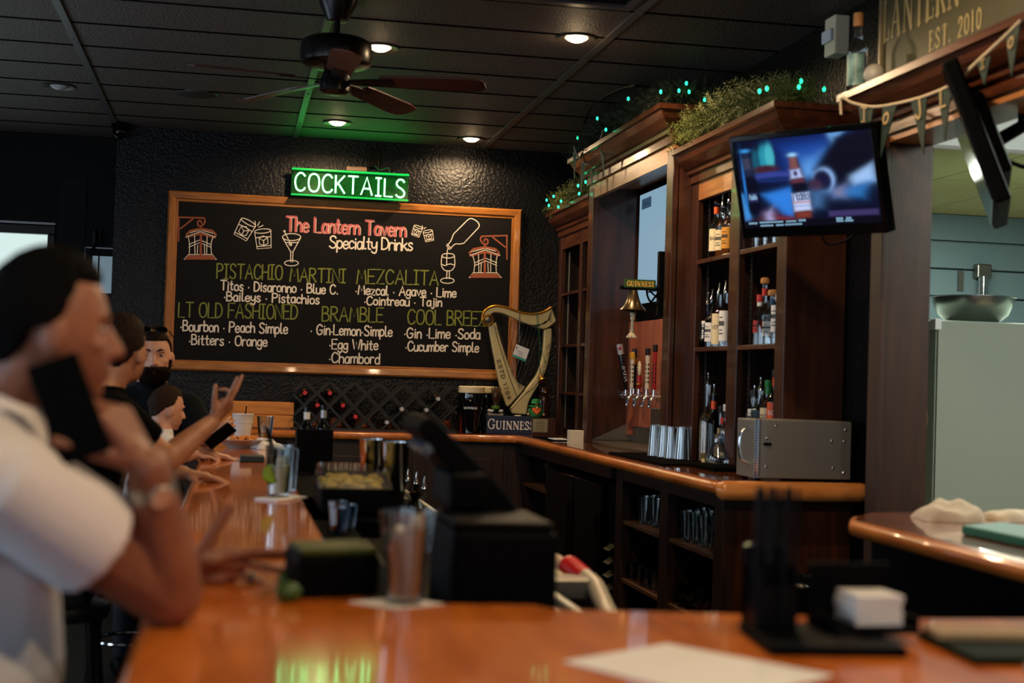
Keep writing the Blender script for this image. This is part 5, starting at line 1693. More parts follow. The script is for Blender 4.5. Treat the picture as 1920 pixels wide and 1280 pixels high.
gx_ = lambda x, y, z: V3((x, y, z))
garland('bushy green garland with fairy lights on the far corner cabinet cornice', [gx_(2.42, 10.72, 2.82), gx_(2.44, 10.4, 2.85), gx_(2.45, 10.05, 2.86), gx_(2.46, 9.7, 2.88), gx_(2.45, 9.52, 2.9)], 620, .13,
        [at(px, py, X=2.33) for px, py in ((1025, 375), (1029, 385), (1038, 368), (1052, 377), (1047, 388), (1084, 348), (1098, 341), (1086, 363))], M_NEEDLE, (2.44, 10.1, 2.79))
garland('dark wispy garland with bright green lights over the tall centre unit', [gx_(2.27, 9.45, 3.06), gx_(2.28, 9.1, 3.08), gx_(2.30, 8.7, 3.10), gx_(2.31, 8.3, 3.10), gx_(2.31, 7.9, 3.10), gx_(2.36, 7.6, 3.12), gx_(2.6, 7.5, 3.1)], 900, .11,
        [at(px, py, X=2.22) for px, py in ((1083, 258), (1136, 243), (1120, 222), (1178, 185), (1239, 172))] + [at(px, py, Y=7.5) for px, py in ((1273, 170), (1287, 156), (1292, 172), (1321, 187))], M_NEEDLED, (2.32, 8.5, 3.03), True)
garland('olive pine garland with green lights on the bottle shelf cornice', [gx_(2.40, 7.5, 2.86), gx_(2.41, 7.2, 2.87), gx_(2.42, 6.9, 2.88), gx_(2.44, 6.6, 2.88), gx_(2.50, 6.35, 2.86), gx_(2.6, 6.25, 2.85)], 900, .14,
        [at(px, py, X=2.36) for px, py in ((1424, 171), (1438, 166))] + [at(px, py, Y=6.2) for px, py in ((1498, 163), (1502, 152), (1545, 167))], M_NEEDLE, (2.43, 6.9, 2.79))

# things on the wall and beam, upper right
t = thing('emergency_light', 'white plastic wall unit mounted high above the bottle shelves', 'wall unit', (2.78, 6.3, 3.07))
MB().box((2.72, 6.22, 3.06), (2.798, 6.34, 3.245)).build('housing', mat('aged_white_plastic', 'dccfae', rough=.5), t, smooth=False, bev=.008)
MB().box((2.70, 6.23, 3.12), (2.72, 6.33, 3.18)).build('lower_lens', M_WHITE, t, smooth=False, bev=.006)
bb = at(1607, 150, X=2.50)
t = thing('display_bottle', 'large clear spirits bottle with cork and teal label on the beam end', 'bottle', (2.50, bb.y, 2.725))
MB().lathe(sprof(.042, .30, .17, .017, .235), (2.50, bb.y, 2.72), 24).build('glass_body', M_GLASS, t)
MB().lathe([(.02, .27), (.021, .275), (.021, .325), (.0001, .326)], (2.50, bb.y, 2.72), 16).build('cork', K_WOOD, t)
m = MB()
for k in range(12):
    a = math.radians(205) - 1.3 + 2.6 * k / 12
    b = a + 2.6 / 12
    m.add([(2.50 + .0432 * math.cos(a), bb.y + .0432 * math.sin(a), 2.74), (2.50 + .0432 * math.cos(b), bb.y + .0432 * math.sin(b), 2.74), (2.50 + .0432 * math.cos(b), bb.y + .0432 * math.sin(b), 2.87), (2.50 + .0432 * math.cos(a), bb.y + .0432 * math.sin(a), 2.87)], [(0, 1, 2, 3)])
m.build('label', mat('teal_cream_label', '7fa09a', rough=.5, var=.8, vscale=18, color2='1c4a48'), t)
solo(MB().ell((2.53, bb.y - .10, 2.725 + .045), .045), 'white_globe', mat('grey_white_ceramic', '8d8a80', rough=.5), 'pale round ceramic globe beside the bottle on the beam', 'globe', (2.53, bb.y - .10, 2.725))

# ---------------------------------------------------------------- television with the beer advertisement
TC, TAZ, TTI, TRO, TW = V3((2.2514, 5.3968, 2.3142)), 1.05228, .29193, -.02606, .72
TH = TW * .6
tn = V3((-math.sin(TAZ) * math.cos(TTI), -math.cos(TAZ) * math.cos(TTI), -math.sin(TTI)))
tr_ = V3((math.cos(TAZ), -math.sin(TAZ), 0))
tu_ = tn.cross(tr_)
if tu_.z < 0:
    tu_ = -tu_
r2 = tr_ * math.cos(TRO) + tu_ * math.sin(TRO)
u2 = tu_ * math.cos(TRO) - tr_ * math.sin(TRO)
TR = Matrix((r2, u2, tn)).transposed()
if TR.determinant() < 0:
    TR = Matrix((r2, u2, -tn)).transposed()
tv = thing('television', 'black flat television on arm showing a blue beer advertisement', 'television', TC - V3((0, 0, .2)))
MB().obox(TC - tn * .03, (TW, TH, .05), Matrix((r2, u2, r2.cross(u2))).transposed()).build('casing', M_BLACK, tv, smooth=False, bev=.006)
m = MB()
for cx_, cy_, w_, h_ in ((0, TH / 2 - .012, TW, .024), (0, -TH / 2 + .022, TW, .044), (-TW / 2 + .011, 0, .022, TH), (TW / 2 - .011, 0, .022, TH)):
    m.obox(TC + r2 * cx_ + u2 * cy_ - tn * .002, (w_, h_, .012), Matrix((r2, u2, r2.cross(u2))).transposed())
m.build('bezel', M_GLOSSBLACK, tv, smooth=False, bev=.003)


def paint_ad(nx, ny):
    """the picture shown by the television, as an array of linear colours (v up)"""
    u, v = np.meshgrid((np.arange(nx) + .5) / nx, 1 - (np.arange(ny) + .5) / ny)   # v measured downwards from the top
    img = np.zeros((ny, nx, 3))
    img[:] = (.004, .010, .045)

    def soft(d, w):
        return 1 / (1 + np.exp(np.clip(d / w, -40, 40)))

    def blend(a, col):
        img[:] = img * (1 - a[..., None]) + np.array(col) * a[..., None]

    def ellm(cx, cy, rx, ry, w=.12):
        return soft(np.sqrt(((u - cx) / rx) ** 2 + ((v - cy) / ry) ** 2) - 1, w)

    def polym(pts, w=.006):
        d = np.full(u.shape, -9.0)
        n = len(pts)
        ar = sum(pts[i][0] * pts[(i + 1) % n][1] - pts[(i + 1) % n][0] * pts[i][1] for i in range(n))
        for i in range(n):
            (x0, y0), (x1, y1) = pts[i], pts[(i + 1) % n]
            L_ = math.hypot(x1 - x0, y1 - y0)
            s_ = ((u - x0) * (y1 - y0) - (v - y0) * (x1 - x0)) / L_ * (1 if ar > 0 else -1)
            d = np.maximum(d, s_)
        return soft(d, w)
    blend(polym([(.3, .02), (.75, .0), (.62, .42), (.3, .42)], .05), (.008, .04, .22))
    blend(ellm(.22, .22, .05, .16), (.05, .38, .50))
    blend(ellm(.26, .2, .035, .15), (.12, .55, .62))
    blend(ellm(.15, .25, .03, .14), (.02, .16, .24))
    blend(ellm(.22, .34, .10, .05), (.10, .03, .05))
    blend(polym([(.46, .2), (.68, .16), (.58, .45), (.48, .46)], .03), (.22, .52, .95))
    blend(polym([(.4, .12), (.72, .08), (.62, .24), (.44, .3)], .05), (.02, .11, .45))
    blend(polym([(.70, .0), (.83, -.02), (.73, .13)], .01), (.25, .5, .85))
    blend(ellm(.26, .42, .18, .05), (.07, .10, .38))
    blend(ellm(.28, .46, .16, .03), (.02, .05, .20))
    blend(polym([(.16, .62), (.42, .55), (.48, .85), (.40, .92), (.30, .86)], .015), (.06, .30, .80))
    blend(polym([(.0, .60), (.05, .62), (.10, .86), (.0, .95)], .012), (.12, .42, .85))
    blend(polym([(.80, .45), (.99, .33), (1.0, .55), (.84, .60)], .015), (.45, .65, .95))
    blend(polym([(.64, .62), (.95, .56), (.90, .72), (.70, .70)], .02), (.06, .26, .60))
    blend(polym([(.68, .62), (.78, .58), (.76, .70), (.70, .69)], .02), (.30, .28, .42))
    blend(polym([(.75, .05), (1.02, -.02), (1.02, .32), (.80, .50), (.66, .60), (.58, .38)], .015), (.003, .006, .03))
    blend(ellm(.64, .50, .075, .13, .1), (.40, .60, .95))
    blend(ellm(.625, .515, .065, .12, .08), (.02, .02, .08))
    blend(ellm(.57, .56, .05, .07), (.09, .05, .10))
    blend(polym([(.02, .93), (.15, .84), (.26, .82), (.32, .95), (.2, 1.0), (.0, 1.0)], .02), (.10, .03, .06))
    blend(polym([(.17, .84), (.22, .80), (.24, .95), (.17, .96)], .015), (.50, .48, .75))
    blend(polym([(.24, .88), (.40, .90), (.46, .97), (.30, .97)], .012), (.28, .05, .07))
    blend(polym([(.52, .62), (.64, .62), (.60, .80), (.52, .82)], .02), (.10, .22, .42))
    # left bottle
    blend(ellm(.085, .62, .06, .28, .06), (.003, .006, .03))
    blend(polym([(.055, .12), (.095, .12), (.12, .40), (.03, .40)], .01), (.03, .05, .12))
    blend(polym([(.052, .20), (.10, .20), (.105, .32), (.05, .32)], .008), (.10, .10, .16))
    blend(ellm(.038, .55, .008, .30, .3), (.05, .3, .75))
    blend(ellm(.075, .11, .035, .02, .3), (.08, .4, .8))
    blend(polym([(.055, .60), (.125, .60), (.122, .70), (.058, .70)], .006), (.07, .08, .20))
    # main bottle
    blend(polym([(.405, .20), (.455, .20), (.495, .45), (.51, .58), (.51, .92), (.385, .92), (.385, .58), (.395, .45)], .006), (.008, .010, .035))
    blend(polym([(.405, .22), (.455, .22), (.468, .36), (.402, .36)], .006), (.30, .14, .14))
    blend(polym([(.402, .37), (.470, .36), (.488, .46), (.398, .47)], .006), (.55, .62, .92))
    blend(ellm(.436, .41, .014, .028, .25), (.05, .04, .12))
    blend(polym([(.398, .475), (.488, .465), (.497, .51), (.398, .52)], .006), (.20, .07, .10))
    blend(polym([(.39, .635), (.515, .625), (.518, .83), (.392, .84)], .005), (.62, .70, .95))
    blend(polym([(.395, .73), (.512, .725), (.512, .74), (.395, .745)], .004), (.55, .25, .25))
    blend(polym([(.40, .775), (.51, .77), (.51, .778), (.40, .783)], .004), (.30, .34, .55))
    blend(polym([(.395, .845), (.515, .835), (.51, .91), (.40, .92)], .008), (.30, .08, .05))
    blend(ellm(.43, .20, .03, .02, .3), (.45, .75, 1.0))
    # the ticker at the foot
    blend(polym([(0, .925), (1, .925), (1, 1.0), (0, 1.0)], .003), (.003, .004, .02))
    blend(polym([(.64, .85), (.99, .85), (.99, .915), (.64, .915)], .004), (.09, .07, .20))
    return .92 * np.maximum(img, 0) ** 1.3


NXX, NYY = 230, 138
ad = paint_ad(NXX, NYY)
SW, SH = TW - .046, TH - .068
vs, fs, cl = [], [], []
for j in range(NYY + 1):
    for i in range(NXX + 1):
        vs.append(TC + r2 * (-SW / 2 + SW * i / NXX) + u2 * (.010 - SH / 2 + SH * j / NYY) + tn * .0015)
for j in range(NYY):
    for i in range(NXX):
        a = j * (NXX + 1) + i
        fs.append((a, a + 1, a + NXX + 2, a + NXX + 1))
        cl.append(ad[j, i])
so = MB().add(vs, fs).build('display', None, tv, smooth=False)
att = so.data.color_attributes.new('picture', 'FLOAT_COLOR', 'CORNER')
arr = np.repeat(np.array(cl), 4, axis=0)
att.data.foreach_set('color', np.hstack([arr, np.ones((len(arr), 1))]).astype(np.float32).ravel())
pm = bpy.data.materials.new('television_picture')
pm.use_nodes = True
nt = pm.node_tree
va = nt.nodes.new('ShaderNodeVertexColor')
va.layer_name = 'picture'
pb_ = nt.nodes['Principled BSDF']
pb_.inputs['Base Color'].default_value = (.004, .004, .005, 1)
pb_.inputs['Roughness'].default_value = .5
pb_.inputs['IOR'].default_value = 1.08
nt.links.new(va.outputs['Color'], pb_.inputs['Emission Color'])
pb_.inputs['Emission Strength'].default_value = 1.15
so.data.materials.append(pm)
tp = lambda u_, v_: TC + r2 * (-SW / 2 + SW * u_) + u2 * (.010 + SH / 2 - SH * v_) + tn * .0025
m = MB()
write(m, 'Modelo', tp(.40, .715), tp(.512, .705), u2, .038, .0042, tn, gap=.1)
m.build('advert_lettering', mat('advert_ink', '101828', emit='1c3f78', es=.6), so, smooth=False)
m = MB()
write(m, 'Modelo', tp(.06, .675), tp(.122, .672), u2, .022, .0022, tn, gap=.1)
for a, b, y in ((.03, .10, .950), (.115, .30, .945), (.32, .40, .945), (.415, .47, .94), (.12, .22, .982), (.24, .30, .982), (.31, .44, .98), (.69, .74, .94), (.76, .80, .94), (.69, .74, .967), (.75, .81, .967)):
    n_ = max(2, int((b - a) / .012))
    for k in range(n_):
        q0 = a + (b - a) * k / n_
        m.ribbon([tp(q0, y), tp(q0 + .009, y)], .008 if y in (.950, .94) else .006, tn, False)
m.build('ticker_lettering', mat('ticker_white', '203040', emit='9fd0f0', es=.9), so, smooth=False)
m = MB()
c_ = TC - tn * .055
m.obox(c_, (.2, .2, .02), Matrix((r2, u2, r2.cross(u2))).transposed())
m.build('mount_plate', M_BLACK, tv, smooth=False)
MB().tube([c_ - tn * .01, V3((2.60, 5.62, 2.27)), V3((2.79, 5.75, 2.27))], .018, 8).box((2.775, 5.68, 2.2), (2.796, 5.82, 2.34)).build('mount_arm', M_BLACK, tv, smooth=False)
MB().tube(smoothpts([c_ - u2 * .17, c_ - u2 * .26 + r2 * .02, c_ - u2 * .25 + r2 * .12, c_ - u2 * .2 + r2 * .2]), .005, 6).build('cable', M_BLACK, tv)

# second television, seen edge-on
e0 = at(1868, 388, Y=4.35)
dv = V3((math.sin(math.radians(29.5)), math.cos(math.radians(29.5)), 0))
lf = V3((-math.cos(math.radians(29.5)), math.sin(math.radians(29.5)), 0))
tl = math.radians(21)
up3 = V3((0, 0, 1)) * math.cos(tl) + lf * math.sin(tl)
nn3 = lf * math.cos(tl) - V3((0, 0, 1)) * math.sin(tl)
RM = Matrix((dv, up3, dv.cross(up3))).transposed()
c3 = e0 + dv * .40 + up3 * .27
t2 = thing('television', 'black television seen from its edge, tilted beside the tavern sign', 'television', c3 - V3((0, 0, .2)))
MB().obox(c3 - nn3 * .030, (.80, .52, .055), RM).build('casing', M_BLACK, t2, smooth=False, bev=.01)
MB().obox(c3 - nn3 * .080, (.5, .3, .05), RM).build('back_cover', M_BLACK, t2, smooth=False, bev=.015)
MB().obox(c3 + nn3 * .001, (.76, .48, .006), RM).build('display', M_GLOSSBLACK, t2, smooth=False, bev=.002)
MB().tube([c3 - nn3 * .10, c3 - nn3 * .2 + V3((0, 0, .02)), V3((2.86, c3.y + .05, 2.56))], .025, 8).build('mount_arm', M_BLACK, t2)
MB().tube(smoothpts([c3 - nn3 * .09 - up3 * .1 - dv * .2, c3 - nn3 * .16 - up3 * .16 - dv * .2, c3 - nn3 * .3 - up3 * .16, c3 - nn3 * .45]), .008, 6).build('cable', M_BLACK, t2)

# ---------------------------------------------------------------- kitchen beyond the opening
fr = thing('refrigerator', 'tall grey kitchen refrigerator seen through the pass-through', 'refrigerator', (3.95, 6.95, 0))
MB().box((3.47, 6.60, .05), (4.6, 7.25, 1.85)).build('cabinet_body', M_FRIDGES, fr, smooth=False, bev=.006)
MB().box((3.475, 6.585, .06), (4.6, 6.60, 1.845)).build('back_sheet', M_FRIDGE, fr, smooth=False, bev=.003)
MB().box((3.455, 6.58, 1.80), (3.49, 6.64, 1.855)).build('corner_cap', M_WHITE, fr, smooth=False, bev=.004)
MB().ell((3.468, 6.92, 1.70), (.012, .055, .045)).build('knob', K_WHITE, fr)
MB().ell((3.469, 6.72, 1.35), (.004, .06, .075)).build('oval_sticker', M_CREAM, fr)
MB().prism([(3.4645, 6.75, 1.33), (3.4645, 6.69, 1.33), (3.4645, 6.72, 1.38)], (-.0005, 0, 0)).build('sticker_mark', M_INK, fr, smooth=False)
MB().box((3.455, 7.15, .35), (3.47, 7.2, .62)).build('vent_strip', K_WHITE, fr, smooth=False)
for a, b in ((3.52, 6.65), (4.5, 6.65), (3.52, 7.2), (4.5, 7.2)):
    MB().cyl((a, b, 0), (a, b, .05), .03, n=12).build('foot', M_BLACK, fr)
bwl = MB().lathe([(.10, 0), (.13, .008), (.18, .05), (.208, .11), (.213, .138), (.222, .14), (.222, .143), (.21, .142), (.204, .11), (.175, .052), (.12, .012), (.0001, .01)], (3.835, 6.9, 1.85), 40)
solo(bwl, 'mixing_bowl', mat('bowl_steel', '9a9a96', rough=.28, metal=1.0), 'wide stainless steel mixing bowl on top of the refrigerator', 'bowl', (3.835, 6.9, 1.85))
q_ = at(1838, 530, Y=9.17)
t = thing('wall_faucet', 'chrome wall-mounted valve above the mixing bowl on teal boards', 'faucet', (q_.x, 9.17, q_.z - .1))
MB().box((q_.x - .05, 9.12, q_.z + .03), (q_.x + .06, 9.19, q_.z + .13)).build('valve_box', M_STEELD, t, smooth=False, bev=.01)
MB().cyl((q_.x, 9.13, q_.z + .04), (q_.x, 9.13, q_.z - .22), .035).build('pipe', M_CHROME, t)
MB().box((q_.x - .16, 9.185, q_.z - .06), (q_.x - .12, 9.2, q_.z + .08)).build('switch_plate', M_STEELD, t, smooth=False)

# ---------------------------------------------------------------- pass-through counter at the right
rc = thing('service_counter', 'copper-edged varnished service counter below the kitchen pass-through', 'counter', (2.3, 3.2, 1.02))
pts = [(2.05, 4.42), (2.16, 4.55), (2.80, 4.70), (3.05, 4.70), (3.05, 1.5), (1.98, 1.5), (1.985, 4.30)]
MB().prism([(x, y, 1.025) for x, y in pts], (0, 0, .045)).build('worktop', M_COUNTER, rc, smooth=False, bev=.012, seg=3)
m = MB()
m.tube([(2.79, 4.69, 1.04), (2.16, 4.54, 1.04), (2.06, 4.43, 1.04), (1.995, 4.29, 1.04), (1.985, 3.5, 1.04), (1.98, 1.5, 1.04)], .027, 12)
m.build('rounded_edge', M_EDGE, rc)
MB().box((2.10, 1.5, 0), (2.79, 4.4, 1.025)).build('base', M_BLACK, rc, smooth=False)


def crumple(cx_, cy_, z, sx_, sy_, h_, seed, ang=0.0):
    """a folded heap of cloth as one rumpled surface"""
    rnd = np.random.default_rng(seed)
    nx, ny = 40, 22
    ph = rnd.uniform(0, 6.28, 8)
    vs, fs = [], []
    for layer in (1, 0):
        for j in range(ny):
            for i in range(nx):
                u_, v_ = i / (nx - 1) * 2 - 1, j / (ny - 1) * 2 - 1
                e_ = max(0.0, 1 - abs(u_) ** 3.2) ** .5 * max(0.0, 1 - abs(v_) ** 3) ** .5
                w_ = .66 + .14 * math.sin(3.6 * u_ + 2 * v_ + ph[0]) + .10 * math.sin(6 * v_ + 3 * u_ + ph[1]) + .06 * math.sin(8 * u_ - 4 * v_ + ph[2]) + .16 * math.exp(-((u_ + .45) / .35) ** 2)
                x, y = u_ * sx_ * (1 + .07 * math.sin(5 * v_ + ph[3])), v_ * sy_ * (1 + .1 * math.sin(4 * u_ + ph[4]))
                zz = h_ * e_ * w_ * layer
                vs.append((cx_ + x * math.cos(ang) - y * math.sin(ang), cy_ + x * math.sin(ang) + y * math.cos(ang), z + zz + .001))
    for l in (0, 1):
        o = l * nx * ny
        for j in range(ny - 1):
            for i in range(nx - 1):
                a = o + j * nx + i
                f = (a, a + 1, a + nx + 1, a + nx)
                fs.append(f if l == 0 else f[::-1])
    return MB().add(vs, fs)


M_TOWEL = mat('cream_towel', 'b8ab98', rough=.95, bump=.3, bscale=250)
a_ = at(1780, 975, Z=1.07)
solo(crumple(a_.x, a_.y, 1.07, .10, .085, .075, 3, -.2), 'bar_towel', M_TOWEL, 'crumpled cream bar towel heaped on the service counter', 'towel', (a_.x, a_.y, 1.07), auto=False)
b2_ = at(1900, 978, Z=1.07)
solo(crumple(b2_.x + .05, b2_.y + .05, 1.07, .11, .08, .045, 9, .1), 'bar_towel', M_TOWEL, 'flat folded cream towel at the right edge beside the green board', 'towel', (b2_.x, b2_.y, 1.07), auto=False)
c0, c1, c2, c3_ = at(1790, 1000, Z=1.09), at(1830, 982, Z=1.09), at(2010, 1010, Z=1.09), at(1990, 1050, Z=1.09)
cb = [V3((2.13, 3.87, 1.071)), V3((2.32, 3.98, 1.071)), V3((2.45, 3.45, 1.071)), V3((2.15, 3.35, 1.071))]
solo(MB().prism(cb, (0, 0, .028)), 'cutting_board', mat('green_cutting_board', '0e5a46', rough=.45), 'dark green plastic cutting board on the service counter', 'cutting board', cb[0], smooth=False, bev=.006)

# ---------------------------------------------------------------- ceiling fittings
fan = thing('ceiling_fan', 'dark five-bladed ceiling fan with round motor housing, hanging at rest', 'ceiling fan', (.44, 6.8, 2.80))
FX, FY = .44, 6.8
MB().lathe([(.03, 3.165), (.05, 3.17), (.055, 3.18), (.088, 3.25), (.092, 3.268), (.0001, CZ)], (FX, FY, 0), 28).build('canopy', M_DARKMETAL, fan)
MB().cyl((FX, FY, 3.07), (FX, FY, 3.18), .016).lathe([(.016, 3.07), (.03, 3.075), (.03, 3.1), (.016, 3.11)], (FX, FY, 0), 20).build('downrod', M_DARKMETAL, fan)
MB().lathe([(.02, 3.085), (.14, 3.08), (.165, 3.065), (.171, 3.05), (.171, 2.985), (.166, 2.965), (.15, 2.953), (.09, 2.945), (.0001, 2.945)][::-1], (FX, FY, 0), 40).build('motor_housing', M_DARKMETAL, fan)
MB().lathe([(.0001, 2.815), (.05, 2.818), (.072, 2.83), (.075, 2.875), (.065, 2.9), (.05, 2.947), (.0001, 2.95)], (FX, FY, 0), 28).build('switch_housing', M_DARKMETAL, fan)
M_BLADE = wood('dark_red_blade', '4a1812', '2a0c08', rough=.35, stretch=(1, 1, 1))
for k in range(5):
    a = math.radians(-90 + 72 * k)
    d = V3((math.cos(a), math.sin(a), -.035)).normalized()
    s_ = V3((-math.sin(a), math.cos(a), 0))
    zt = V3((0, 0, 1))
    tilt = s_ * math.cos(.21) - zt * math.sin(.21)
    c = V3((FX, FY, 2.885))
    prof = [(.22, -.055), (.27, -.062), (.62, -.072), (.70, -.062), (.725, -.03), (.725, .03), (.70, .062), (.62, .072), (.27, .062), (.22, .055)]
    up_ = d.cross(tilt)
    bl_ = MB().prism([c + d * r_ + tilt * w_ for r_, w_ in prof], up_ * .008).build('blade', M_BLADE, fan, smooth=False, bev=.002)
    MB().prism([c + d * .06 + tilt * -.012 - up_ * .006, c + d * .17 + tilt * -.03 - up_ * .006, c + d * .28 + tilt * -.035 - up_ * .006, c + d * .29 + tilt * .035 - up_ * .006, c + d * .17 + tilt * .03 - up_ * .006, c + d * .06 + tilt * .012 - up_ * .006], up_ * .006).build('blade_iron', M_DARKMETAL, fan, smooth=False)

M_BULB = mat('warm_bulb', 'ffe0b0', rough=.3, emit=(1.0, .66, .34), es=26.0)
M_BULBOFF = mat('unlit_bulb', 'a8a8a8', rough=.3)
M_CAN = mat('dark_can_trim', '3a3430', rough=.35, metal=.3)


def downlight(x, y, label, on=True, power=30, lean=(0, 0)):
    t = thing('recessed_light', label, 'ceiling light', (x, y, CZ))
    MB().lathe([(.062, .0), (.062, -.006), (.098, -.012), (.104, -.006), (.104, 0), (.098, .001)], (x, y, CZ), 32).build('trim_ring', M_CAN, t)
    MB().lathe([(.0001, -.028), (.030, -.024), (.052, -.012), (.060, .0), (.0001, .0)], (x + lean[0], y + lean[1], CZ), 24).build('bulb', M_BULB if on else M_BULBOFF, t)
    if on:
        light('recessed_light_beam', 'SPOT', (x, y, CZ - .05), power, WARM, .035, target=(x + lean[0], y + lean[1], 0), spot=172, blend=.35)
        light('recessed_light_glow', 'POINT', (x + lean[0], y + lean[1], CZ - .085), power * .010, WARM, .03)
    return t


downlight(1.70, 7.15, 'lit recessed ceiling light right of the fan, beside the ceiling bar', True, 105)
downlight(.68, 10.12, 'lit recessed ceiling light just above the neon sign', True, 52)
downlight(1.70, 10.45, 'lit recessed ceiling light nearest the far right corner', True, 62)
downlight(.735, 7.70, 'lit recessed ceiling light half hidden by the fan motor', True, 32)
downlight(-1.14, 9.45, 'unlit recessed ceiling light with pale bulb, far left of the ceiling', False)
# the same row goes on over the near part of the bar, above the frame
for (x, y, pw) in ((1.70, 4.6, 85), (.72, 4.4, 22), (.72, 1.2, 100), (1.7, 1.4, 80)):
    downlight(x, y, 'lit recessed ceiling light over the near part of the bar', True, pw)['group'] = 'ceiling lights over the near bar'
sp_ = thing('ceiling_speaker', 'round flush ceiling speaker grille left of the fan', 'speaker', (-.28, 9.42, CZ))
MB().lathe([(.0001, -.010), (.11, -.010), (.118, -.004), (.118, 0), (.0001, 0)], (-.28, 9.42, CZ), 36).build('grille', mat('speaker_grille', '1e1c1c', rough=.6, bump=.5, bscale=300), sp_)
MB().lathe([(.118, -.008), (.132, -.008), (.136, 0), (.118, 0)], (-.28, 9.42, CZ), 36, close=True).build('rim', mat('speaker_rim', '3a3636', rough=.5), sp_)
vt = thing('air_vent', 'dark rectangular ceiling air vent at the top of the picture', 'air vent', (1.45, 6.2, CZ))
m = MB()
for a, b in (((1.14, 5.7), (1.80, 5.74)), ((1.14, 6.44), (1.80, 6.50)), ((1.14, 5.74), (1.18, 6.44)), ((1.76, 5.74), (1.80, 6.44))):
    m.box((a[0], a[1], CZ - .02), (b[0], b[1], CZ))
m.build('frame', M_CEILBAR, vt, smooth=False, bev=.003)
m = MB()
for k in range(11):
    yy = 5.78 + k * .06
    m.prism([(1.18, yy, CZ - .018), (1.18, yy + .045, CZ - .002), (1.18, yy + .048, CZ - .005), (1.18, yy + .003, CZ - .020)], (.58, 0, 0))
m.build('louvres', M_DARKMETAL, vt, smooth=False)
cm = thing('security_camera', 'small black dome camera where wall corner meets the ceiling', 'camera', (-.93, 10.7, CZ))
MB().lathe([(.05, 0), (.06, -.01), (.06, -.04), (.05, -.05), (.0001, -.05)], (-.86, 10.74, CZ), 24).build('mount', M_BLACK, cm)
MB().ell((-.86, 10.74, CZ - .06), (.05, .05, .06)).build('dome', M_GLOSSBLACK, cm)

# ---------------------------------------------------------------- main bar with its near return
bar = thing('bar_counter', 'long glossy varnished wooden bar counter with near return along the bottom', 'bar', (.05, 5, 0))
top_ = [(-.11, 9.4), (-.11, 1.0), (1.9, 1.0), (1.9, 2.43), (1.30, 2.44), (.60, 2.55), (.57, 2.605), (.37, 2.62), (.245, 2.72), (.245, 9.4)]
MB().prism([(x, y, 1.025) for x, y in top_], (0, 0, .045)).build('bar_top', M_BAR, bar, smooth=False, bev=.004)
m = MB()
m.tube([(-.11, 9.4, 1.043), (-.11, 5, 1.043), (-.11, 1.0, 1.043)], .0285, 12)
m.build('rounded_edge', M_BAR, bar)
M_BARPANEL = mat('black_bar_panel', '0d0a09', rough=.4)
MB().box((.0, 1.3, .0), (.06, 9.4, 1.025)).box((.06, 1.3, 0), (1.9, 1.36, 1.025)).build('front_panel', M_BARPANEL, bar, smooth=False)
MB().tube([(-.03, 1.2, .2), (-.03, 9.3, .2)], .02, 10).build('foot_rail', M_GOLD, bar)
MB().box((.245, 2.75, 1.02), (.36, 9.4, 1.052)).build('drip_rail', M_MATTE, bar, smooth=False, bev=.004)
MB().box((.245, 4.25, 1.0), (.66, 5.05, 1.052)).build('service_shelf', M_MATTE, bar, smooth=False, bev=.004)
MB().prism([(.36, 2.64, .95), (.57, 2.625, .95), (1.30, 2.46, .95), (1.30, 2.56, .95), (.70, 2.66, .95), (.68, 3.10, .95), (.36, 3.10, .95)], (0, 0, .05)).build('service_ledge', M_MATTE, bar, smooth=False)
ub = thing('underbar_sink', 'stainless steel underbar sink unit with bottle rail on the bartender side', 'sink', (.65, 6, 0))
MB().box((.30, 3.4, .2), (.34, 9.3, .86)).box((.86, 3.4, .45), (.90, 9.3, .88)).box((.34, 3.4, .45), (.86, 9.3, .48)).build('basin', M_STEELD, ub, smooth=False)
MB().tube([(.90, 3.4, .885), (.90, 9.3, .885)], .018, 10).build('rolled_edge', M_STEEL, ub)
MB().box((.90, 6.6, .62), (1.0, 8.6, .64)).box((.985, 6.6, .64), (1.0, 8.6, .74)).build('speed_rail', M_STEELD, ub, smooth=False)
for a, b in ((.36, 3.5), (.84, 3.5), (.36, 9.2), (.84, 9.2)):
    MB().cyl((a, b, 0), (a, b, .46), .02, n=12).build('leg', M_STEELD, ub)
for k, (yy, gl, lb, hh) in enumerate(((7.95, M_GLOSSBLACK, L_CREAM, .31), (7.55, M_GLASS, L_RED, .29), (7.2, M_GLASSG, L_WHITE, .30), (6.9, M_GLASS, L_TAN, .30))):
    bottle('speed-rail bottle with pourer, %s from the far end of the steel bottle rail' % ('first', 'second', 'third', 'fourth')[k], .945, yy, .64, 'round', hh, glass=gl, liquid=Q_DARK, lab=lb, pour=True)
sg = thing('soda_gun', 'soda gun with red collar and pale hose hanging beside the steel sink', 'soda gun', (.97, 4.2, .9))
G = lambda px, py, y: at(px, py, Y=y)
MB().capsule(G(1035, 1050, 4.2), G(1070, 1068, 4.15), .026, .022).build('nozzle', mat('pale_plastic', 'c8a890', rough=.4), sg)
MB().capsule(G(1068, 1062, 4.15), G(1092, 1082, 4.1), .033, .033).build('collar', mat('red_plastic', 'b81414', rough=.35), sg)
MB().tube(smoothpts([G(1095, 1080, 4.1), G(1115, 1098, 4.0), G(1128, 1125, 3.9), G(1140, 1150, 3.8), G(1165, 1180, 3.6), G(1195, 1215, 3.4), G(1215, 1290, 3.3)]), .027, 10).build('hose', mat('pale_hose', 'a89a84', rough=.35), sg)
MB().box((.90, 3.98, .86), (1.04, 4.1, .92)).build('holster', M_STEELD, sg, smooth=False, bev=.006)
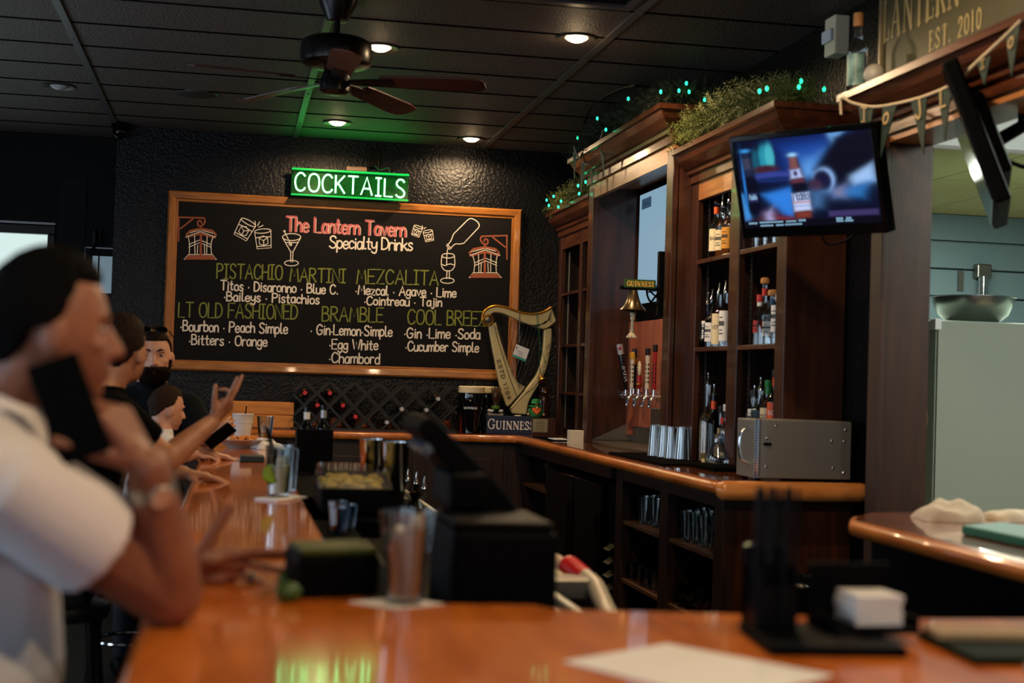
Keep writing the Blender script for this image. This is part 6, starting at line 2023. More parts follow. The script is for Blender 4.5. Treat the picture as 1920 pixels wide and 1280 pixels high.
MB().capsule(G(1035, 1082, 4.12), G(1068, 1106, 4.06), .03, .026).build('spare_nozzle', mat('cream_plastic', 'b8ac88', rough=.4), sg)

# point-of-sale terminal
pos = thing('pos_terminal', 'black point-of-sale terminal with tilted screen at the inner bar corner', 'till', (.55, 2.9, 1.0))
MB().prism([(.43, 2.72, 1.0), (.638, 2.70, 1.0), (.638, 3.0, 1.0), (.43, 3.02, 1.0)], (0, 0, .195)).build('base', M_BLACK, pos, smooth=False, bev=.015)
MB().prism([(.435, 2.73, 1.195), (.63, 2.71, 1.195), (.63, 2.98, 1.195), (.435, 3.0, 1.195)], (0, 0, .015)).build('base_lid', mat('charcoal_plastic', '080707', rough=.6, ior=1.15), pos, smooth=False, bev=.006)
p0, p1 = at(800, 785, Y=2.95), at(965, 975, Y=2.95)
ax_ = (V3(p1) - V3(p0)).normalized()
nn_ = V3((ax_.z, 0, -ax_.x))
if nn_.x < 0:
    nn_ = -nn_
q = [V3(p0) - nn_ * .03, V3(p1) - nn_ * .035, V3(p1) + nn_ * .02, V3(p0) + nn_ * .012]
sc_ = MB().prism(q, (0, .30, 0)).build('screen_housing', M_BLACK, pos, smooth=False, bev=.008)
MB().prism([V3(p0) + nn_ * .0125 + ax_ * .02, V3(p1) + nn_ * .021 - ax_ * .02, V3(p1) + nn_ * .0225 - ax_ * .02, V3(p0) + nn_ * .014 + ax_ * .02], (0, .29, 0)).build('screen_glass', M_GLOSSBLACK, sc_, smooth=False)
MB().box((.45, 2.9, 1.215), (.53, 3.15, 1.29)).build('stand', M_BLACK, pos, smooth=False, bev=.01)
MB().prism([V3(p0) - nn_ * .05 + ax_ * .04, V3(p0) - nn_ * .05 + ax_ * .062, V3(p0) - nn_ * .03 + ax_ * .062, V3(p0) - nn_ * .03 + ax_ * .04], (0, .25, 0)).build('screen_edge_highlight', mat('blue_grey_highlight', '3c4650', rough=.25), pos, smooth=False, bev=.004)  # bluish bar painted in as the highlight along the screen housing edge

# ---------------------------------------------------------------- things on the near bar
def wavy_paper(poly, z, th, name, material, label, cat, loc):
    return solo(MB().prism([(x, y, z) for x, y in poly], (0, 0, th)), name, material, label, cat, loc, smooth=False, bev=.0005)


wavy_paper([(.500, 2.072), (.703, 2.205), (.880, 1.955), (.66, 1.80)], 1.0705, .0015, 'paper_menu', M_WHITE, 'blank white paper sheet lying on the bar at the bottom edge', 'paper', (.7, 2.0, 1.0705))
wavy_paper([(.225, 2.62), (.33, 2.68), (.40, 2.60), (.30, 2.545)], 1.0705, .002, 'cocktail_napkin', M_WHITE, 'white cocktail napkin under the large iced glass', 'napkin', (.32, 2.61, 1.0705))


def drink(label, x, y, z, h, r0, r1, liq, frac, straws=(), ice=True, lime=False):
    t = thing('drink_glass', label, 'drink', (x, y, z))
    MB().lathe(tumbler_glass(h, r0, r1), (x, y, z), 32).build('tumbler', M_GLASS, t)
    rr = lambda f: r0 + (r1 - r0) * f - .004
    if liq is not None:
        MB().lathe([(.0001, .013), (rr(.08), .014), (rr(frac * .5), h * frac * .5), (rr(frac), h * frac), (.0001, h * frac)], (x, y, z), 28).build('liquid', liq, t)
    if ice:
        m = MB()
        rnd = random.Random(label)
        for k in range(12):
            a, f = rnd.random() * 6.28, rnd.uniform(.12, frac + .10)
            q_ = rr(f) * .55 * rnd.random() ** .5
            m.obox((x + q_ * math.cos(a), y + q_ * math.sin(a), z + h * f), (.022, .022, .022), Matrix.Rotation(rnd.random() * 3, 3, 'X') @ Matrix.Rotation(rnd.random() * 3, 3, 'Y'))
        m.build('ice', mat('ice_cube', 'c8ccc8', rough=.15, alpha=.55), t, smooth=False, bev=.002)
    for a, b in straws:
        MB().cyl((x + a[0], y + a[1], z + .015), (x + b[0], y + b[1], z + b[2]), .0035, n=10).build('straw', M_BLACK, t)
    if lime:
        p = V3((x - r1 * .5, y - .025, z + h * .45))
        MB().lathe([(.0001, -.012), (.03, -.010), (.033, 0), (.03, .010), (.0001, .012)], p, 20, V3((.4, -1, .25))).build('lime_wedge', mat('lime_green', '6a8a1e', rough=.4), t)
    return t


drink('large glass of iced clear drink with black straw on the near bar corner', .328, 2.61, 1.0725, .168, .033, .050, mat('smoky_water', 'a8a49c', rough=.15, alpha=.62), .80, [((.0, 0), (-.03, .0, .165))])
wavy_paper([(.09, 4.70), (.19, 4.86), (.265, 4.78), (.16, 4.62)], 1.0705, .006, 'paper_coaster', M_WHITE, 'white paper coaster under the lime drink', 'coaster', (.17, 4.75, 1.0705))
drink('short cocktail with lime wedge and black straws on a white coaster', .168, 4.76, 1.0765, .168, .036, .047, mat('cloudy_lime', 'd4d4bc', rough=.2, alpha=.95), .62, [((.01, 0), (-.05, -.01, .235)), ((.02, .005), (-.04, 0, .225))], lime=True)
glass_thing('tumbler_glass', tumbler_glass(.15, .036, .044), 'plain clear tumbler behind the lime cocktail', 'glass', (.20, 5.02, 1.0705))
# black garnish box with limes
gb = thing('garnish_caddy', 'black plastic bar caddy with olive lid beside the iced glass', 'caddy', (.22, 2.74, 1.0705))
MB().prism([(.135, 2.66, 1.0705), (.29, 2.70, 1.0705), (.27, 2.86, 1.0705), (.115, 2.82, 1.0705)], (0, 0, .078)).build('caddy_body', M_BLACK, gb, smooth=False, bev=.008)
MB().prism([(.14, 2.67, 1.1485), (.288, 2.705, 1.1485), (.268, 2.85, 1.1485), (.12, 2.812, 1.1485)], (0, 0, .012)).build('caddy_lid', mat('olive_lid', '3a4218', rough=.6, ior=1.2), gb, smooth=False, bev=.004)
for k, (a, b, c) in enumerate(((.118, 2.63, 1.0705), (.125, 2.78, 1.0705))):
    lm = MB().ell((a, b, c + .018), (.024, .018, .018))
    solo(lm, 'lime_wedge', mat('lime_green_dark', '35521c', rough=.4), ('lime piece on the bar in front of the black caddy', 'lime piece half behind the left side of the black caddy')[k], 'lime', (a, b, c))


def phone(label, c, ang, L_=.15, W_=.073, th=.009):
    R_ = Matrix.Rotation(ang, 3, 'Z')
    t = thing('smartphone', label, 'phone', c)
    MB().obox(V3(c) + V3((0, 0, th / 2 + .0005)), (L_, W_, th), R_).build('case', M_BLACK, t, smooth=False, bev=.003)
    MB().obox(V3(c) + V3((0, 0, th + .0008)), (L_ - .008, W_ - .006, .0008), R_).build('screen', M_GLOSSBLACK, t, smooth=False)
    return t


phone('black smartphone lying on the bar beyond the ringed hand', (.098, 3.28, 1.0705), .25)
solo(MB().box((.055, 6.60, 1.0705), (.165, 6.74, 1.098)), 'check_presenter', mat('teal_black_leather', '10201e', rough=.35), 'small black bill folder lying on the bar before the food plate', 'folder', (.11, 6.67, 1.0705), smooth=False, bev=.004)

# black caddy with straws and white napkins, near right
cad = thing('napkin_caddy', 'black bar caddy holding white napkins and dark straws, near right', 'caddy', (.95, 2.2, 1.0705))
MB().prism([(.84, 2.10, 1.0705), (1.06, 2.08, 1.0705), (1.09, 2.30, 1.0705), (.87, 2.33, 1.0705)], (0, 0, .016)).build('base_tray', M_BLACK, cad, smooth=False, bev=.006)
MB().box((.872, 2.30, 1.086), (.94, 2.325, 1.22)).box((.872, 2.24, 1.086), (.877, 2.325, 1.19)).box((.935, 2.24, 1.086), (.94, 2.325, 1.19)).box((.872, 2.24, 1.086), (.94, 2.245, 1.16)).build('straw_cup', mat('smoky_plastic', '080a0e', rough=.25, ior=1.2), cad, smooth=False, bev=.003)
MB().box((.985, 2.19, 1.086), (1.135, 2.31, 1.096)).box((.985, 2.30, 1.086), (1.135, 2.31, 1.19)).box((.985, 2.19, 1.086), (.99, 2.31, 1.115)).box((1.13, 2.19, 1.086), (1.135, 2.31, 1.115)).build('napkin_bin', M_BLACK, cad, smooth=False, bev=.003)
rnd = random.Random(3)
for k in range(14):
    a, b = .885 + rnd.random() * .045, 2.26 + rnd.random() * .05
    st = MB().tube([(a, b, 1.09), (a + rnd.uniform(-.015, .015), b, 1.30 + rnd.random() * .03)], .0035, 8)
    if k == 0:
        s0 = solo(st, 'drinking_straw', mat('dark_blue_straw', '05070a', rough=.4, ior=1.2), 'dark drinking straw in the black caddy at near right', 'straw', (.925, 2.285, 1.09), 'dark straws in the near caddy')
    else:
        o_ = dup(s0, (a + .0, b, 1.09), rnd.random() * 6)
np_ = None
for k in range(9):
    if k == 0:
        np_ = solo(MB().box((1.028, 2.205, 1.098), (1.112, 2.29, 1.1032)), 'napkin', M_WHITE, 'white paper napkin in the stack of the near black caddy', 'napkin', (1.07, 2.247, 1.098), 'white napkins in the near caddy', smooth=False, bev=.002)
    else:
        dup(np_, (1.07 + rnd.uniform(-.002, .002), 2.247, 1.098 + k * .0056), rnd.uniform(-.03, .03))
mn = thing('menu_folder', 'dark green leather menu folder with beige pages at the lower right edge', 'menu', (1.35, 2.05, 1.0705))
MB().prism([(1.14, 2.02, 1.0705), (1.62, 1.97, 1.0705), (1.64, 2.2, 1.0705), (1.16, 2.25, 1.0705)], (0, 0, .012)).build('cover', mat('dark_green_leather', '10180c', rough=.7, ior=1.12), mn, smooth=False, bev=.003)
MB().prism([(1.155, 2.16, 1.0825), (1.62, 2.11, 1.0825), (1.63, 2.19, 1.0825), (1.165, 2.24, 1.0825)], (0, 0, .012)).build('pages', mat('beige_pages', '8c7656', rough=.8), mn, smooth=False, bev=.002)
solo(MB().prism([(1.20, 1.98, 1.0705), (1.45, 1.93, 1.0705), (1.44, 1.90, 1.0705), (1.19, 1.95, 1.0705)], (0, 0, .012)), 'pale_pen_tray', mat('grey_paper', '8a8478', rough=.7), 'small grey paper slip in front of the menu folder', 'paper', (1.32, 1.94, 1.0705), smooth=False)

# ---------------------------------------------------------------- service things along the drip rail
gt = thing('garnish_tray', 'black garnish tray with clear lid over yellow fruit on the service shelf', 'garnish tray', (.39, 4.6, 1.0525))
MB().box((.285, 4.40, 1.0525), (.50, 4.78, 1.135)).build('tray_body', M_BLACK, gt, smooth=False, bev=.01)
m = MB()
rnd = random.Random(5)
for k in range(110):
    m.ell((.30 + rnd.random() * .18, 4.42 + rnd.random() * .34, 1.137 + rnd.random() * .018), (.017, .013, .008), Matrix.Rotation(rnd.random() * 3, 3, 'Z'), 8, 5)
f_ = m.build('fruit_slices', mat('pale_lemon_slices', 'c8a848', rough=.5), gt)
f_['kind'] = 'stuff'
MB().prism([(.28, 4.39, 1.136), (.505, 4.39, 1.136), (.49, 4.41, 1.19), (.295, 4.41, 1.19)], (0, .38, 0)).build('lid', glassmat('clear_plastic_lid', rough=.06, tint=.9), gt, smooth=False)


def tin(x, y, z, label):
    return solo(MB().lathe([(.03, 0), (.033, .004), (.045, .210), (.0465, .212), (.0465, .217), (.044, .215), (.030, .01), (.0001, .008)], (x, y, z), 32), 'shaker_tin', M_CHROME, label, 'cocktail shaker', (x, y, z))


tin(.545, 4.70, 1.0525, 'polished steel cocktail shaker tin, right of the pair')
tin(.485, 4.86, 1.0525, 'polished steel cocktail shaker tin, left and behind of the pair')
solo(MB().lathe([(.02, 0), (.028, .01), (.02, .03), (.012, .034), (.026, .06), (.024, .06), (.008, .036), (.0001, .034)], (.60, 4.58, 1.0525), 18), 'jigger', M_GLOSSBLACK, 'small dark bar jigger at the foot of the shaker tins', 'jigger', (.60, 4.58, 1.0525))
sh_ = None
for k, (a, b) in enumerate(((.30, 3.86), (.33, 3.95), (.31, 4.05))):
    if k == 0:
        sh_ = glass_thing('shot_glass', tumbler_glass(.075, .02, .026), 'small bluish shot glass on the drip rail in front of the garnish tray', 'glass', (a, b, 1.0525), 'shot glasses on the drip rail', material=glassmat('bluish_glass', 'b8c4cc', tint=.85))
    else:
        dup(sh_, (a, b, 1.0525))
solo(MB().box((.25, 3.3, 1.0525), (.355, 4.2, 1.058)), 'drip_mat', M_MATTE, 'long ribbed black rubber mat along the drip rail', 'bar mat', (.3, 3.7, 1.0525), smooth=False, bev=.002)
bk = thing('bottle_caddy', 'black open caddy with two bottles on the drip rail near the plate', 'caddy', (.38, 6.5, 1.0525))
MB().box((.30, 6.40, 1.0525), (.46, 6.60, 1.06)).box((.30, 6.40, 1.06), (.306, 6.60, 1.235)).box((.454, 6.40, 1.06), (.46, 6.60, 1.235)).box((.306, 6.40, 1.06), (.454, 6.406, 1.235)).box((.306, 6.594, 1.06), (.454, 6.60, 1.235)).build('caddy_walls', M_BLACK, bk, smooth=False, bev=.003)
MB().box((.36, 6.40, 1.0), (.47, 6.60, 1.052)).build('bracket', M_BLACK, bk, smooth=False)
bottle('dark bottle with pale foil neck, left in the black bottle caddy', .345, 6.5, 1.0605, 'slim', .27, glass=M_GLOSSBLACK, lab2=L_WHITE)
bottle('dark bottle with grey neck, right in the black bottle caddy', .42, 6.5, 1.0605, 'slim', .28, glass=M_GLOSSBLACK, lab2=M_SILVERFOIL)
# far end of the bar
fp_ = thing('food_plate', 'white oval plate of fried food with napkin far along the bar', 'plate', (.08, 7.85, 1.0705))
MB().lathe([(.07, 0), (.075, .004), (.10, .02), (.17, .045), (.172, .049), (.165, .049), (.1, .026), (.0001, .022)], (.07, 7.85, 1.0705), 40).build('dish', mat('white_china', 'ccc8c0', rough=.2), fp_)
m = MB()
rnd = random.Random(11)
for k in range(34):
    a, r_ = rnd.random() * 6.28, .085 * rnd.random() ** .5
    m.ell((.09 + r_ * math.cos(a), 7.83 + r_ * math.sin(a), 1.105 + .018 * (1 - r_ / .09) + rnd.random() * .012), (.018, .012, .009), Matrix.Rotation(rnd.random() * 3, 3, 'Z') @ Matrix.Rotation(rnd.random(), 3, 'X'), 8, 6)
f_ = m.build('fried_food', mat('golden_fried_food', 'c87a28', rough=.6, bump=.5, bscale=150), fp_)
f_['kind'] = 'stuff'
solo(crumple(.195, 7.80, 1.0705, .075, .11, .06, 21, .3), 'paper_napkin', M_WHITE, 'crumpled white paper napkin beside the food plate', 'napkin', (.195, 7.80, 1.0705), auto=False)
cp = thing('foam_cup', 'large white foam cup with black straw at the far bar end', 'cup', (.078, 8.22, 1.0705))
MB().lathe([(.038, 0), (.04, .003), (.053, .118), (.0555, .12), (.060, .165), (.0625, .168), (.0625, .172), (.057, .172), (.052, .12), (.038, .01), (.0001, .008)], (.078, 8.22, 1.0705), 32).build('cup_body', mat('white_foam', 'd8d4cc', rough=.7), cp)
MB().cyl((.075, 8.22, 1.09), (.095, 8.22, 1.285), .0035, n=10).build('straw', M_BLACK, cp)
pt = thing('pint_glass', 'pint glass a third full of orange juice at the far bar end', 'drink', (.205, 8.28, 1.0705))
MB().lathe(tumbler_glass(.158, .034, .049), (.205, 8.28, 1.0705), 32).build('tumbler', M_GLASS, pt)
MB().lathe([(.0001, .012), (.031, .013), (.036, .055), (.0001, .055)], (.205, 8.28, 1.0705), 28).build('juice', mat('orange_juice', 'e8a010', rough=.3, emit=None), pt)
m = MB()
for k in range(5):
    z = 1.0705 + .075 + k * .009
    rr_ = .034 + .015 * (z - 1.0705) / .158 + .0006
    pts = [(.205 + rr_ * math.sin(a_), 8.28 - rr_ * math.cos(a_), z + .006 * math.sin(9 * a_ + k)) for a_ in np.linspace(-.7, .7 - .1 * k, 14)]
    m.ribbon(pts, .0022, (0, -1, 0), False)
m.build('printed_emblem', M_WHITE, pt, smooth=False)

# ---------------------------------------------------------------- people
def headpoint(th, ph):
    """surface of a head in its own frame: x right, y forward, z up; eye line at z = 0"""
    cx_, sx_ = math.cos(ph), math.sin(ph)
    x, y, z = .074 * cx_ * math.cos(th), .094 * cx_ * math.sin(th), .118 * sx_
    if z < 0:
        t = min(1, -z / .118)
        if y > 0:
            x *= 1 + .06 * t ** 2
            y *= 1 + .80 * t ** 2.2
        else:
            x *= 1 - .15 * t ** 1.5
        if y > 0:
            pass
        else:
            y *= 1 - .30 * t
            z *= 1 - .12 * t
    else:
        if y < 0:
            y *= 1.06
        if y > 0:
            y *= 1 - .06 * (z / .118)
    p = V3((x, y, z))
    for s in (-1, 1):     # eye sockets
        d = (p - V3((s * .031, .082, .004))).length
        p -= V3((s * .1, 1, 0)).normalized() * .010 * math.exp(-(d / .019) ** 2)
    return p


def headframe(c, fwd, tilt=0.0, s=1.0):
    f = V3(fwd).normalized()
    r = f.cross(V3((0, 0, 1))).normalized()
    u = r.cross(f)
    if tilt:
        q = Quaternion(f, tilt)
        r, u = q @ r, q @ u
    M = Matrix((r, f, u)).transposed() * s
    return V3(c), M


def add_head(m, hf, nose=1.0):
    c, M = hf
    n, k = 40, 26
    vs, fs = [], []
    for j in range(k + 1):
        for i in range(n):
            vs.append(c + M @ headpoint(2 * math.pi * i / n, -math.pi / 2 + math.pi * j / k))
    for j in range(k):
        for i in range(n):
            i2 = (i + 1) % n
            fs.append((j * n + i, j * n + i2, (j + 1) * n + i2, (j + 1) * n + i))
    m.add(vs, fs)
    s = M.col[0].length
    P = lambda x, y, z: c + M @ V3((x, y, z))
    Rn = Matrix([v / s for v in M.transposed()]).transposed()
    m.capsule(P(0, .086, .008), P(0, .108 * nose, -.032), .008 * s, .0125 * s, 12, 4)
    for q in (-1, 1):
        m.ell(P(q * .012, .098, -.036), .0085 * s, n=12, m=8)
        m.ell(P(q * .029, .080, .021), (.024 * s, .009 * s, .0075 * s), Rn, 14, 8)       # brow
        m.ell(P(q * .041, .062, -.024), (.019 * s, .015 * s, .015 * s), Rn, 14, 8)        # cheekbone
        m.ell(P(q * .079, -.006, -.016), (.011 * s, .021 * s, .033 * s), Rn @ Matrix.Rotation(-q * .35, 3, 'Z'), 14, 10)   # ear
    m.ell(P(0, .0915, -.060), (.024 * s, .010 * s, .0065 * s), Rn, 14, 8)
    m.ell(P(0, .0885, -.071), (.021 * s, .010 * s, .0075 * s), Rn, 14, 8)
    m.ell(P(0, .074, -.096), (.024 * s, .016 * s, .015 * s), Rn, 14, 8)


def head_shell(hf, region, amount, inset=.014, seed=0, rough=.003):
    """closed shell that stands off the head where region is 1 and sinks into it where region is 0"""
    c, M = hf
    rnd = np.random.default_rng(seed)
    n, k = 56, 36
    vs, fs = [], []
    for j in range(k + 1):
        for i in range(n):
            th, ph = 2 * math.pi * i / n, -math.pi / 2 + math.pi * j / k
            p = headpoint(th, ph)
            w = region(p)
            w = w * w * (3 - 2 * w)
            out_ = p.normalized()
            a = -inset + (inset + amount) * w
            if w > .6 and 0 < j < k:
                a += rnd.uniform(-rough, rough)
            vs.append(c + M @ (p + out_ * a))
    for j in range(k):
        for i in range(n):
            i2 = (i + 1) % n
            fs.append((j * n + i, j * n + i2, (j + 1) * n + i2, (j + 1) * n + i))
    return MB().add(vs, fs)


cl01 = lambda v: max(0.0, min(1.0, v))
R_HAIR = lambda p: cl01((p.z - (.058 + .1 * max(0, p.y - .02) if p.y > .0 else (-.005 - .6 * cl01(-p.y / .05) * .12))) / .012)


def r_hair_full(front=.062, nape=-.075, side=-.005):
    def f(p):
        if p.y > .035:
            lim = front
        elif p.y > -.03:
            t = (p.y + .03) / .065
            lim = side + (front - side) * cl01((t - .45) / .5)
        else:
            t = cl01((-.03 - p.y) / .04)
            lim = side + (nape - side) * t
        return cl01((p.z - lim) / .012)
    return f


def hand(m, wrist, f, n, thumb, curls, spread=.12, s=1.0, thumb_dir=None, tcurl=.5):
    """hand with five fingers; f fingers' direction, n where the palm faces, thumb the side of the thumb"""
    w = V3(wrist)
    f = V3(f).normalized()
    n = (V3(n) - f * V3(n).dot(f)).normalized()
    sd = f.cross(n)
    if sd.dot(V3(thumb)) < 0:
        sd = -sd
    offs = (.030, .0105, -.0095, -.028)
    lens = (.090, .096, .091, .082)
    segs = ((.040, .025, .021), (.045, .028, .022), (.041, .026, .021), (.032, .020, .018))
    rad = (.0088, .0092, .0088, .0078)
    m.capsule(w - f * .01 * s, w + f * .035 * s + sd * .008 * s, .022 * s, .020 * s, 12, 4)
    knu = []
    for k in range(4):
        kp = w + f * lens[k] * s + sd * offs[k] * s - n * .004 * s
        m.capsule(w + f * .02 * s + sd * offs[k] * .55 * s, kp, .0145 * s, .0112 * s, 12, 4)
        knu.append(kp)
    m.capsule(w + f * .03 * s + sd * .02 * s + n * .006 * s, w + f * .055 * s + sd * .022 * s + n * .006 * s, .017 * s, .014 * s, 12, 4)
    m.capsule(w + f * .03 * s - sd * .016 * s + n * .005 * s, w + f * .07 * s - sd * .018 * s + n * .004 * s, .015 * s, .012 * s, 12, 4)
    for k in range(4):
        p = knu[k]
        d = (f + sd * (1.5 - k) * spread).normalized()
        cu = curls[k] if hasattr(curls[k], '__len__') else (curls[k], curls[k] * 1.15, curls[k] * .8)
        ang = 0
        for q in range(3):
            ang += cu[q]
            dd = d * math.cos(ang) + n * math.sin(ang)
            e_ = p + dd * segs[k][q] * s
            m.capsule(p, e_, rad[k] * s * (1 - .07 * q), rad[k] * s * (.95 - .09 * q), 10, 4)
            p = e_
    # thumb
    p = w + f * .028 * s + sd * .022 * s + n * .006 * s
    d = V3(thumb_dir).normalized() if thumb_dir is not None else (f * .72 + sd * .62 + n * .35).normalized()
    for q, L_ in enumerate((.040, .032, .026)):
        e_ = p + d * L_ * s
        m.capsule(p, e_, (.0135, .0108, .0098)[q] * s, (.0108, .0100, .0082)[q] * s, 10, 4)
        p = e_
        d = (d + (f * .35 + n * .12) * tcurl).normalized()


def skinned(m, name, material, parent=None, voxel=.005, smooth=3, label=None, cat=None, loc=None):
    if parent is None:
        o = solo(m, name, material, label, cat, loc)
    else:
        o = m.build(name, material, parent)
    r = o.modifiers.new('surface', 'REMESH')
    r.mode = 'VOXEL'
    r.voxel_size = voxel
    r.use_smooth_shade = True
    s = o.modifiers.new('relax', 'SMOOTH')
    s.factor = .5
    s.iterations = smooth
    return o


def limb(m, pts, rads):
    for (a, b), (r, q) in zip(zip(pts, pts[1:]), zip(rads, rads[1:])):
        m.capsule(a, b, r, q, 16, 5)


def tone(hexa, hexb, name):
    return mat(name, hexa, rough=.5, var=.3, color2=hexb, vscale=14, sss=.0)


def person(label, loc, hf, J, skin, shirt, hair, pants, voxel=.005, hairregion=None, hairamt=.010, sleeves='short', build=1.0, hands=(), extra=None, seed=1, arms=1.0, sleeve=None):
    m = MB()
    add_head(m, hf)
    c, M = hf
    b = build
    V_ = {k: V3(v) for k, v in J.items()}
    up = M.col[2].normalized()
    fw2 = M.col[1].normalized()
    hs = M.col[0].length
    limb(m, [V_['neck'], c - up * .06 * hs - fw2 * .022 * hs], [.062 * b, .056 * b])
    limb(m, [V_['neck'], V_['chest'], V_['belly'], V_['hips']], [.075 * b, .115 * b, .115 * b, .12 * b])
    for s in ('R', 'L'):
        limb(m, [V_['neck'] + V3((0, 0, -.05)), V_['sh' + s]], [.06 * b, .058 * b])
        limb(m, [V_['chest'], V_['sh' + s]], [.10 * b, .06 * b])
        mid = V_['el' + s].lerp(V_['wr' + s], .3)
        limb(m, [V_['sh' + s], V_['el' + s], mid, V_['wr' + s]], [.056 * b * arms, .046 * b * arms, .046 * b * arms, .0285 * b * arms])
        if 'kn' + s in V_:
            hp_ = V_['hips'] + (V_['sh' + s] - V_['chest']) * .45
            limb(m, [hp_, V_['kn' + s], V_['an' + s]], [.085 * b, .058 * b, .038 * b])
            ft = V_['an' + s] + V3((.13, 0, -.05)) if 'toe' not in V_ else V_['an' + s] + V_['toe']
            limb(m, [V_['an' + s] + V3((-.02, 0, -.045)), ft], [.036, .03])
    for h_ in hands:
        hand(m, **h_)
    body = skinned(m, 'person', skin, None, voxel, 3, label, 'person', loc)
    # shirt
    m = MB()
    limb(m, [V_['neck'] + V3((0, 0, -.02)), V_['chest'], V_['belly'], V_['hips'] + V3((0, 0, .03))], [.083 * b, .135 * b, .138 * b, .142 * b])
    for s in ('R', 'L'):
        limb(m, [V_['neck'] + V3((0, 0, -.045)), V_['sh' + s]], [.068 * b, .071 * b])
        limb(m, [V_['chest'], V_['sh' + s]], [.125 * b, .072 * b])
        f = sleeve or {'short': .62, 'half': .95, 'long': 1.0}[sleeves]
        e_ = V_['sh' + s].lerp(V_['el' + s], f)
        m.cyl(V_['sh' + s], e_, .073 * b * (1 + .5 * (arms - 1)), .072 * b * arms, 20)
        if sleeves == 'long':
            limb(m, [V_['el' + s], V_['el' + s].lerp(V_['wr' + s], .75)], [.058 * b, .042 * b])
    sh = skinned(m, 'shirt', shirt, body, .009, 4)
    if 'knR' in V_:
        m = MB()
        limb(m, [V_['hips'], V_['hips'] + V3((0, 0, -.04))], [.135 * b, .13 * b])
        for s in ('R', 'L'):
            hp_ = V_['hips'] + (V_['sh' + s] - V_['chest']) * .45
            limb(m, [hp_, V_['kn' + s], V_['an' + s] + V3((0, 0, .02))], [.098 * b, .072 * b, .052 * b])
        skinned(m, 'trousers', pants, body, .012, 3)
        m = MB()
        for s in ('R', 'L'):
            ft = V_['an' + s] + V3((.14, 0, -.05)) if 'toe' not in V_ else V_['an' + s] + V_['toe']
            limb(m, [V_['an' + s] + V3((-.02, 0, -.04)), ft], [.045, .038])
        skinned(m, 'shoes', M_BLACK, body, .008, 2)
    hm = head_shell(hf, hairregion or r_hair_full(), hairamt, seed=seed)
    hm.build('hair', hair, body)
    return body


SK1 = tone('8c5840', '704432', 'skin_tan')
SK2 = tone('b07c5c', '946248', 'skin_ruddy')
SK3 = tone('c8957a', 'ac765c', 'skin_fair')
H_BLACK = mat('black_hair', '060505', rough=.8, bump=.6, bscale=120, ior=1.15)
H_BROWN = mat('dark_brown_hair', '1c0f08', rough=.75, ior=1.2, bump=.6, bscale=120)
H_LBROWN = mat('brown_hair', '2a1a10', rough=.75, ior=1.2, bump=.6, bscale=120)
C_WHITE = mat('white_cotton_tee', 'd4d2d4', rough=.9, bump=.25, bscale=14)
C_BLACK = mat('black_polo', '050506', rough=.9, ior=1.1, bump=.2, bscale=14)
C_GREY = mat('charcoal_shirt', '101216', rough=.9, ior=1.15, bump=.2, bscale=14)
C_JEANS = mat('dark_denim', '0c1018', rough=.9)

# near man on the phone
hf1 = headframe((-.283, 2.345, 1.548), (.96, .26, -.04))
J1 = dict(neck=(-.365, 2.37, 1.425), chest=(-.40, 2.40, 1.22), belly=(-.385, 2.42, 1.0), hips=(-.55, 2.42, .80),
          shR=(-.345, 2.22, 1.325), elR=(-.088, 2.40, 1.122), wrR=at(277, 880, Y=2.29), shL=(-.40, 2.59, 1.325), elL=(-.24, 2.86, 1.115), wrL=at(340, 1058, Y=2.84),
          knR=(-.16, 2.34, .70), anR=(-.22, 2.34, .28), knL=(-.16, 2.56, .70), anL=(-.22, 2.56, .28))
p1 = person('person in a white t-shirt holding a black phone to the ear, elbow on bar', (-.55, 2.42, 0), hf1, J1, SK1, C_WHITE, H_BLACK, C_JEANS, .0045, r_hair_full(.066, -.085, -.012), .012, arms=1.24, sleeve=.57,
            hands=[dict(s=1.14, wrist=J1['wrR'], f=(-.58, -.02, .80), n=(-.70, .45, -.50), thumb=(0, -1, .5), curls=(.62, .66, .7, .75), spread=.05, tcurl=.3),
                   dict(s=1.14, wrist=J1['wrL'], f=(.97, .08, -.10), n=(.1, -.85, -.52), thumb=(0, 0, 1), curls=(.10, .18, .26, .36), spread=.22, tcurl=.15, thumb_dir=(.45, .1, .9))])
wr = V3(J1['wrR'])
fa = (V3(J1['elR']) - wr).normalized()
wt = MB().lathe([(.0375, -.012), (.0405, -.012), (.0405, .012), (.0375, .012)], wr + fa * .03, 28, fa, close=True).build('watch_band', M_STEEL, p1)
side = (V3((.35, -1, .1)) - fa * V3((.35, -1, .1)).dot(fa)).normalized()
MB().lathe([(.0001, -.004), (.017, -.004), (.018, 0), (.017, .006), (.0001, .007)], wr + fa * .03 + side * .0395, 24, side).build('watch_case', mat('watch_silver', 'c8ccc8', rough=.2, metal=.7), p1)
wl = V3(J1['wrL'])
MB().lathe([(.0092, -.004), (.0112, -.004), (.0112, .004), (.0092, .004)], wl + V3((.134, .012, -.026)), 20, (.97, .05, -.2), close=True).build('ring', M_GLOSSBLACK, p1)
# phone at the ear
a_, b_2 = V3(at(102, 690, Y=2.240)), V3(at(158, 842, Y=2.235))
ph = thing('smartphone', 'black smartphone held against the near man\'s ear', 'phone', (a_ + b_2) / 2)
zz = (b_2 - a_).normalized()
yy_ = (V3((.10, -1, 0)) - zz * V3((.10, -1, 0)).dot(zz)).normalized()
RR = Matrix((yy_.cross(zz), yy_, zz)).transposed()
MB().obox((a_ + b_2) / 2, (.078, .011, .158), RR).build('case', M_BLACK, ph, smooth=False, bev=.004)
MB().obox((a_ + b_2) / 2 - yy_ * .006, (.070, .001, .148), RR).build('screen', M_GLOSSBLACK, ph, smooth=False)

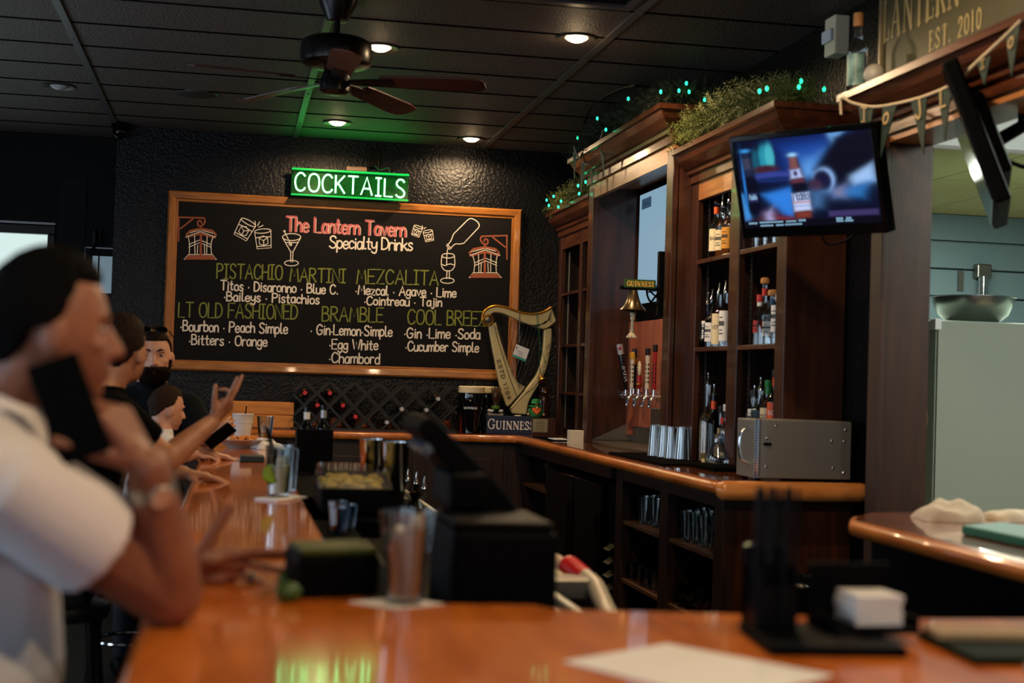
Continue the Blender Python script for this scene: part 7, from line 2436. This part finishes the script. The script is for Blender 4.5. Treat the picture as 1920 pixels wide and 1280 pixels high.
# man gesturing, second along the bar
hf2 = headframe((-.372, 5.12, 1.548), (.50, .86, -.03))
J2 = dict(neck=(-.43, 5.09, 1.40), chest=(-.47, 5.10, 1.20), belly=(-.50, 5.12, .98), hips=(-.55, 5.14, .79),
          shR=(-.36, 4.92, 1.32), elR=(-.205, 4.98, 1.175), wrR=at(398, 790, Y=5.12), shL=(-.47, 5.30, 1.31), elL=(-.32, 5.45, 1.12), wrL=(-.16, 5.42, 1.10),
          knR=(-.14, 5.02, .70), anR=(-.2, 5.02, .28), knL=(-.14, 5.26, .70), anL=(-.2, 5.26, .28))
p2 = person('person in a black polo gesturing with one raised hand at the bar', (-.55, 5.14, 0), hf2, J2, SK2, C_BLACK, H_BROWN, C_JEANS, .005, r_hair_full(.064, -.085, -.015), .012,
            hands=[dict(wrist=J2['wrR'], f=(.62, .10, .78), n=(-.70, .45, .45), thumb=(-.6, -.4, .5), curls=(.05, .12, .75, .95), spread=.30, tcurl=.2),
                   dict(wrist=J2['wrL'], f=(.95, -.1, -.12), n=(0, 0, -1), thumb=(0, -1, 0), curls=(.12, .14, .16, .2), spread=.12)], seed=2)
# collar
MB().lathe([(.066, -.01), (.078, -.02), (.074, .018), (.062, .02)], V3(J2['neck']) + V3((.005, .005, -.01)), 24, (.25, .12, 1), close=True).build('collar', C_BLACK, p2)

# bearded man facing the camera
hf3 = headframe((-.366, 7.0, 1.545), (.08, -1, -.03), 0.03, 1.10)
J3 = dict(neck=(-.37, 7.06, 1.40), chest=(-.375, 7.10, 1.20), belly=(-.38, 7.13, .98), hips=(-.38, 7.15, .85),
          shR=(-.555, 7.06, 1.30), elR=(-.47, 6.86, 1.10), wrR=(-.085, 6.75, 1.097), shL=(-.195, 7.05, 1.30), elL=(-.11, 6.93, 1.165), wrL=(-.075, 6.78, 1.150),
          knR=(-.45, 7.13, .47), anR=(-.46, 7.15, .09), knL=(-.31, 7.13, .47), anL=(-.30, 7.15, .09), toe=V3((0, -.13, -.045)))
J3['elR'] = (-.36, 6.86, 1.095)
p3 = person('bearded person with sunglasses on the head, facing the camera, charcoal shirt', (-.38, 7.15, 0), hf3, J3, SK3, C_GREY, H_BROWN, C_JEANS, .0045, r_hair_full(.056, -.08, .0), .009, sleeves='half',
            hands=[dict(wrist=J3['wrR'], f=(.95, -.12, -.22), n=(0, 0, -1), thumb=(0, -1, 0), curls=(.08, .10, .12, .16), spread=.2),
                   dict(wrist=J3['wrL'], f=(.55, -.55, .55), n=(.4, .6, .3), thumb=(-.3, 0, 1), curls=(.5, .55, .6, .65), spread=.05, s=.95)], seed=3)


def r_beard(p):
    if p.y < .0:
        return 0.0
    cheek = cl01((-.040 - p.z - .35 * max(0, .06 - p.y)) / .010)
    side = .62 * cl01((abs(p.x) - .058) / .006) * cl01((-.005 - p.z) / .01) * cl01((p.y + .0) / .01) * cl01((.05 - p.y) / .01)
    mouth = .75 * math.exp(-(p.x / .020) ** 2 - ((p.z + .066) / .0055) ** 2) if p.y > .05 else 0
    nose = math.exp(-(p.x / .016) ** 2 - ((p.z + .036) / .010) ** 2) if p.y > .05 else 0
    return cl01(max(cheek, side) - .9 * mouth - nose)


head_shell(hf3, r_beard, .019, seed=5, rough=.004).build('beard', mat('dark_beard', '150b06', rough=.9, ior=1.12, bump=.6, bscale=150), p3)


def eyes(hf, parent, brow=None):
    c, M = hf
    s = M.col[0].length
    Rn = Matrix([v / s for v in M.transposed()]).transposed()
    P = lambda x, y, z: c + M @ V3((x, y, z))
    for q in (-1, 1):
        MB().ell(P(q * .031, .0725, .002), (.0115 * s, .010 * s, .0062 * s), Rn, 16, 10).build('eyeball', mat('eye_white', 'a8988c', rough=.25), parent)
        MB().ell(P(q * .031, .081, .002), (.0055 * s, .003 * s, .0052 * s), Rn, 12, 8).build('iris', mat('dark_iris', '120c08', rough=.2), parent)
        if brow is not None:
            MB().tube([P(q * .014, .092, .022), P(q * .030, .0895, .028), P(q * .047, .077, .024)], [.0035 * s, .0045 * s, .002 * s], 8).build('eyebrow', brow, parent)


eyes(hf3, p3, H_BROWN)
eyes(hf1, p1, H_BLACK)
eyes(hf2, p2, H_BROWN)
# sunglasses pushed up on the hair
c, M = hf3
P = lambda x, y, z: c + M @ V3((x, y, z))
sgl = thing('sunglasses', 'black sunglasses pushed up on the bearded man\'s hair', 'sunglasses', P(0, .06, .12))
for q in (-1, 1):
    MB().ell(P(q * .034, .066, .112), (.030, .006, .022), Matrix([v / M.col[0].length for v in M.transposed()]).transposed() @ Matrix.Rotation(.7, 3, 'X'), 18, 8).build('lens', M_GLOSSBLACK, sgl)
    MB().tube([P(q * .064, .060, .108), P(q * .088, .02, .075), P(q * .090, -.05, .05)], .003, 8).build('temple', M_BLACK, sgl)
MB().tube([P(-.008, .078, .108), P(.008, .078, .108)], .004, 8).build('bridge', M_GOLD, sgl)

# child
hf4 = headframe((-.283, 6.72, 1.305), (.90, .42, -.18), 0, .84)
J4 = dict(neck=(-.305, 6.705, 1.205), chest=(-.33, 6.70, 1.08), belly=(-.36, 6.71, .95), hips=(-.40, 6.72, .85),
          shR=(-.29, 6.60, 1.15), elR=(-.20, 6.60, 1.09), wrR=(-.14, 6.62, 1.10), shL=(-.33, 6.81, 1.15), elL=(-.23, 6.82, 1.09), wrL=(-.17, 6.78, 1.10),
          knR=(-.15, 6.66, .80), anR=(-.17, 6.66, .55), knL=(-.15, 6.78, .80), anL=(-.17, 6.78, .55))
p4 = person('child with short brown hair and white shirt sitting in front of the bearded man', (-.40, 6.72, 0), hf4, J4, SK3, C_WHITE, H_LBROWN, C_JEANS, .0045, r_hair_full(.066, -.07, -.01), .008, build=.72,
            hands=[dict(wrist=J4['wrR'], f=(.9, .2, -.2), n=(0, 0, -1), thumb=(0, 1, 0), curls=(.2, .2, .2, .2), s=.7), dict(wrist=J4['wrL'], f=(.9, -.2, -.2), n=(0, 0, -1), thumb=(0, -1, 0), curls=(.2, .2, .2, .2), s=.7)], seed=4)
eyes(hf4, p4)
cph = at(412, 817, Y=6.66)
R_ = Matrix.Rotation(.55, 3, 'Y') @ Matrix.Rotation(-.3, 3, 'X')
RD = Matrix(((.80, 0, .60), (-.25, .9, .33), (-.54, -.42, .72))).transposed()
zz = (V3(at(432, 802, Y=6.64)) - V3(at(392, 832, Y=6.66))).normalized()
yy_ = (V3((.1, .55, .8)) - zz * V3((.1, .55, .8)).dot(zz)).normalized()
RR = Matrix((zz, yy_.cross(zz) * -1, yy_)).transposed()
if RR.determinant() < 0:
    RR = Matrix((zz, yy_.cross(zz), yy_)).transposed()
t = thing('smartphone', 'black smartphone held up in front of the child', 'phone', cph)
MB().obox(cph, (.145, .072, .010), RR).build('case', M_BLACK, t, smooth=False, bev=.003)
MB().obox(V3(cph) + yy_ * .0055, (.137, .066, .001), RR).build('screen', M_GLOSSBLACK, t, smooth=False)

# bar stools
def stool_parts(t, x, y, zs):
    MB().lathe([(.0001, zs - .05), (.17, zs - .05), (.18, zs - .03), (.175, zs - .005), (.15, zs), (.0001, zs + .002)], (x, y, 0), 28).build('seat', mat('black_vinyl', '0c0b0c', rough=.4), t)
    for a, b in ((-1, -1), (1, -1), (1, 1), (-1, 1)):
        MB().cyl((x + a * .12, y + b * .12, zs - .05), (x + a * .17, y + b * .17, 0), .014, n=12).build('leg', M_DARKMETAL, t)
    MB().tube([(x + .15 * math.cos(q) * 1.05, y + .15 * math.sin(q) * 1.05, .25) for q in np.linspace(0, 6.2832, 25)[:-1]], .010, 8, True).build('foot_ring', M_CHROME, t)


for (x, y, zs, lb) in ((-.57, 2.44, .68, 'black vinyl bar stool under the near man in white'), (-.56, 5.14, .67, 'black vinyl bar stool under the man in the black polo'), (-.41, 6.72, .745, 'black vinyl bar stool under the child')):
    stool_parts(thing('bar_stool', lb, 'bar stool', (x, y, 0)), x, y, zs)


# ---------------------------------------------------------------- labels for repeats and for parts that look different
ORD = 'first second third fourth fifth sixth seventh eighth ninth tenth eleventh twelfth thirteenth fourteenth fifteenth sixteenth'.split()
for grp, key, tmpl in (
        ('pint glasses on the upper shelves of the low cabinet', lambda o: -o.location.y, 'clear pint glass in the low cabinet, upper shelf, %s from the far end'),
        ('rocks glasses on the lower shelf of the far bay', lambda o: -o.location.y, 'short rocks glass on the far bay lower shelf, %s from the far end'),
        ('amber goblets on the lower shelf of the near bay', lambda o: -o.location.y, 'amber goblet on the near bay lower shelf, %s from the far end'),
        ('stemmed glasses on the corner shelf', lambda o: o.location.y, 'clear stemmed glass on the corner shelf, %s from the cooler'),
        ('copper mugs behind the wine rack', lambda o: o.location.x, 'copper-coloured mug behind the wine lattice, %s from the pine crate'),
        ('stacked white beermats', lambda o: o.location.z, 'white beermat beside the tall unit, %s from the bottom of the stack'),
        ('shot glasses on the top shelf', lambda o: -o.location.y, 'shot glass under the television, %s from the middle post'),
        ('upside-down glasses on the rubber mat', lambda o: -o.location.y, 'upside-down clear glass on the rubber mat, %s from the tap unit'),
        ('dark straws in the near caddy', lambda o: o.location.x, 'dark drinking straw in the near black caddy, %s from its left side'),
        ('white napkins in the near caddy', lambda o: o.location.z, 'white napkin in the near black caddy, %s from the bottom of its stack'),
        ('shot glasses on the drip rail', lambda o: o.location.y, 'bluish shot glass on the drip rail, %s from the near end'),
        ('ceiling lights over the near bar', lambda o: o.location.y * 10 + o.location.x, 'lit recessed ceiling light over the near bar, %s from the street side')):
    for i, o in enumerate(sorted((o for o in COL.objects if o.get('group') == grp), key=key)):
        o['label'] = tmpl % ORD[i]
PART_LABEL = {'faucet': 'chrome tap spout', 'pourer': 'steel pourer spout', 'foam_head': 'cream foam head', 'fairy_light': 'glowing green bulb', 'foil_cap': 'coloured foil cap',
              'watch_band': 'steel watch band', 'watch_case': 'round silver watch', 'ring': 'black finger ring', 'beard': 'dark full beard', 'hat': 'green felt hat', 'lime_wedge': 'green lime wedge',
              'straw': 'black drinking straw', 'bell_rope': 'white knotted rope', 'sign_plate': 'green plate with gold lettering', 'plaque': 'engraved brass plaque', 'cork': 'brown cork',
              'tube_lettering': 'glowing green neon letters', 'collar': 'bright red collar', 'hose': 'pale ribbed hose', 'juice': 'orange juice', 'fried_food': 'golden fried food',
              'bezel': 'glossy black bezel', 'needles': 'green pine needles', 'ribbon': 'tan ribbon', 'neck_rim': 'gold rim', 'scroll': 'gold scroll', 'bulb': 'round bulb', 'blade': 'dark red blade'}
for o in COL.objects:
    if o.parent is not None and 'label' not in o.keys():
        w_ = PART_LABEL.get(o.name.split('.')[0])
        if w_ and not (o.name.startswith('collar') and o.parent.name.startswith('person')):
            o['label'] = w_
